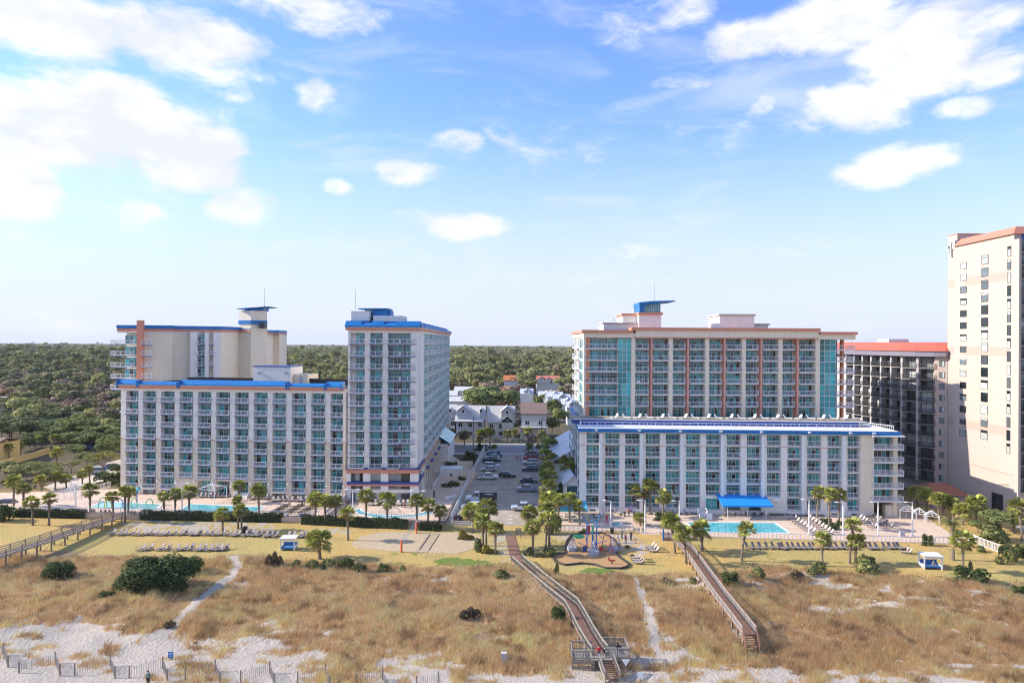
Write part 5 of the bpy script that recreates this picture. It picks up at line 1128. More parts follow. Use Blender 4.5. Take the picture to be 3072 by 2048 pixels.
def boardwalk(label, pts, wd, mdeck, mrail, mpick, mtop, rails=(0, None), st=2.2, mid=False, posts=True, cat='boardwalk'):
    o = Vector(pts[0]); loc = [Vector(p)-o for p in pts]; r = thing('boardwalk', label, cat, o)
    q = resample(loc, .9); L, Rr = offs(q, -wd/2), offs(q, wd/2); m = MB().mat(mdeck)
    for i in range(len(q)-1):
        g = .015 if i % 2 else 0
        V = [L[i], Rr[i], Rr[i+1], L[i+1]]; u = Vector((0, 0, -.16)); m.add([tuple(v) for v in V]+[tuple(v+u) for v in V], [(0,1,2,3),(7,6,5,4),(0,4,5,1),(1,5,6,2),(2,6,7,3),(3,7,4,0)])
    ob('deck', m, r)
    a, b = rails; n = len(loc)
    lr = loc[a:b]
    ob('railing', railmesh(offs(lr, -wd/2), mtop, mrail, mpick, st=st, mid=mid), r); ob('railing', railmesh(offs(lr, wd/2), mtop, mrail, mpick, st=st, mid=mid), r)
    if posts:
        pm = MB().mat(mrail).box(-.1, .1, -.1, .1, -4, 0).mesh('support_post')
        for p in resample(lr, 3.2):
            if p.z+o.z > .4:
                for s_ in offs([p, p+(lr[-1]-lr[0])*.01], wd/2-.1)[:1]+offs([p, p+(lr[-1]-lr[0])*.01], -wd/2+.1)[:1]: ob('support_post', pm, r, (s_.x, s_.y, s_.z-.16))
    return r
mw = [((1530,1604),.05),((1543,1657),.08),((1551,1682),.12),((1600,1725),.35),((1664,1777),.55),((1713,1816),.7),((1735,1854),.75),((1757,1897),.75),((1783,1940),.7),((1800,1962),.7)]
MP = [gp(*p, z) for p, z in mw]; MIDW = [tuple(p)[:2] for p in MP]
rw_ = [((2036,1622),.6),((2072,1661),.9),((2114,1722),1.1),((2162,1790),1.1),((2214,1856),1.1),((2249,1902),1.1)]
RP = [gp(*p, z) for p, z in rw_]; RIGHTW = [tuple(p)[:2] for p in RP]
dunegrass()
LP_ = [gp(351,1550,1.0), gp(290,1569,1.3), gp(138,1622,1.75), gp(0,1664,1.9), gp(-130,1705,1.9)]
M['greenwhite'] = mat('pale_green_grey_wood', (.33, .30, .24), .8, var=.1)
bw = boardwalk('long grey raised boardwalk climbing over the lawn at the left edge', LP_, 2.3, M['wood'], M['wood'], M['wood'], M['wood'], mid=True, st=2.6)
for f in (.45, .62, .8):
    x = MB().mat(M['wood']); p = (LP_[1]+(LP_[3]-LP_[1])*f)-LP_[0]; x.beam((p.x-1.2, p.y, -2.6), (p.x+1.2, p.y, -.4), .1, .12); x.beam((p.x+1.2, p.y, -2.6), (p.x-1.2, p.y, -.4), .1, .12); ob('cross_brace', x, bw)
mid = boardwalk('red-brown boardwalk bending through the dunes with pale railings, in the middle', MP, 1.9, M['woodred'], M['greenwhite'], M['greenwhite'], M['greenwhite'], rails=(2, None))
st_ = MP[-1]-MP[0]; d = (MP[-1]-MP[-2]); d.z = 0; d.normalize(); sd = Vector((d.y, -d.x, 0))
def midbox(name, c, lx, ly, z, lab=None):
    'side platform with railings, c in world'
    m = MB().mat(M['greywood']); c = c-MP[0]; zz = z-MP[0].z
    m.box(c.x-lx/2, c.x+lx/2, c.y-ly/2, c.y+ly/2, zz-.15, zz); o = ob(name, m, mid)
    R4 = [Vector((c.x-lx/2, c.y-ly/2, zz)), Vector((c.x+lx/2, c.y-ly/2, zz)), Vector((c.x+lx/2, c.y+ly/2, zz)), Vector((c.x-lx/2, c.y+ly/2, zz))]
    return o, R4
pl = MP[-1]
o1, R4 = midbox('side_platform', gp(1747,1965,.5)+Vector((0, .3, 0)), 2.5, 2.7, .5)
ob('railing', railmesh([R4[3], R4[0], R4[1]], M['greywood'], M['greywood'], M['greywood'], st=1.2), o1); ob('railing', railmesh([R4[2], R4[3]], M['greywood'], M['greywood'], M['greywood'], st=1.2), o1)
o2, R5 = midbox('side_platform', gp(1846,1953,.7), 2.7, 3.0, .7)
ob('railing', railmesh([R5[0], R5[1], R5[2], R5[3]], M['greywood'], M['greywood'], M['greywood'], st=1.4), o2)
o3, R6 = midbox('landing', gp(1803,1963,.68), 2.6, 2.6, .68)
# skirts under the platforms, stairs to the sand
sk = MB().mat(M['wood'])
for Rk in (R4, R5):
    for i in range(5): p = Rk[0]+(Rk[1]-Rk[0])*i/4; sk.box(p.x-.06, p.x+.06, p.y-.02, p.y+.1, p.z-1.6, p.z-.15)
    p, q_ = Rk[0], Rk[1]; sk.box(p.x, q_.x, p.y+.02, p.y+.06, p.z-.55, p.z-.16); sk.box(p.x, q_.x, p.y+.02, p.y+.06, p.z-1.15, p.z-.75); sk.box(q_.x-.06, q_.x, p.y+.08, Rk[2].y, p.z-.6, p.z-.16)
ob('platform_skirt', sk, mid)
def stairs(root, a, b, wd, n, name='stairs', mt='woodred', side='greywood'):
    m = MB().mat(M[mt]); d = b-a; u = Vector((d.x, d.y, 0)); L = u.length; u.normalize(); s = Vector((u.y, -u.x, 0))*wd/2
    for i in range(n):
        c0 = a+u*(L*i/n); c1 = a+u*(L*(i+.85)/n); z = a.z+d.z*(i+.5)/n-a.z
        V = [c0-s, c0+s, c1+s, c1-s]; V = [Vector((v.x, v.y, a.z+d.z*(i+.5)/n)) for v in V]; w = Vector((0, 0, -.07)); m.add([tuple(v) for v in V]+[tuple(v+w) for v in V], [(0,1,2,3),(7,6,5,4),(0,4,5,1),(1,5,6,2),(2,6,7,3),(3,7,4,0)])
    m.mat(M[side]); w3 = Vector((0, 0, .3)); m.beam(a-s-w3, b-s-w3, .08, .3); m.beam(a+s-w3, b+s-w3, .08, .3)
    o = ob(name, m, root)
    for s_ in (-s, s): ob('railing', railmesh([a+s_, b+s_], M[side], M[side], M[side], st=1.5, h=.95), o)
    return o
sa = gp(1818,1982,.68)-MP[0]; sb = gp(1838,2036,-.35)-MP[0]; stairs(mid, sa, sb, 1.7, 9)
rb = boardwalk('straight red-brown boardwalk with white pickets running down to the beach, at right', RP, 1.7, M['woodred'], M['wood'], M['fencewood'], M['woodred'])
sa = RP[-1]-RP[0]; sb = gp(2260,1958,-.5)-RP[0]; stairs(rb, sa, sb, 1.6, 8, side='woodred')
a = gp(1990,1621,0); b = gp(2077,1617,0); lx = (b-a).length; pd_ = thing('viewing_platform', 'raised wooden gate platform at the head of the right boardwalk', 'platform', a)
m = MB().mat(M['wood']); m.box(0, lx, 0, 4, .45, .6); ob('deck', m, pd_); m = MB().mat(M['wood']); [m.box(i*lx/6-.08, i*lx/6+.08, .02, .15, 0, 1.7) for i in range(7)]; m.box(0, lx*.38, 0, .1, 1.1, 1.25); m.box(lx*.85, lx, 0, .1, 1.1, 1.25); m.box(0, lx*.38, .01, .08, .05, .4); ob('railing', m, pd_)
m = MB().mat(M['blue']); m.box(-.12, .12, -.06, .18, 0, 2.3); ob('blue_post', m, pd_)
# white picket fences and railings
def fence(label, pts, h, mt='white', st=2.0, pk=.3, name='fence', solid=False, zoff=0):
    o = Vector(pts[0]); loc = [Vector(p)-o for p in pts]; r = thing(name, label, 'fence', o)
    q = resample(loc, st); up = Vector((0, 0, 1)); pm = MB().mat(M[mt]).box(-.06, .06, -.06, .06, 0, h+.05).mesh('post')
    for p in q[:100]: ob('post', pm, r, p)
    m = MB().mat(M[mt])
    for a, b in zip(q[:-1], q[1:]):
        m.beam(a+up*(h-.08), b+up*(h-.08), .09, .09); m.beam(a+up*.12, b+up*.12, .06, .08); n = max(1, int((b-a).length/pk))
        if solid: m.beam(a+up*.2, b+up*.2, .04, h-.28)
        else:
            for i in range(1, n): p = a+(b-a)*i/n; m.box(p.x-.03, p.x+.03, p.y-.03, p.y+.03, p.z+.15, p.z+h-.05)
    ob('panel', m, r); return r
fence('long white slatted fence between the left terrace and the car park', [gp(1352,1575,0), gp(1400,1462,0), gp(1457,1346,0)], 2.0, pk=.26, st=2.4)
fence('low white railing along the front of the left terrace', [gp(60,1536,1.0), gp(260,1537,1.0), gp(500,1543,1.0), gp(860,1549,1.0)], 1.1, st=2.6, pk=.5)
fence('low white railing before the lazy river', [gp(910,1551,1.0), gp(1100,1555,1.0), gp(1250,1560,1.0)], 1.1, st=2.6, pk=.5)
fence('pale metal railing around the front of the right pool deck', [gp(1655,1596,0), gp(1900,1598,0)], 1.35, 'metal', pk=.24)
fence('white open railing along the front of the bright blue pool terrace', [gp(2085,1612,0), gp(2400,1620,0), gp(2880,1632,0)], 1.2, st=2.2, pk=.6)
fence('white ramp fence descending the lawn at the right', [gp(2885,1612,0), gp(2950,1640,0), gp(3010,1662,0)], 1.5, pk=.3)
fence('curved-top white fence along the far side of the street', [gp(1395,1326,0), gp(1600,1328,0)], 1.6, st=4, pk=.3)
fence('white wall-like railing behind the spray pool', [gp(174,1500,1.0), gp(330,1462,1.0)], 1.4, pk=.4)
fence('white screen fence left of the tower door', [gp(1028,1513,1.0), gp(1044,1492,1.0)], 1.7, solid=True)
fence('white low fence on the terrace between loungers', [gp(975,1545,1.0), gp(1018,1512,1.0)], 1.0, solid=True)
fence('short white gate by the tower plaza', [gp(1357,1475,1.0), gp(1392,1476,1.0)], 1.3, pk=.3)
fence('ramp railing below the arcade of the tower', [gp(1299,1466,1.0), gp(1322,1432,1.0)], 1.1, pk=.3)
def wall(label, a, b, h, th, mt, name='garden_wall'):
    d = b-a; r = ob(name, MB().mat(M[mt]).box(0, d.length, -th/2, th/2, -.3, h), None, a, math.atan2(d.y, d.x)); tag(r, label, 'wall'); return r
M['yellow'] = mat('yellow_stucco', (.62, .47, .19), .9, var=.05)
wall('long yellow garden wall below the yellow house', gp(-30,1412,0), gp(148,1360,0), 1.9, .3, 'yellow')
wall('low white wall of the equipment enclosure', gp(1375,1440,0), gp(1420,1440,0), 2.4, .2, 'cream'); wall('rear wall of the equipment enclosure', gp(1372,1405,0), gp(1418,1405,0), 2.2, .2, 'cream')
wall('grey concrete block sticking out of the dune', gp(1503,1982,-.3), gp(1520,1982,-.3), 1.0, .7, 'concrete', 'concrete_block')
# sand fences on the beach
SF = [((-70,2005),(10,1962)),((57,2018),(166,1988)),((224,2025),(331,1996)),((388,2032),(488,2003)),((556,2040),(646,2012)),((722,2046),(809,2017)),((893,2048),(976,2026)),((1069,2054),(1148,2036)),((1250,2062),(1315,2049))]
for i, (a, b) in enumerate(SF):
    A, B = gp(*a), gp(*b); C = gp(b[0]+14, b[1]+38); A.z -= .02
    r = thing('sand_fence', '%s zigzag slatted sand fence on the beach, counted from the left' % ordw(i), 'fence', A, 0, 'sand fences on the beach'); m = MB().mat(M['fencewood']); L = (B-A).length; n = int(L/.24)
    for j in range(n+1):
        p = (B-A)*j/n; z = float(hgt(A.x+p.x, A.y+p.y))-A.z; m.box(p.x-.024, p.x+.024, p.y-.012, p.y+.012, z-.05, z+1.12+.05*math.sin(j*.3))
    ob('slat_panel', m, r); m = MB().mat(M['wood'])
    D = C-A; n = int((C-B).length/.26)
    m2 = MB().mat(M['fencewood'])
    for j in range(n+1): p = (B-A)+(C-B)*j/n; z = float(hgt(A.x+p.x, A.y+p.y))-A.z; m2.box(p.x-.012, p.x+.012, p.y-.032, p.y+.032, z-.05, z+1.1)
    ob('slat_panel', m2, r)
    pm = MB().mat(M['wood']).box(-.06, .06, -.06, .06, -.2, 1.35).mesh('post')
    for p in (Vector((0, 0, 0)), B-A, C-A): ob('post', pm, r, (p.x, p.y, float(hgt(A.x+p.x, A.y+p.y))-A.z))
# ================================================================ loungers
def lounger(mt, fr):
    r = thing('sun_lounger', 'x', 'lounger'); m = MB().mat(M[mt]); m.box(-.35, 1.0, -.33, .33, .30, .36); ob('seat', m, r)
    m = MB().mat(M[mt]); m.xprism([(-.35, .36), (-.80, 1.02), (-.86, .98), (-.42, .30)], -.32, .32); ob('backrest', m, r)
    m = MB().mat(M[fr]); m.box(-.55, 1.02, -.36, -.32, .26, .32); m.box(-.55, 1.02, .32, .36, .26, .32); m.box(-.75, -.5, -.03, .03, .2, .3); m.beam((-.5, 0, .3), (-.72, 0, .75), .4, .04); ob('frame', m, r)
    lg = MB().mat(M[fr]).box(-.04, .04, -.04, .04, 0, .28).mesh('leg')
    for x, y in ((-.5, -.31), (-.5, .31), (.85, -.31), (.85, .31)): ob('leg', lg, r, (x, y, 0))
    return r
LG = {}
for k_, mt, fr in (('grey', 'mesh', 'darkframe'), ('pale', 'meshlight', 'darkframe'), ('dark', 'darkframe', 'darkframe'), ('white', 'white', 'white')): LG[k_] = kids(lounger(mt, fr)); LG[k_]['used'] = 0
def place(kind, pos, rz, label, group):
    p = LG[kind]
    if not p['used']: p['used'] = 1; p.location = pos; p.rotation_euler = (0, 0, rz); p['label'] = label; p['group'] = group; return p
    r = dup(p, pos, rz, label, group); return r
rj = random.Random(5)
def row(kind, pxs, py, ang, desc, group, z=0.0):
    for i, x_ in enumerate(pxs):
        y_ = py(x_) if callable(py) else py
        place(kind, gp(x_, y_, z)+Vector((rj.uniform(-.12, .12), rj.uniform(-.25, .25), 0)), R(ang+rj.uniform(-8, 8)), '%s lounger from the left in %s' % (ordw(i), desc), group)
r1 = [329,349,368,386,405,424,442,460,477,494,512,531,547,563,578,592,612,627,642,660,676,693,709,727,744,758,773,790,806,820,856,873,890,905,922]
row('grey', [x+6 for x in r1], lambda x: np.interp(x, [330, 600, 760, 920], [1604, 1604, 1607, 1612]), -114, 'the long row behind the lawn cabana', 'loungers in the long left lawn row')
r2 = [424,448,480,500,529,552,570,592,609,630,643,659,675]
row('grey', r2, 1650, -114, 'the short front row above the huge bush', 'loungers in the front left lawn row')
r3 = [2247,2265,2285,2306,2326,2342,2354,2370,2386,2401,2418,2434,2450,2466,2482,2500,2516,2532,2548,2564,2602,2618,2634,2659,2676,2690,2704]
row('grey', r3, 1645, -64, 'the row across the right lawn', 'loungers in the right lawn row')
row('grey', [598,610,623,636,648,660,672,684], 1491, -120, 'the row under the terrace canopy frame', 'loungers against the left wing', 1.0)
row('grey', [755,765,779,792,804], 1497, -120, 'the row below the lobby steps', 'loungers against the left wing', 1.0)
row('grey', [815,828,842,856,872,885,898,911,925,938], 1503, -120, 'the row below the last balcony columns', 'loungers against the left wing', 1.0)
for j, (x0, x1) in enumerate(((822, 862), (866, 905), (908, 946))):
    for i in range(6): place('dark', gp(x0+(x1-x0)*i/5, 1540-4.6*i, 1.0), R(180+rj.uniform(-5, 5)), '%s dark lounger up the %s slanting line beside the turquoise pool' % (ordw(i), ordw(j)), 'dark loungers beside the turquoise pool')
for i in range(8): place('grey', gp(1018+3.4*i, 1541-5*i, 1.0), R(180), '%s lounger up the file beside the low terrace fence' % ordw(i), 'loungers by the terrace fence')
row('pale', [1108,1120,1133,1190,1204,1216,1228,1238], 1514, -115, 'the row at the glass foot of the tower', 'loungers at the tower foot', 1.0)
for i in range(9): place('grey', gp(1329+2.1*i, 1571-5.2*i, 1.0), R(180), '%s lounger up the file along the white car park fence' % ordw(i), 'loungers along the car park fence')
row('pale', [1258,1268,1278,1300], 1573, 80, 'the row right of the orange volleyball post hedge', 'loungers at the lazy river end', 1.0)
row('pale', [1822,1852,1942,1960,1976,1992,2003,2014,2027,2043,2063,2077,2091], 1541, -55, 'the row against the white piers left of the doors', 'loungers against the right wing', .03)
row('dark', [2305,2318,2330,2342,2356], 1543, -60, 'the dark row right of the blue awning', 'dark loungers by the blue awning', .03)
row('pale', [2374,2388,2404,2416,2430,2446,2458], 1545, -55, 'the row against the white piers right of the awning', 'loungers against the right wing', .03)
for j in range(2):
    for i in range(8): place('pale', gp(2378+9.5*i+44*j, 1559+6.4*i-2*j, .03), R(184), '%s lounger down the %s file of the pool-end cluster' % (ordw(i), ordw(j)), 'loungers clustered at the pool end')
for j in range(2):
    for i in range(7): place('grey' if j else 'pale', gp(2566+9*i+48*j, 1552+5*i, .03), R(184), '%s lounger down the %s file of the far terrace cluster' % (ordw(i), ordw(j)), 'loungers on the far right terrace')
for i, (x_, y_) in enumerate(((1950,1642),(1957,1648),(1964,1655),(1910,1676),(1914,1684),(1918,1691))): place('pale', gp(x_, y_), R(188 if i < 3 else 172), '%s lounger of the %s trio on the grass right of the playground' % (ordw(i % 3), ('rear', 'front')[i//3]), 'loungers right of the playground')
place('pale', gp(2722,1660), R(165), 'lounger holding a resting person beyond the right lawn row', 'loungers in the right lawn row')
for i in range(22):
    x_ = 1832+i*33.2; p = FEu.at(FEu.u(x_, 1250), 6.6, 1.62); lw_ = place('white', p, R(-38 if i % 2 else -150), '%s white lounger along the roof terrace under the coral columns' % ordw(i), 'white loungers on the roof terrace'); lw_.scale = (1.1, 1.1, 1.1)
# ================================================================ vehicles
def carmat(c): return mat('car_paint', c, .25, .2, spec=.6)
WHL = MB().mat(M['tyre']); WHL.tube((0, -.12, 0), (0, .12, 0), .36, None, 16); WHLm = WHL.mesh('tyre'); RIM = MB().mat(M['rim']); RIM.tube((0, -.13, 0), (0, .13, 0), .21, None, 10); RIMm = RIM.mesh('rim')
def bev(o, w=.06):
    md = o.modifiers.new('bevel', 'BEVEL'); md.width = w; md.segments = 2; md.limit_method = 'ANGLE'; return o
def frustum(m, x0, x1, z0, x2, x3, z1, w0, w1): return m.add([(x0,-w0,z0),(x1,-w0,z0),(x1,w0,z0),(x0,w0,z0),(x2,-w1,z1),(x3,-w1,z1),(x3,w1,z1),(x2,w1,z1)], [(0,3,2,1),(4,5,6,7),(0,1,5,4),(1,2,6,5),(2,3,7,6),(3,0,4,7)])
def vehicle(kind, col, pos, rz, label, s=1.0):
    cm = carmat(col); nm = {'suv': 'parked_car', 'sedan': 'parked_car', 'pickup': 'pickup_truck', 'dump': 'dump_truck', 'van': 'van'}[kind]
    r = thing(nm, label, {'suv': 'car', 'sedan': 'car', 'pickup': 'pickup truck', 'dump': 'dump truck', 'van': 'van'}[kind], pos, rz, None, s)
    L, Wd, H, hz, bz = {'suv': (4.7, .95, 1.72, 1.05, .32), 'sedan': (4.7, .91, 1.42, .92, .26), 'pickup': (5.8, 1.0, 1.85, 1.12, .42), 'dump': (7.4, 1.05, 2.3, 1.35, .5), 'van': (5.0, .98, 1.95, 1.1, .3)}[kind]
    h = L/2; m = MB().mat(cm)
    if kind in ('suv', 'van'): pr = [(-h, bz), (h-.05, bz), (h, .75), (h-.12, hz-.12), (h-1.25, hz), (-h+.05, hz+.02), (-h-.02, .7)]
    elif kind == 'sedan': pr = [(-h, bz+.1), (-h+.1, bz), (h-.1, bz), (h, .6), (h-.1, .74), (h-1.3, hz), (-h+.85, hz+.02), (-h+.05, hz-.04)]
    else: pr = [(-h, bz), (h-.05, bz), (h, .9), (h-.1, hz-.06), (h-1.35, hz+.02), (-h+.02, hz), (-h, .8)]
    if kind == 'dump': pr = [(h-3.3, bz), (h-.05, bz), (h, .95), (h-.15, hz-.1), (h-1.6, hz+.05), (h-3.3, hz+.05)]
    m.xprism(pr, -Wd, Wd); bev(ob('body', m, r), .09)
    c0, c1, c2, c3 = {'suv': (-h+.08, h-1.15, -h+.3, h-1.95), 'sedan': (-h+.55, h-1.15, -h+1.15, h-1.95), 'pickup': (h-3.75, h-1.3, h-3.6, h-2.05), 'dump': (h-3.2, h-1.55, h-3.15, h-2.1), 'van': (-h+.06, h-.75, -h+.15, h-1.6)}[kind]
    hz2 = hz if kind not in ('sedan',) else hz; g = MB().mat(M['dark']); frustum(g, c0, c1, hz2-.02, c2, c3, H-.06, Wd-.05, Wd-.2); ob('window', g, r)
    g = MB().mat(cm); frustum(g, c2-.04, c3+.04, H-.07, c2+.08, c3-.1, H, Wd-.18, Wd-.26)
    for f in (0, .36, .68, 1):                                     # pillars
        xb, xt = c0+(c1-c0)*f, c2+(c3-c2)*f
        for s_ in (-1, 1): g.beam((xb, s_*(Wd-.05), hz2-.03), (xt, s_*(Wd-.2), H-.08), .07, .05)
    bev(ob('roof', g, r), .03)
    for x in (h-.95, -h+1.0 if kind not in ('pickup', 'dump') else -h+1.25):
        for s_ in (-1, 1): t_ = ob('wheel', WHLm, r, (x, s_*(Wd-.09), .36)); ob('rim', RIMm, t_)
    lm = MB().mat(M['lampglass']).box(-.06, .05, -.2, .2, -.08, .08).mesh('headlight'); tm = MB().mat(M['redlamp']).box(-.04, .04, -.1, .1, -.14, .14).mesh('tail_light')
    for s_ in (-1, 1): ob('headlight', lm, r, (h-.04, s_*(Wd-.28), .74 if kind != 'sedan' else .62)); 
    if kind != 'dump':
        for s_ in (-1, 1): ob('tail_light', tm, r, (-h, s_*(Wd-.13), .85))
    if kind == 'pickup': g = MB().mat(M['black']); g.box(-h+.12, h-3.95, -Wd+.12, Wd-.12, hz-.05, hz+.015); ob('cargo_bed', g, r)
    if kind == 'dump':
        g = MB().mat(M['darkframe']); g.box(-h, h-3.4, -1.15, 1.15, .85, 1.0); 
        for y in (-1.15, 1.07): g.box(-h, h-3.4, y, y+.08, 1.0, 1.85)
        g.box(-h, -h+.08, -1.07, 1.07, 1.0, 1.85); g.box(h-3.5, h-3.42, -1.07, 1.07, 1.0, 2.3); g.mat(M['soil']).box(-h+.1, h-3.5, -.5, .5, .5, .85); ob('dump_bed', g, r)
        g = MB().mat(M['paving']); g.ball((-h+1.9, 0, 1.15), 1.7, 1.0, .75, 10, 6); ob('load', g, r)
    return r
lot = [('suv',(.02,.03,.04),1480,1366,180,'dark SUV, farthest vehicle in the left parking row'),('suv',(.06,.10,.18),1486,1370,0,'blue-black SUV second from the far end of the left row'),('sedan',(.55,.57,.6),1478,1375,180,'silver sedan third from the far end of the left row'),('pickup',(.015,.02,.03),1475,1386,0,'black pickup in the left parking row'),
 ('suv',(.62,.64,.67),1476,1403,0,'white SUV behind the silver sedan in the left row'),('sedan',(.42,.44,.5),1468,1412,180,'silver-blue sedan next to the white regular-cab pickup'),('pickup',(.68,.68,.68),1463,1437,0,'white regular-cab pickup in the left row'),('suv',(.03,.028,.022),1523,1431,-12,'black SUV driving down the car park aisle'),
 ('dump',(.7,.7,.7),1443,1504,180,'white dump truck with black bed carrying sand'),('suv',(.78,.78,.78),1416,1527,180,'white crossover beside the dump truck'),('sedan',(.05,.015,.015),1395,1558,180,'dark red car half hidden under the palm'),
 ('sedan',(.10,.03,.03),1595,1366,180,'dark sedan, farthest in the right parking row'),('suv',(.35,.02,.02),1592,1377,180,'red SUV in the right parking row'),('suv',(.66,.67,.7),1590,1392,180,'white SUV next to the red one'),('suv',(.035,.045,.06),1590,1413,180,'black boxy SUV in the right parking row'),('sedan',(.03,.04,.06),1586,1447,0,'dark blue sedan in the right row'),('pickup',(.24,.27,.32),1583,1474,180,'grey crew-cab pickup in the right row'),('pickup',(.72,.72,.72),1573,1530,180,'white pickup nearest the beach at the aisle edge'),
 ('suv',(.015,.03,.07),30,1520,0,'dark navy SUV on the driveway at the left edge'),('van',(.45,.50,.56),297,1420,0,'pale blue-grey van behind the thin palm'),('sedan',(.03,.08,.25),342,1405,0,'blue car half hidden by the wing end'),('suv',(.02,.08,.35),270,1347,0,'bright blue car under the oak')]
for k_, c_, px, py, rz, lab in lot: vehicle(k_, c_, gp(px, py, .015), R(rz), lab)
# ================================================================ people
def skinned(name, verts, edges, rad, material, lvl=1):
    me = bpy.data.meshes.new(name+'_cage'); me.from_pydata(verts, edges, []); o = bpy.data.objects.new('cage', me); COL.objects.link(o)
    md = o.modifiers.new('s', 'SKIN'); sv_ = me.skin_vertices[0].data
    for i, r in enumerate(rad): sv_[i].radius = (r, r*(.8 if r > .11 else 1)); 
    sv_[0].use_root = True
    if lvl: o.modifiers.new('u', 'SUBSURF').levels = lvl
    bpy.context.view_layer.update(); out = bpy.data.meshes.new_from_object(o.evaluated_get(bpy.context.evaluated_depsgraph_get())); out.name = name
    bpy.data.objects.remove(o); out.materials.clear(); out.materials.append(material)
    out.polygons.foreach_set('use_smooth', [True]*len(out.polygons)); return out
def pose(kind):
    st = dict(pelvis=(0,0,.95), spine=(0,0,1.15), chest=(0,-.01,1.35), neck=(0,0,1.47), chin=(0,-.02,1.55), head=(0,-.02,1.64), top=(0,0,1.72), nose=(0,-.115,1.61))
    for s, n in ((-1, 'L'), (1, 'R')):
        st['sh'+n] = (s*.17,0,1.42); st['el'+n] = (s*.24,.02,1.14); st['wr'+n] = (s*.25,-.06,.90); st['hip'+n] = (s*.09,0,.92); st['kn'+n] = (s*.10,-.02,.50); st['an'+n] = (s*.11,.02,.08); st['to'+n] = (s*.12,-.16,.04)
    if kind == 'walk': st['knL'] = (-.10,-.16,.52); st['anL'] = (-.10,-.24,.10); st['toL'] = (-.10,-.42,.06); st['anR'] = (.11,.26,.12); st['toR'] = (.11,.12,.04); st['wrR'] = (.24,-.22,.95); st['wrL'] = (-.24,.16,.94)
    if kind == 'lean': st['elL'] = (-.26,-.14,1.18); st['wrL'] = (-.12,-.33,1.15); st['elR'] = (.26,-.14,1.18); st['wrR'] = (.12,-.33,1.15)
    if kind == 'sit':
        for k_ in list(st):
            if k_[:2] not in ('hi', 'kn', 'an', 'to'): x, y, z = st[k_]; st[k_] = (x, y, z-.47)
        for s, n in ((-1, 'L'), (1, 'R')): st['hip'+n] = (s*.09,0,.46); st['kn'+n] = (s*.12,-.45,.48); st['an'+n] = (s*.12,-.47,.08); st['to'+n] = (s*.12,-.64,.05); st['el'+n] = (s*.25,-.10,.70); st['wr'+n] = (s*.16,-.36,.58)
    return st
def bones(st, chain, rad, fingers=False):
    names = []; V = []; E = []; Rr = []
    for c in chain:
        for a, b in zip(c[:-1], c[1:]):
            for n in (a, b):
                if n not in names: names.append(n); V.append(st[n]); Rr.append(rad[n[:-1]] if n[-1] in 'LR' and n[:-1] in rad else rad[n])
            E.append((names.index(a), names.index(b)))
    if fingers:
        for n in ('L', 'R'):
            w = Vector(st['wr'+n]); d = (w-Vector(st['el'+n])).normalized(); i0 = names.index('wr'+n); p = w+d*.09; V.append(tuple(p)); Rr.append(.032); ip = len(V)-1; E.append((i0, ip))
            sx = Vector((0, 1, 0)).cross(d).normalized()
            for k_, (o_, l_) in enumerate(((-.028, .075), (-.010, .085), (.010, .08), (.028, .06))): V.append(tuple(p+sx*o_+d*l_+Vector((0, -.02, 0)))); Rr.append(.009); E.append((ip, len(V)-1))
            V.append(tuple(w+d*.05+sx*.055)); Rr.append(.011); E.append((i0, len(V)-1))
    return V, E, Rr
BR = dict(pelvis=.13, spine=.115, chest=.135, neck=.055, chin=.065, head=.095, top=.06, nose=.018, sh=.06, el=.04, wr=.026, hip=.085, kn=.055, an=.036, to=.03)
CB = [('pelvis','spine','chest','neck','chin','head','top'),('head','nose'),('chest','shL','elL','wrL'),('chest','shR','elR','wrR'),('pelvis','hipL','knL','anL','toL'),('pelvis','hipR','knR','anR','toR')]
PB = {}
def clothmat(c):
    k_ = ('cloth', c)
    if k_ not in PB: PB[k_] = mat('cloth', c, .9)
    return PB[k_]
def cmesh(kind, piece, m):
    k_ = (kind, piece, m.name)
    if k_ in PB: return PB[k_]
    st = pose(kind)
    if piece == 'body': V, E, Rr = bones(st, CB, BR, True)
    elif piece == 'shirt': rd = dict(BR); rd.update(pelvis=.15, spine=.14, chest=.155, neck=.07, sh=.078, el=.055); V, E, Rr = bones(st, [('pelvis','spine','chest','neck'),('chest','shL','elL'),('chest','shR','elR')], rd)
    else: rd = dict(BR); rd.update(pelvis=.145, hip=.105, kn=.075, an=.06); V, E, Rr = bones(st, [('pelvis','hipL','knL','anL'),('pelvis','hipR','knR','anR')], rd)
    PB[k_] = skinned(piece, V, E, Rr, m); return PB[k_]
def person(kind, px, py, shirt, legs, label, rz=0, z=None, s=1.0, skin='skin', bare=False):
    r = thing('person', label, 'person', gp(px, py, z), R(rz), None, s)
    ob('body', cmesh(kind, 'body', M[skin]), r); ob('shirt', cmesh(kind, 'shirt', clothmat(shirt)), r)
    if not bare: ob('trousers', cmesh(kind, 'trousers', clothmat(legs)), r)
    st = pose(kind); h = st['head']; k_ = 'hair'
    if k_ not in PB: PB[k_] = MB().mat(M['hair']).ball((0, 0, 0), .105, .115, .10, 10, 6).mesh('hair', True)
    ob('hair', PB[k_], r, (h[0], h[1]+.03, h[2]+.045)); k_ = 'shoe'
    if k_ not in PB: PB[k_] = MB().mat(M['black']).box(-.045, .045, -.2, .07, -.05, .05).mesh('shoe')
    for n in 'LR': a_ = st['an'+n]; ob('shoe', PB[k_], r, (a_[0], a_[1], max(a_[2]-.03, .05)))
    return r
red = (.6, .02, .03); wht = (.7, .68, .66); blk = (.02, .02, .025); pnk = (.65, .25, .3); nvy = (.03, .05, .12); teal = (.1, .3, .3)
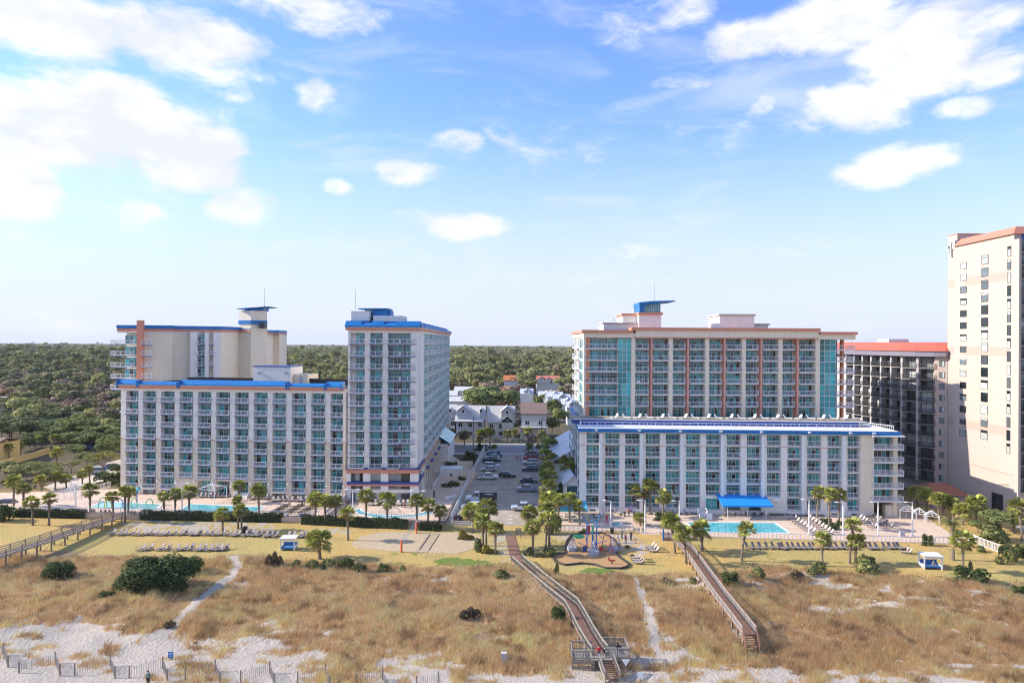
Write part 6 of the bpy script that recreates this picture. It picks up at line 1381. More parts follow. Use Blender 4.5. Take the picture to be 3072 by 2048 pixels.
for a_ in [('walk',1796,1979,red,nvy,'person in red T-shirt and dark shorts at the top of the beach stairs',20,.68),('sit',1852,1948,blk,blk,'person in black sitting on the boardwalk side platform',90,.7),('stand',444,2058,(.12,.22,.22),blk,'person with dark hair standing on the beach before the sand fences',180,None),
    ('walk',1545,1380,pnk,wht,'left person of the group crossing the car park',0,None),('stand',1553,1381,red,pnk,'middle person in red of the group crossing the car park',30,None),('walk',1562,1380,wht,pnk,'right person of the group crossing the car park',-30,None),('walk',1558,1330,blk,blk,'pedestrian in black on the far street pavement',90,None),
    ('stand',1853,1628,wht,wht,'person in white beside the playground edge',40,None),('stand',1866,1614,nvy,blk,'person in dark clothes by the grey bin near the playground',-60,None),('stand',1877,1628,(.35,.05,.08),blk,'person in dark red jacket right of the playground',0,None),('stand',1893,1620,blk,blk,'person all in black right of the playground group',10,None),('stand',1857,1634,pnk,wht,'child in pale pink in front of the person in white',0,None,.7),('stand',1907,1629,pnk,pnk,'small child in pink right of the person in black',0,None,.6),('stand',1820,1567,red,red,'person in red by the hot tub',0,.03),
    ('sit',1861,1547,wht,blk,'person sitting at the left of the group by the wing wall',0,.03),('sit',1874,1548,blk,blk,'person in black sitting second in the group by the wing wall',0,.03),('stand',1886,1549,red,nvy,'person in red standing in the group by the wing wall',0,.03),('stand',1902,1549,teal,nvy,'person in blue standing right in the group by the wing wall',-20,.03),('walk',1302,1492,blk,nvy,'person in dark clothes walking on the shaded tower plaza',0,1.0),
    ('stand',906,1515,wht,nvy,'person in white beside the terrace loungers',30,1.0),('sit',1206,1519,teal,blk,'person in teal sitting on a lounger before the tower',0,1.0),('sit',1213,1521,(.5,.1,.06),blk,'person in orange sitting beside the one in teal before the tower',20,1.0),('sit',2724,1657,wht,pnk,'person in white resting on the lone lounger of the right lawn',100,None),('sit',2800,1703,(.4,.35,.38),nvy,'person sitting inside the right cabana',0,None),('sit',1833,1571,wht,wht,'person sitting at the edge of the hot tub',60,.03)]:
    person(a_[0], a_[1], a_[2], a_[3], a_[4], a_[5], a_[6], a_[7], a_[8] if len(a_) > 8 else 1.0)
# ================================================================ lamps, poles, signs
def lamp(px, py, ptop, label, z=0, heads=1):
    b = gp(px, py, z); h = (py-ptop)/FPX*b.y; r = thing('lamp_post', label, 'lamp post', b, 0, 'white lamp posts'); m = MB().mat(M['white']); m.tube((0, 0, 0), (0, 0, h), .14, .11, 8); m.box(-.2, .2, -.2, .2, 0, .3); ob('pole', m, r)
    for s in ((-1, 1) if heads == 2 else (-1,)):
        m = MB().mat(M['white']); m.beam((0, 0, h-.1), (s*1.0, -.1, h), .1, .1); ob('arm', m, r)
        m = MB().mat(M['white']); m.ball((s*1.25, -.12, h+.05), .48, .22, .13, 8, 5); ob('lamp_head', m, r)
for a in [(227,1537,1452,'lamp post with double head beside the spray pool',1,2),(546,1538,1450,'lamp post at the left end of the turquoise pool',1,2),(711,1500,1460,'lamp post against the lobby stair',1,1),(1058,1533,1468,'lamp post left of the tower foot',1,2),(1254,1540,1472,'lamp post right of the tower foot',1,2),
    (1832,1580,1501,'lamp post beside the hot tub',.03),(1935,1598,1500,'lamp post left of the round hedges',.03),(2038,1560,1502,'lamp post near the white pool stair',.03),(2427,1603,1498,'lamp post beside the pool-end lounger cluster',.03),(2529,1603,1506,'lamp post right of the round deck hedges',.03),(2634,1606,1506,'lamp post before the far lounger cluster',.03),(2737,1608,1506,'lamp post farthest right on the terrace',.03),(2611,1548,1509,'short lamp post at the end block corner',.03)]:
    lamp(a[0], a[1], a[2], a[3], a[4], a[5] if len(a) > 5 else 1)
def pole(px, py, ptop, label, arm=True):
    b = gp(px, py, 0); h = (py-ptop)/FPX*b.y; r = thing('utility_pole', label, 'utility pole', b); m = MB().mat(M['greywood']); m.tube((0, 0, 0), (0, 0, h), .2, .13, 8); ob('pole', m, r)
    m = MB().mat(M['greywood']); m.box(-1.1, 1.1, -.08, .08, h-.9, h-.7); ob('crossarm', m, r); return b+Vector((0, 0, h-.7))
p1 = pole(1420,1350,1249,'grey utility pole before the grey-blue house'); p2 = pole(1625,1345,1252,'grey utility pole before the brown-roofed house'); p3 = pole(38,1290,1196,'utility pole by the blue-grey building'); p4 = pole(4,1310,1206,'utility pole at the left edge')
def cable(a, b, label, dr=(0, 0, 0), sag=1.0):
    a, b = Vector(a)+Vector(dr), Vector(b)+Vector(dr); m = MB().mat(M['metal']); n = 10; pts = [a.lerp(b, i/n)-Vector((0, 0, 4*sag*(i/n)*(1-i/n))) for i in range(n+1)]; m.path(pts, .035, 4); tag(ob('power_cable', m), label, 'cable')
cable(p1, p2, 'upper power cable between the two street poles'); cable(p1, p2, 'lower power cable between the two street poles', (0, 0, -2)); cable(p2, p2+Vector((60, 0, 0)), 'power cable running right behind the white hotel'); cable(p1, p1-Vector((60, 0, 0)), 'power cable running left behind the tower')
cable(P(-60,1219,260), P(366,1228,270), 'long power cable across the left wood', sag=1.5); cable(P(-60,1240,258), P(140,1252,262), 'lower power cable at the left wood', sag=.8)
def sign(px, py, ptop, w, hh, mt, label, z=None, name='sign', tri=False, glyph=None):
    b = gp(px, py, z); h = (py-ptop)/FPX*b.y; r = thing(name, label, 'sign', b); m = MB().mat(M['wood']); m.box(-.05, .05, -.03, .05, -.1, h); ob('post', m, r)
    m = MB().mat(M[mt])
    if tri: m.xprism([(-w/2, h), (w/2, h), (0, h-hh)], -.08, -.04)
    else: m.box(-w/2, w/2, -.08, -.04, h-hh, h)
    o = ob('panel', m, r)
    if glyph: m = MB().mat(M[glyph]); [m.box(-w*.3, w*.3, -.10, -.085, h-hh*f-.02, h-hh*f+.03) for f in (.25, .45, .65)]; ob('lettering', m, o)
sign(513,1977,1953,.62,.75,'blue','small blue notice sign with white marks on the beach',glyph='white'); sign(1877,2044,1976,.95,.75,'white','white triangular sign beside the beach stairs',tri=True); sign(1921,2062,2014,.6,.7,'white','small white sign box at the bottom edge right of the stairs')
sign(1443,2012,1990,.02,.02,'white','thin stake left of the beach stairs',name='marker_post') if False else None
b = gp(1555,1612); r = thing('notice_board', 'tall grey slatted notice board at the head of the red-brown path', 'notice board', b); m = MB().mat(M['wood']); m.box(-.5, -.4, 0, .1, 0, 1.9); m.box(.4, .5, 0, .1, 0, 1.9); ob('frame', m, r); m = MB().mat(M['greywood']); [m.box(-.4, .4, .02, .07, .5+.22*i, .68+.22*i) for i in range(6)]; ob('slat_panel', m, r)
sign(1203,1716,1704,.12,.5,'white','small white marker post at the dune edge',name='marker_post')
# ================================================================ pool side things
def canopy_frame(px, py, w, d, h, z, rz, label):
    r = thing('pergola', label, 'pergola', gp(px, py, z), R(rz), 'bare white canopy frames'); pm = MB().mat(M['rail']).box(-.05, .05, -.05, .05, 0, h).mesh('leg')
    for x in (0, w):
        for y in (0, d): ob('leg', pm, r, (x, y, 0))
    m = MB().mat(M['rail']); c = (w/2, d/2, h+1.1); q = [(0, 0, h), (w, 0, h), (w, d, h), (0, d, h)]
    for i in range(4): m.tube(q[i], q[(i+1) % 4], .05, None, 5); m.tube(q[i], c, .05, None, 5); mx = tuple((a+b)/2 for a, b in zip(q[i], q[(i+1) % 4])); m.tube(mx, c, .035, None, 4)
    for f in (.33, .66): m.path([tuple(a+(b-a)*f for a, b in zip(p, c)) for p in q+[q[0]]], .03, 4)
    ob('roof_frame', m, r)
canopy_frame(590,1506,4.6,4.2,2.9,1.0,-14,'large bare white canopy frame before the lobby'); canopy_frame(192,1508,2.4,2.4,2.8,1.0,0,'bare white canopy frame left of the spray pool')
canopy_frame(2664,1549,3.4,3,2.2,.03,-20,'first bare white canopy frame at the terrace stair'); canopy_frame(2700,1556,3,2.6,1.8,.03,-25,'second bare white canopy frame at the terrace stair'); canopy_frame(2738,1562,2.6,2.2,1.6,.03,-25,'third bare white canopy frame at the terrace stair'); canopy_frame(2775,1570,2.6,2,1.6,.03,-25,'fourth bare white canopy frame at the terrace stair')
M['skyblue'] = mat('light_blue_canvas', (.10, .50, .62), .7, var=.04); M['brightblue'] = mat('bright_blue_canvas', (.01, .26, .72), .7, var=.03)
b = gp(1667,1562,0); r = thing('canopy', 'large light blue canvas canopy beside the car park palms', 'canopy', b); w_ = 93/FPX*b.y
m = MB().mat(M['skyblue']); m.yprism([(-.2, 2.3), (0, 2.2), (3.5, 3.4), (7, 2.2), (7.2, 2.3), (3.5, 3.5)], -.2, w_+.2); m.box(-.2, w_+.2, -.25, -.2, 2.0, 2.35); ob('canvas', m, r); pm = MB().mat(M['rail']).box(-.05, .05, -.05, .05, 0, 2.3).mesh('pole')
for x in (0, w_/2, w_):
    for y in (0, 7): ob('pole', pm, r, (x, y, 0))
b = gp(2183,1556,.03); r = thing('awning', 'bright blue awning over the tables behind the right pool', 'awning', b); w_ = 118/FPX*b.y; yb = 156-b.y-1.6
m = MB().mat(M['brightblue']); m.yprism([(-.6, 2.65), (-.6, 2.95), (yb, 4.25), (yb, 4.15), (-.5, 2.75)], -1.2, w_+1.2); m.xprism([(-1.2, 2.7), (-1.15, 2.7), (-1.9, 4.1), (-1.95, 4.1)], -.5, yb) if False else None; ob('canvas', m, r)
pm = MB().mat(M['rail']).box(-.05, .05, -.05, .05, 0, 2.8).mesh('pole')
for x in (0, w_/2, w_-.2): ob('pole', pm, r, (x, 0, 0))
m = MB().mat(M['rail'])
for x0 in (0, w_/2):
    for z_ in (.45, .8): m.path([(x0+(w_/2-.1)*i/6, 0, z_-.3*math.sin(math.pi*i/6)) for i in range(7)], .03, 4)
ob('rope', m, r)
def table(px, py, z, label, mt='meshlight', chairs=True, grp='terrace tables with chairs'):
    r = thing('table', label, 'table', gp(px, py, z), 0, grp); m = MB().mat(M[mt]); m.tube((0, 0, .70), (0, 0, .75), .5, None, 12); ob('tabletop', m, r); m = MB().mat(M['darkframe']); m.tube((0, 0, 0), (0, 0, .7), .05); m.box(-.25, .25, -.25, .25, 0, .04); ob('pedestal', m, r)
CHM = None
def chair(px, py, z, rz, label, mt='darkframe', grp='terrace chairs'):
    r = thing('chair', label, 'chair', gp(px, py, z), R(rz), grp); ob('seat', MB().mat(M[mt]).box(-.24, .24, -.24, .24, .40, .45), r); ob('backrest', MB().mat(M[mt]).box(-.24, .24, .2, .25, .45, .95), r); lg = MB().mat(M[mt]).box(-.025, .025, -.025, .025, 0, .4).mesh('leg')
    for x in (-.2, .2):
        for y in (-.2, .2): ob('leg', lg, r, (x, y, 0))
for i, x_ in enumerate((2178,2203,2236,2262,2286)): table(x_, 1548, .03, '%s table from the left under the bright blue awning' % ordw(i)); chair(x_-5, 1549, .03, -90, 'chair left of the %s table under the bright blue awning' % ordw(i)); chair(x_+6, 1549, .03, 90, 'chair right of the %s table under the bright blue awning' % ordw(i))
for i, x_ in enumerate((1680,1697,1722,1748)): table(x_, 1558-(i % 2)*8, .03, '%s table from the left under the light blue canopy' % ordw(i)); chair(x_+6, 1559-(i % 2)*8, .03, 90, 'chair right of the %s table under the light blue canopy' % ordw(i), 'white'); chair(x_-6, 1559-(i % 2)*8, .03, -90, 'chair left of the %s table under the light blue canopy' % ordw(i), 'white')
for i in range(6): chair(1341+5*i, 1500-1.2*i, 1.0, 160, '%s white chair in the shaded cluster by the fence' % ordw(i), 'white')
for i, (x_, y_) in enumerate(((1780,1552),(1800,1550),(1790,1562))): table(x_, y_, .03, ('dark table left of the hot tub', 'dark table behind the hot tub', 'dark table before the hot tub')[i], 'darkframe')
for i, (x_, y_) in enumerate(((232,1537),(240,1537),(248,1538),(256,1538),(275,1539),(283,1539),(305,1541),(318,1541),(330,1542),(395,1545),(405,1545),(430,1546),(442,1546))): chair(x_, y_, 1.0, 180, '%s beige terrace chair from the left behind the front railing' % ordw(i), 'mesh', 'beige chairs behind the left railing')
for i, (x_, y_) in enumerate(((1905,1597),(1915,1597),(1928,1597))): chair(x_, y_, .03, 180, '%s pale chair against the railing right of the playground' % ordw(i), 'meshlight')
M['cushion'] = mat('blue_cushion', (.05, .16, .38), .9)
def cabana(px, py, w, d, h, label, rz=0):
    r = thing('cabana', label, 'cabana', gp(px, py), R(rz), 'white lawn cabanas'); pm = MB().mat(M['white']).box(-.08, .08, -.08, .08, 0, h).mesh('post')
    for x in (-w/2, w/2):
        for y in (0, d): ob('post', pm, r, (x, y, 0))
    m = MB().mat(M['white']); m.box(-w/2-.2, w/2+.2, -.2, d+.2, h, h+.1); m.box(-w/2, w/2, -.05, .05, h-.3, h); m.beam((-w/2, 0, h-.7), (-w/2+.5, 0, h-.15), .06, .08); m.beam((w/2, 0, h-.7), (w/2-.5, 0, h-.15), .06, .08); ob('roof', m, r)
    m = MB().mat(M['white']); m.box(-w/2, w/2, d-.05, d+.05, .1, .9); m.box(-w/2-.04, -w/2+.04, 0, d, .1, .7); m.box(w/2-.04, w/2+.04, 0, d, .1, .7); ob('side_panel', m, r)
    m = MB().mat(M['cushion']); m.box(-w/2+.1, w/2-.1, .1, d-.1, .25, .5); m.xprism([(-w/2+.1, .5), (w/2-.1, .5), (w/2-.1, 1.1), (-w/2+.1, 1.1)], d-.35, d-.12); ob('cushion', m, r)
cabana(862,1651,2.4,1.9,2.1,'white cabana with blue daybed on the left lawn'); cabana(2800,1708,2.7,2.2,2.15,'white cabana with blue daybed on the right lawn',-8)
# volleyball court
M['pad'] = mat('orange_post_padding', (.68, .16, .05), .6)
for px, py, pt, lab in ((1204,1656,1617,'front orange padded volleyball post on the sand court'),(1249,1599,1562,'rear orange padded volleyball post at the court edge')):
    b = gp(px, py); h = (py-pt)/FPX*b.y; r = thing('volleyball_post', lab, 'post', b); ob('padding', MB().mat(M['pad']).tube((0, 0, 0), (0, 0, h*.92), .2, .2, 10), r); ob('pole', MB().mat(M['rail']).tube((0, 0, h*.9), (0, 0, h*1.1), .05), r)
a, b = gp(1204,1656), gp(1249,1599); m = MB().mat(M['rail']); a.z = b.z = 0; n = 24
for i in range(n+1): p = a.lerp(b, i/n); m.tube(p+Vector((0, 0, 1.4)), p+Vector((0, 0, 2.35)), .008, None, 3)
for z_ in (1.4, 1.63, 1.87, 2.1, 2.35): m.tube(a+Vector((0, 0, z_)), b+Vector((0, 0, z_)), .012 if z_ not in (1.4, 2.35) else .03, None, 3)
tag(ob('volleyball_net', m), 'thin volleyball net strung between the two orange posts', 'net')
for i, (p, q) in enumerate((((1258,1648),(1290,1603)),((1286,1650),(1317,1603)))):
    a, b = gp(*p, .03), gp(*q, .03); m = MB().mat(M['soil']); m.path([tuple(a.lerp(b, k/8)+Vector((math.sin(k*2)*.05, 0, .02))) for k in range(9)], .06, 5); tag(ob('net_shadow_strip', m), ('left', 'right')[i]+' dark strip standing in for the net shadow on the sand court', 'rope')  # dark strips stand in for the net's cast shadow on the sand
# spray arches
def arch(px, py, w, h, mt, label):
    r = gp(px, py, 1.0); m = MB().mat(mt); m.path([(-w/2*math.cos(math.pi*i/10), .0, h*math.sin(math.pi*i/10)**.7) for i in range(11)], .1, 6); tag(ob('spray_arch', m, None, r, .3), label, 'spray arch')
gm1, gm2, gm3 = mat('green_pipe', (.12, .50, .16), .4), mat('yellow_pipe', (.62, .60, .06), .4), mat('blue_pipe', (.04, .22, .62), .4)
arch(308,1522,1.6,2.2,gm1,'green spray arch in the shallow pool'); arch(324,1524,1.4,1.8,gm2,'yellow spray arch in the shallow pool'); arch(354,1522,1.9,2.1,gm3,'blue spray arch in the shallow pool'); arch(402,1519,1.2,1.9,gm1,'rear green spray arch in the shallow pool'); arch(448,1514,1.4,1.3,gm1,'low green spray arch at the right of the shallow pool')
b = gp(411,1512,1.0); r = thing('spray_post', 'tall blue spray post with tipping bucket in the shallow pool', 'spray post', b); ob('post', MB().mat(gm3).tube((0, 0, 0), (0, 0, 3.3), .12), r); ob('bucket', MB().mat(M['skyblue']).tube((0, 0, 3.1), (.5, 0, 3.6), .3, .38, 8), r)
# lazy river bridges
for i, (x_, w_) in enumerate(((1147,1.6),(1187,2.0),(1228,1.6))):
    m = MB().mat(M['metal']); m.path([(-w_/2+w_*k/8, 0, .9*math.sin(math.pi*k/8)) for k in range(9)], .05, 5); m.path([(-w_/2+w_*k/8, .8, .9*math.sin(math.pi*k/8)) for k in range(9)], .05, 5); tag(ob('handrail', m, None, gp(x_, 1536, 1.0)), ('left', 'middle', 'right')[i]+' curved steel handrail on the lazy river island', 'handrail')
# lobby steps, white stair and bits
def steps(label, px, py, z, w, n, rise, mt='pale', side='white'):
    r = thing('steps', label, 'steps', gp(px, py, z)); m = MB().mat(M[mt]); [m.box(-w/2, w/2, i*.35, i*.35+.35+(n-i)*.0, 0, rise*(i+1)) for i in range(n)]; ob('tread', m, r)
    for x in (-w/2-.15, w/2): ob('side_wall', MB().mat(M[side]).yprism([(-.3, 0), (n*.35, 0), (n*.35, n*rise+.9), (-.3, .7)], x, x+.15), r)
steps('wide white-sided steps up to the lobby doors', 722, 1494, 1.0, 3.0, 6, .16); steps('white solid stair block left of the blue awning', 2112, 1552, .03, 1.6, 5, .17)
for lab, px, py, z_, w_, d_, h_, mt in (('dark rubbish bin behind the left lounger row',736,1597,0,.7,.7,1.1,'black'),('grey bin beside the playground people',1836,1600,0,.7,.6,1.0,'darkframe'),('white towel box by the stair left of the awning',2128,1557,.03,1.1,.8,1.0,'white'),('grey box on the right terrace railing',2706,1610,.03,1.0,.5,1.0,'metal'),('blue-grey bin at the terrace gate',862,1561,0,.6,.6,1.2,'metal'),('blue bin at the terrace gate',903,1561,0,.6,.6,1.2,'blue')):
    r = thing('storage_bin', lab, 'bin', gp(px, py, z_)); ob('body', MB().mat(M[mt]).prism([(-w_/2, -d_/2), (w_/2, -d_/2), (w_/2, d_/2), (-w_/2, d_/2)], 0, h_, [(-w_/2*.9, -d_/2*.9), (w_/2*.9, -d_/2*.9), (w_/2*.9, d_/2*.9), (-w_/2*.9, d_/2*.9)]), r); ob('lid', MB().mat(M[mt]).box(-w_*.48, w_*.48, -d_*.48, d_*.48, h_+.005, h_+.09), r)
steps('terrace gate steps between the two hedges', 882, 1566, 0, 5.0, 4, .25, 'deck', 'rail')
b = gp(1352,1440,0); r = thing('equipment_hut', 'small white hut with flat roof in front of the enclosure', 'hut', b); m = MB().mat(M['pale']); m.box(-2.8, 2.8, 0, 5, 0, 2.9); ob('wall', m, r); ob('roof', MB().mat(M['white']).box(-2.9, 2.9, -.1, 5.1, 2.9, 3.05), r); ob('vent', MB().mat(M['dark']).box(-.2, .4, -.02, 0, 1.2, 1.8), r)
for i, (px, py, c_) in enumerate(((1895,1488+30,(.45,.30,.62)),(2502,1525,(.38,.16,.66)))):
    b = P(px, py, 153.6 if i else 154.4); m = MB().mat(clothmat(c_)); ww = 1.8 if i else .6; m.box(-ww/2, ww/2, -.05, .0, -.9, 0); tag(ob('towel', m, None, b), ('small lavender towel on a ground-floor railing', 'wide purple towel on a ground-floor railing')[i], 'towel')
for i, (px, py, c_) in enumerate(((386,1224,(.7,.7,.72)),(397,1226,(.65,.25,.3)),(387,1412,(.7,.65,.68)),(1915,1142,(.7,.72,.75)))):
    Yd = 166.6 if i < 3 else 169.3; b = P(px, py, Yd); m = MB().mat(clothmat(c_)); m.box(-.35, .35, -.05, 0, -.7, .05); tag(ob('towel', m, None, b), ('white towel on the second top-left balcony', 'pink towel beside the white one on the top-left balcony', 'white towel on a lower left balcony', 'white towel on an upper block balcony')[i], 'towel')
# ================================================================ playground
PGb = [(1120,780),(1150,742),(1215,735),(1272,738),(1280,660),(1295,590),(1350,520),(1500,485),(1740,490),(1820,530),(1895,590),(1925,650),(1908,760),(1985,815),(2052,862),(2040,895),(1960,918),(1770,918),(1640,872),(1480,855),(1280,878),(1170,842)]
pgp = [gp(1380+x*.2466, 1480+y*.2466, .0) for x, y in PGb]; c0 = gp(1775,1655); pg = thing('play_area', 'mulched play area with a wavy dark timber border', 'play area', c0)
M['mulch'] = mat('orange_mulch', (.46, .27, .12), .95, var=.25, scale=3, bump=.5, bscale=6)
ob('mulch_bed', MB().mat(M['mulch']).prism([(p.x-c0.x, p.y-c0.y) for p in pgp], .02, .06), pg); m = MB().mat(M['bronze'])
for i in range(len(pgp)): a, b = pgp[i]-c0, pgp[(i+1) % len(pgp)]-c0; m.beam((a.x, a.y, 0), (b.x, b.y, 0), .22, .32)
ob('border', m, pg)
r = thing('climbing_structure', 'tall blue-poled climbing structure with nets in the play area', 'playground set', gp(1775,1648)); bl = mat('blue_play_steel', (.05, .25, .58), .35); rd_ = mat('red_play_plastic', (.60, .08, .05), .4); gn = mat('green_play_plastic', (.08, .50, .22), .4); nt_ = mat('grey_climbing_net', (.42, .42, .47), .8, var=.25, scale=8)
for x, y, h in ((-.8, .5, 5.4), (.9, .3, 6.0), (.2, .6, 4.8)):
    m = MB().mat(bl); m.tube((x, y, 0), (x, y, h*.82), .13, .1, 8); s = 1 if x > 0 else -1; m.path([(x, y, h*.8), (x-s*.7, y, h*.92), (x-s*1.2, y, h*.98)], .07); m.path([(x, y, h*.82), (x+s*.3, y, h*.95), (x+s*1.1, y, h*1.1)], .07)
    if x > .5: m.path([(x, y, h*.65), (x+.9, y, h*.74)], .07)
    ob('pole', m, r)
m = MB().mat(bl); m.path([(-1.2+3*i/10, -.8, 2.2+1.2*math.sin(math.pi*i/10)) for i in range(11)], .07); m.path([(-2.6, -1, 1.6), (-.6, -.6, .6)], .06); m.path([(2.6, -1, 1.9), (.4, -1.6, 1.5)], .06); m.path([(-.3, 0, .2), (.6, -.2, 2.9)], .06); m.path([(1.1, 0, .2), (.1, -.2, 2.9)], .06); ob('arch', m, r)
for x, y, s in ((0, -3.2, 1.0), (-3.6, -.6, .9), (3.8, -1.0, .9)):
    m = MB().mat(nt_); k = 10
    m.tube((x, y, .05), (x, y, .75*s), .95*s, 1.0*s, k)
    for i in range(k): t_ = 2*math.pi*i/k; m.tube((x+.98*s*math.cos(t_), y+.98*s*math.sin(t_), .7*s), (x+(.3 if x else 0)*(-x/abs(x) if x else 0), y+.1, 2.5*s), .035, .03, 4)
    for f in (.25, .5, .75): m.path([(x+.98*s*(1-f)*math.cos(2*math.pi*i/k), y+.98*s*(1-f)*math.sin(2*math.pi*i/k), .7*s+1.8*s*f) for i in range(k+1)], .03, 4)
    ob('net_cone', m, r)
ob('green_hood', MB().mat(gn).ball((-2.3, .2, 2.3), 1.1, .8, .35, 8, 5), r); ob('green_column', MB().mat(gn).box(.05, .35, .2, .5, 2.6, 4.2), r); ob('green_seat', MB().mat(gn).ball((2.0, -1.2, 1.0), .35, .3, .2), r)
m = MB().mat(rd_); m.box(-.9, -.2, .6, .9, 2.7, 4.1); m.path([(3.0, -1.6, 1.6), (3.5, -2.2, .3)], .12); m.path([(-1.6, -1.2, .2), (-.9, -1, 1.2)], .12); m.path([(2.8+.8*math.cos(t/6*3.14), .8, .2+2.8*math.sin(t/6*3.14)) for t in range(7)], .07); m.box(1.2, 1.9, -1.5, -1.2, .3, 1.0); ob('red_panel', m, r)
m = MB().mat(M['navy']); m.box(-1.7, -1.0, -1.4, -.9, .1, .9); m.box(.4, 1.0, -.2, .3, .1, 1.1); ob('step_block', m, r)
r = thing('spring_rider', 'red horse-shaped spring rider in the front of the play area', 'spring rider', gp(1836,1691)); m = MB().mat(rd_); m.box(-.5, .4, -.12, .12, .5, .75); m.box(-.62, -.42, -.1, .1, .6, 1.1); m.box(-.75, -.5, -.08, .08, .95, 1.12); m.box(.35, .6, -.05, .05, .55, .7); ob('body', m, r); ob('spring', MB().mat(M['darkframe']).tube((0, 0, 0), (0, 0, .5), .12), r)
for i, (px, py) in enumerate(((1660,1636),(1690,1640))):
    r = thing('bicycle', ('left', 'right')[i]+' bicycle lying by the palms left of the play area', 'bicycle', gp(px, py)); lm = MB().mat(M['tyre']); lm.path([(.33*math.cos(t*.628), .0, .35+.33*math.sin(t*.628)) for t in range(11)], .025, 4); lmm = lm.mesh('wheel'); ob('wheel', lmm, r, (-.55, 0, 0)); ob('wheel', lmm, r, (.55, 0, 0)); ob('frame', MB().mat(M['darkframe']).path([(-.55, 0, .35), (-.1, 0, .8), (.4, 0, .8), (.55, 0, .35), (.4, 0, 1.0), (.55, 0, 1.0)], .03), r); ob('saddle', MB().mat(M['black']).box(-.25, 0, -.06, .06, .85, .92), r)
for i, (px, py) in enumerate(((1882,1643),(1895,1669))): bush('brown', px, py, 18, 9, ('rear', 'front')[i]+' dark driftwood-like mound on the grass right of the play area')
# ================================================================ houses
M['shingle'] = mat('pale_grey_shingles', (.60, .58, .55), .9, var=.08, scale=2); M['brownroof'] = mat('brown_shingle_roof', (.27, .19, .155), .9, var=.1, scale=2); M['siding'] = mat('blue_grey_siding', (.54, .57, .64), .8, var=.04); M['greysiding'] = mat('grey_siding', (.64, .62, .59), .8, var=.04); M['tile'] = mat('orange_tiles', (.60, .22, .08), .8, var=.1, scale=2); M['metalroof'] = mat('pale_metal_roof', (.60, .62, .66), .35, var=.04)
def Zp(py, px, Y): return P(px, py, Y).z
HOUSES = []
def house(px0, px1, ridge, eave, base, label, roofm, wallm, gables=(), depth=11, floors=2, Y=None, grp=None, shed=None, porch=False, detail=True):
    Y = Y or gp((px0+px1)/2, base, 0).y; x0, x1 = P(px0, base, Y).x, P(px1, base, Y).x; w = x1-x0; ze = Zp(eave, px0, Y); zr = Zp(ridge, px0, Y+depth*.45)
    r = thing('house', label, 'house', (x0, Y, 0), 0, grp); m = MB().mat(M[wallm]); m.box(.3, w-.3, 0, depth, -.2, ze); m.xprism([(.3, ze), (w-.3, ze), (w-.3, zr-.5), (.3, zr-.5)], depth*.44, depth*.5); ob('wall', m, r)
    m = MB().mat(M[roofm]); m.yprism([(-.6, ze-.15), (depth*.45, zr), (depth+.6, ze-.15), (depth+.6, ze+.1), (depth*.45, zr+.28), (-.6, ze+.1)], -.1, w+.1); ob('roof', m, r)
    sl = (zr-ze)/(depth*.45); HOUSES.append((x0, x1, Y, Y+depth))
    for g0, g1, gp_, gb in gables:                             # front gables: pixel x0, x1, peak row, wall base row
        a, b = P(g0, base, Y).x-x0, P(g1, base, Y).x-x0; zp = Zp(gp_, px0, Y); zb = zp-(b-a)*.42; dp = min(depth*.45, max(.5, (zp-ze)/sl+1)); z0 = Zp(gb, px0, Y)
        m = MB().mat(M[wallm]); m.xprism([(a+.2, z0), (b-.2, z0), (b-.2, zb), ((a+b)/2, zp-.15), (a+.2, zb)], -.7, dp); ob('gable_wall', m, r)
        m = MB().mat(M[roofm]); c = (a+b)/2; m.xprism([(a-.2, zb-.1), (c, zp), (b+.2, zb-.1), (b+.2, zb+.12), (c, zp+.25), (a-.2, zb+.12)], -1.0, dp+1.2); ob('gable_roof', m, r)
        wm_ = MB().mat(M['dark']); wm_.box(c-.35, c+.35, -.74, -.7, zb-.6, zb+.5); wo = ob('window', wm_, r); ob('frame', MB().mat(M['white']).box(c-.5, c-.36, -.76, -.7, zb-.7, zb+.6).box(c+.36, c+.5, -.76, -.7, zb-.7, zb+.6).box(c-.5, c+.5, -.77, -.7, zb+.6, zb+.72), wo)
    if detail:
        fh = ze/(floors+.2); n = max(2, int(w/3.6))
        for f_ in range(floors):
            for i in range(n):
                c = w*(i+.5)/n; z0 = fh*f_+.9; wo = ob('window', MB().mat(M['dark']).box(c-.8, c+.8, -.03, .02, z0, z0+1.5), r); fm = MB().mat(M['white']); [fm.box(x-.05, x+.05, -.06, -.03, z0, z0+1.5) for x in (c-.8, c, c+.8)]; fm.box(c-.9, c+.9, -.07, -.03, z0+1.5, z0+1.65); ob('frame', fm, wo)
    if porch:
        zf = ze*.48; m = MB().mat(M['white']); m.box(-.1, w+.1, -2.3, 0, zf-.2, zf); [m.box(x-.12, x+.12, -2.3, -2.1, 0, zf-.2) for x in (0, w*.33, w*.66, w)]; [m.box(x-.05, x+.05, -2.3, -2.2, zf, zf+1) for x in (0, w*.2, w*.4, w*.6, w*.8, w)]; m.box(-.1, w+.1, -2.3, -2.22, zf+.95, zf+1.05); ob('porch', m, r)
    if shed: z0, z1 = Zp(shed[1], px0, Y), Zp(shed[0], px0, Y); m = MB().mat(M['metalroof']); m.yprism([(-1.8, z0), (0, z1), (0, z1+.12), (-1.8, z0+.12)], -.2, w*.95); ob('porch_roof', m, r)
    return r
house(1366,1455,1217,1256,1312,'blue-grey gabled house with pale roof, left of the pair behind the street','shingle','siding',((1371,1407,1217,1256),(1438,1448,1226,1250)),shed=(1253,1262))
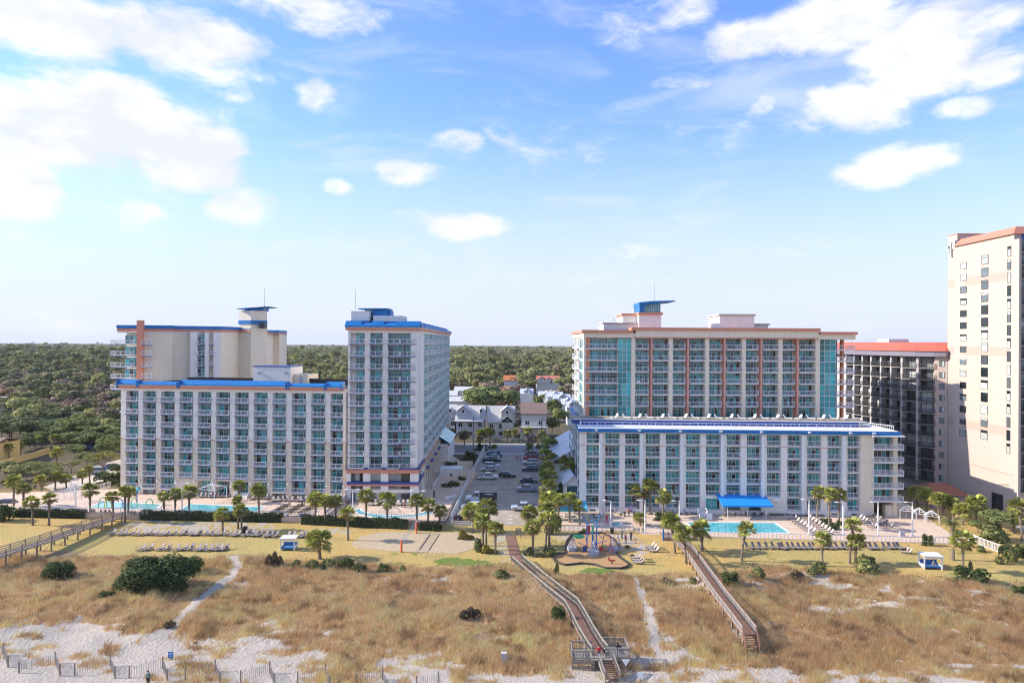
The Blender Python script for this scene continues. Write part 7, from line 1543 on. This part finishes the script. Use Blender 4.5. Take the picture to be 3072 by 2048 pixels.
house(1460,1545,1218,1266,1312,'grey gabled house with pale roof, right of the pair behind the street','shingle','greysiding',((1502,1540,1219,1266),(1504,1538,1248,1290)))
house(1562,1641,1209,1241,1314,'house with wide brown shingle roof and columned porch','brownroof','greysiding',porch=True)
house(1335,1366,1214,1250,1310,'pale gabled house partly hidden behind the tower end','shingle','siding',((1344,1358,1225,1265),),grp=None)
house(1330,1372,1172,1186,1225,'white house with pale roof behind the great oak, left','shingle','white',detail=False); house(1362,1420,1160,1172,1215,'long pale-roofed building with tan front left of the oak','shingle','beige',detail=False); house(1345,1390,1190,1204,1235,'small white-roofed house left of the oak','shingle','white',detail=False)
house(1432,1464,1129,1140,1165,'small white gabled house deep among the trees','shingle','white',((1440,1462,1128,1150),),detail=False); house(1510,1554,1126,1141,1180,'house with orange tiled roof among bare trees','tile','white',detail=False); house(1508,1550,1159,1166,1196,'low orange-roofed white building behind the oak','tile','white',detail=False)
house(1608,1680,1127,1146,1182,'long red-roofed building with three white gables','roofred','pale',((1610,1634,1129,1148),(1632,1656,1131,1148),(1650,1678,1133,1148)),floors=1)
for i, (a_, b_, rg, ev, bs) in enumerate(((1560,1600,1166,1182,1215),(1615,1665,1174,1186,1222),(1640,1690,1176,1190,1226),(1660,1712,1183,1196,1235),(1685,1722,1196,1212,1260),(1700,1730,1205,1222,1275))):
    house(a_, b_, rg, ev, bs, 'pale white-roofed cottage, %s from the left in the cluster right of the oak' % ordw(i), 'metalroof', 'white', (((a_+b_)//2-10, (a_+b_)//2+12, rg-1, ev+6),), grp='white-roofed cottages', detail=False)
house(-40,46,1190,1210,1240,'blue-grey long building with grey roof at the left edge','shingle','siding',detail=True,floors=1); house(8,58,1223,1234,1262,'low blue-roofed shed behind the wires at left','siding','greysiding',detail=False)
house(-220,-14,1313,1332,1388,'yellow house with purple-brown roof behind the yellow wall','brownroof','yellow',floors=1); house(315,380,1229,1244,1275,'low building with bright white gable roof beside the wing end','white','pale',detail=False)
# annex beside the right hotel and glass-roofed annex at the tower end
b = gp(1668,1400); r = thing('annex', 'low annex with white and blue-grey metal roof beside the right hotel', 'building', (9.6, 196, 0)); m = MB().mat(M['pale']); m.box(1, 9, 0, 34, 0, 3.6); ob('wall', m, r); m = MB().mat(M['metalroof']); m.xprism([(.2, 3.4), (9.2, 8.2), (9.2, 8.5), (.2, 3.7)], -.8, 17); m.xprism([(.2, 3.4), (9.2, 8.2), (9.2, 8.5), (.2, 3.7)], 17.6, 35); ob('roof', m, r)
r = thing('annex', 'small gabled porch annex with blue trim in the shaded garden', 'building', (12.6, 166, 0)); m = MB().mat(M['pale']); m.box(0, 4, 2, 22, 0, 3.4); m.xprism([(0, 3.4), (4, 3.4), (2, 5.4)], 2, 2.3); ob('wall', m, r); m = MB().mat(M['metalroof']); m.xprism([(-.4, 3.1), (2, 5.4), (4.4, 3.1), (4.4, 3.35), (2, 5.7), (-.4, 3.35)], 1.4, 22.5); ob('roof', m, r); ob('window', MB().mat(M['glass']).box(.6, 3.4, 1.95, 2.0, 1.2, 3.1), r)
r = thing('annex', 'small annex with sloping glass roof at the far tower corner', 'building', (-22.4, 214, 0)); m = MB().mat(M['pale']); m.box(-2, 3.4, 0, 22, 0, 6.2); ob('wall', m, r); m = MB().mat(M['glass2']); m.xprism([(-1.2, 9.6), (4.0, 6.2), (4.0, 6.35), (-1.2, 9.75)], -.3, 22.3); go_ = ob('glass_roof', m, r); m = MB().mat(M['white']); [m.beam((-1.2, y, 9.76), (4.0, y, 6.36), .12, .08) for y in (0, 4.4, 8.8, 13.2, 17.6, 22)]; ob('glazing_bar', m, go_); m = MB().mat(M['orange']); m.box(3.4, 3.6, 0, 22, 5.6, 6.2); ob('trim', m, r)

HOUSES += [(9, 20, 190, 235)]
forest()

# thin air: far things fade slightly
hz = bpy.data.materials.new('haze'); hz.use_nodes = True; hz.node_tree.nodes.remove(hz.node_tree.nodes['Principled BSDF'])
pv_ = hz.node_tree.nodes.new('ShaderNodeVolumePrincipled'); pv_.inputs['Color'].default_value = (.80, .88, 1.0, 1); pv_.inputs['Density'].default_value = .00006
hz.node_tree.links.new(pv_.outputs[0], hz.node_tree.nodes['Material Output'].inputs['Volume'])
ob('haze', MB().mat(hz).box(-6500, 6500, -300, 6500, -4.5, 72), kind='stuff')
SC.cycles.volume_bounces = 0
for i, (u_, k_) in enumerate([(u, k) for k in (0, 1) for u in range(10)]):
    a_, b_ = dbl[u_]; p_ = FEu.at((a_+b_)/2+rj.uniform(-.5, .3), -.55, ZE[k_]-18)
    r = thing('chair', 'dark balcony chair in the %s bay of the %s floor from the top, upper block' % (ordw(u_), ('first', 'second')[k_]), 'chair', p_, R(rj.uniform(-40, 40)), 'balcony chairs'); ob('seat', MB().mat(M['bronze']).box(-.28, .28, -.28, .28, .38, .45), r); ob('backrest', MB().mat(M['bronze']).box(-.28, .28, .22, .28, .45, .98), r); ob('leg', MB().mat(M['bronze']).box(-.26, -.2, -.2, .2, 0, .38), r); ob('leg', MB().mat(M['bronze']).box(.2, .26, -.2, .2, 0, .38), r)
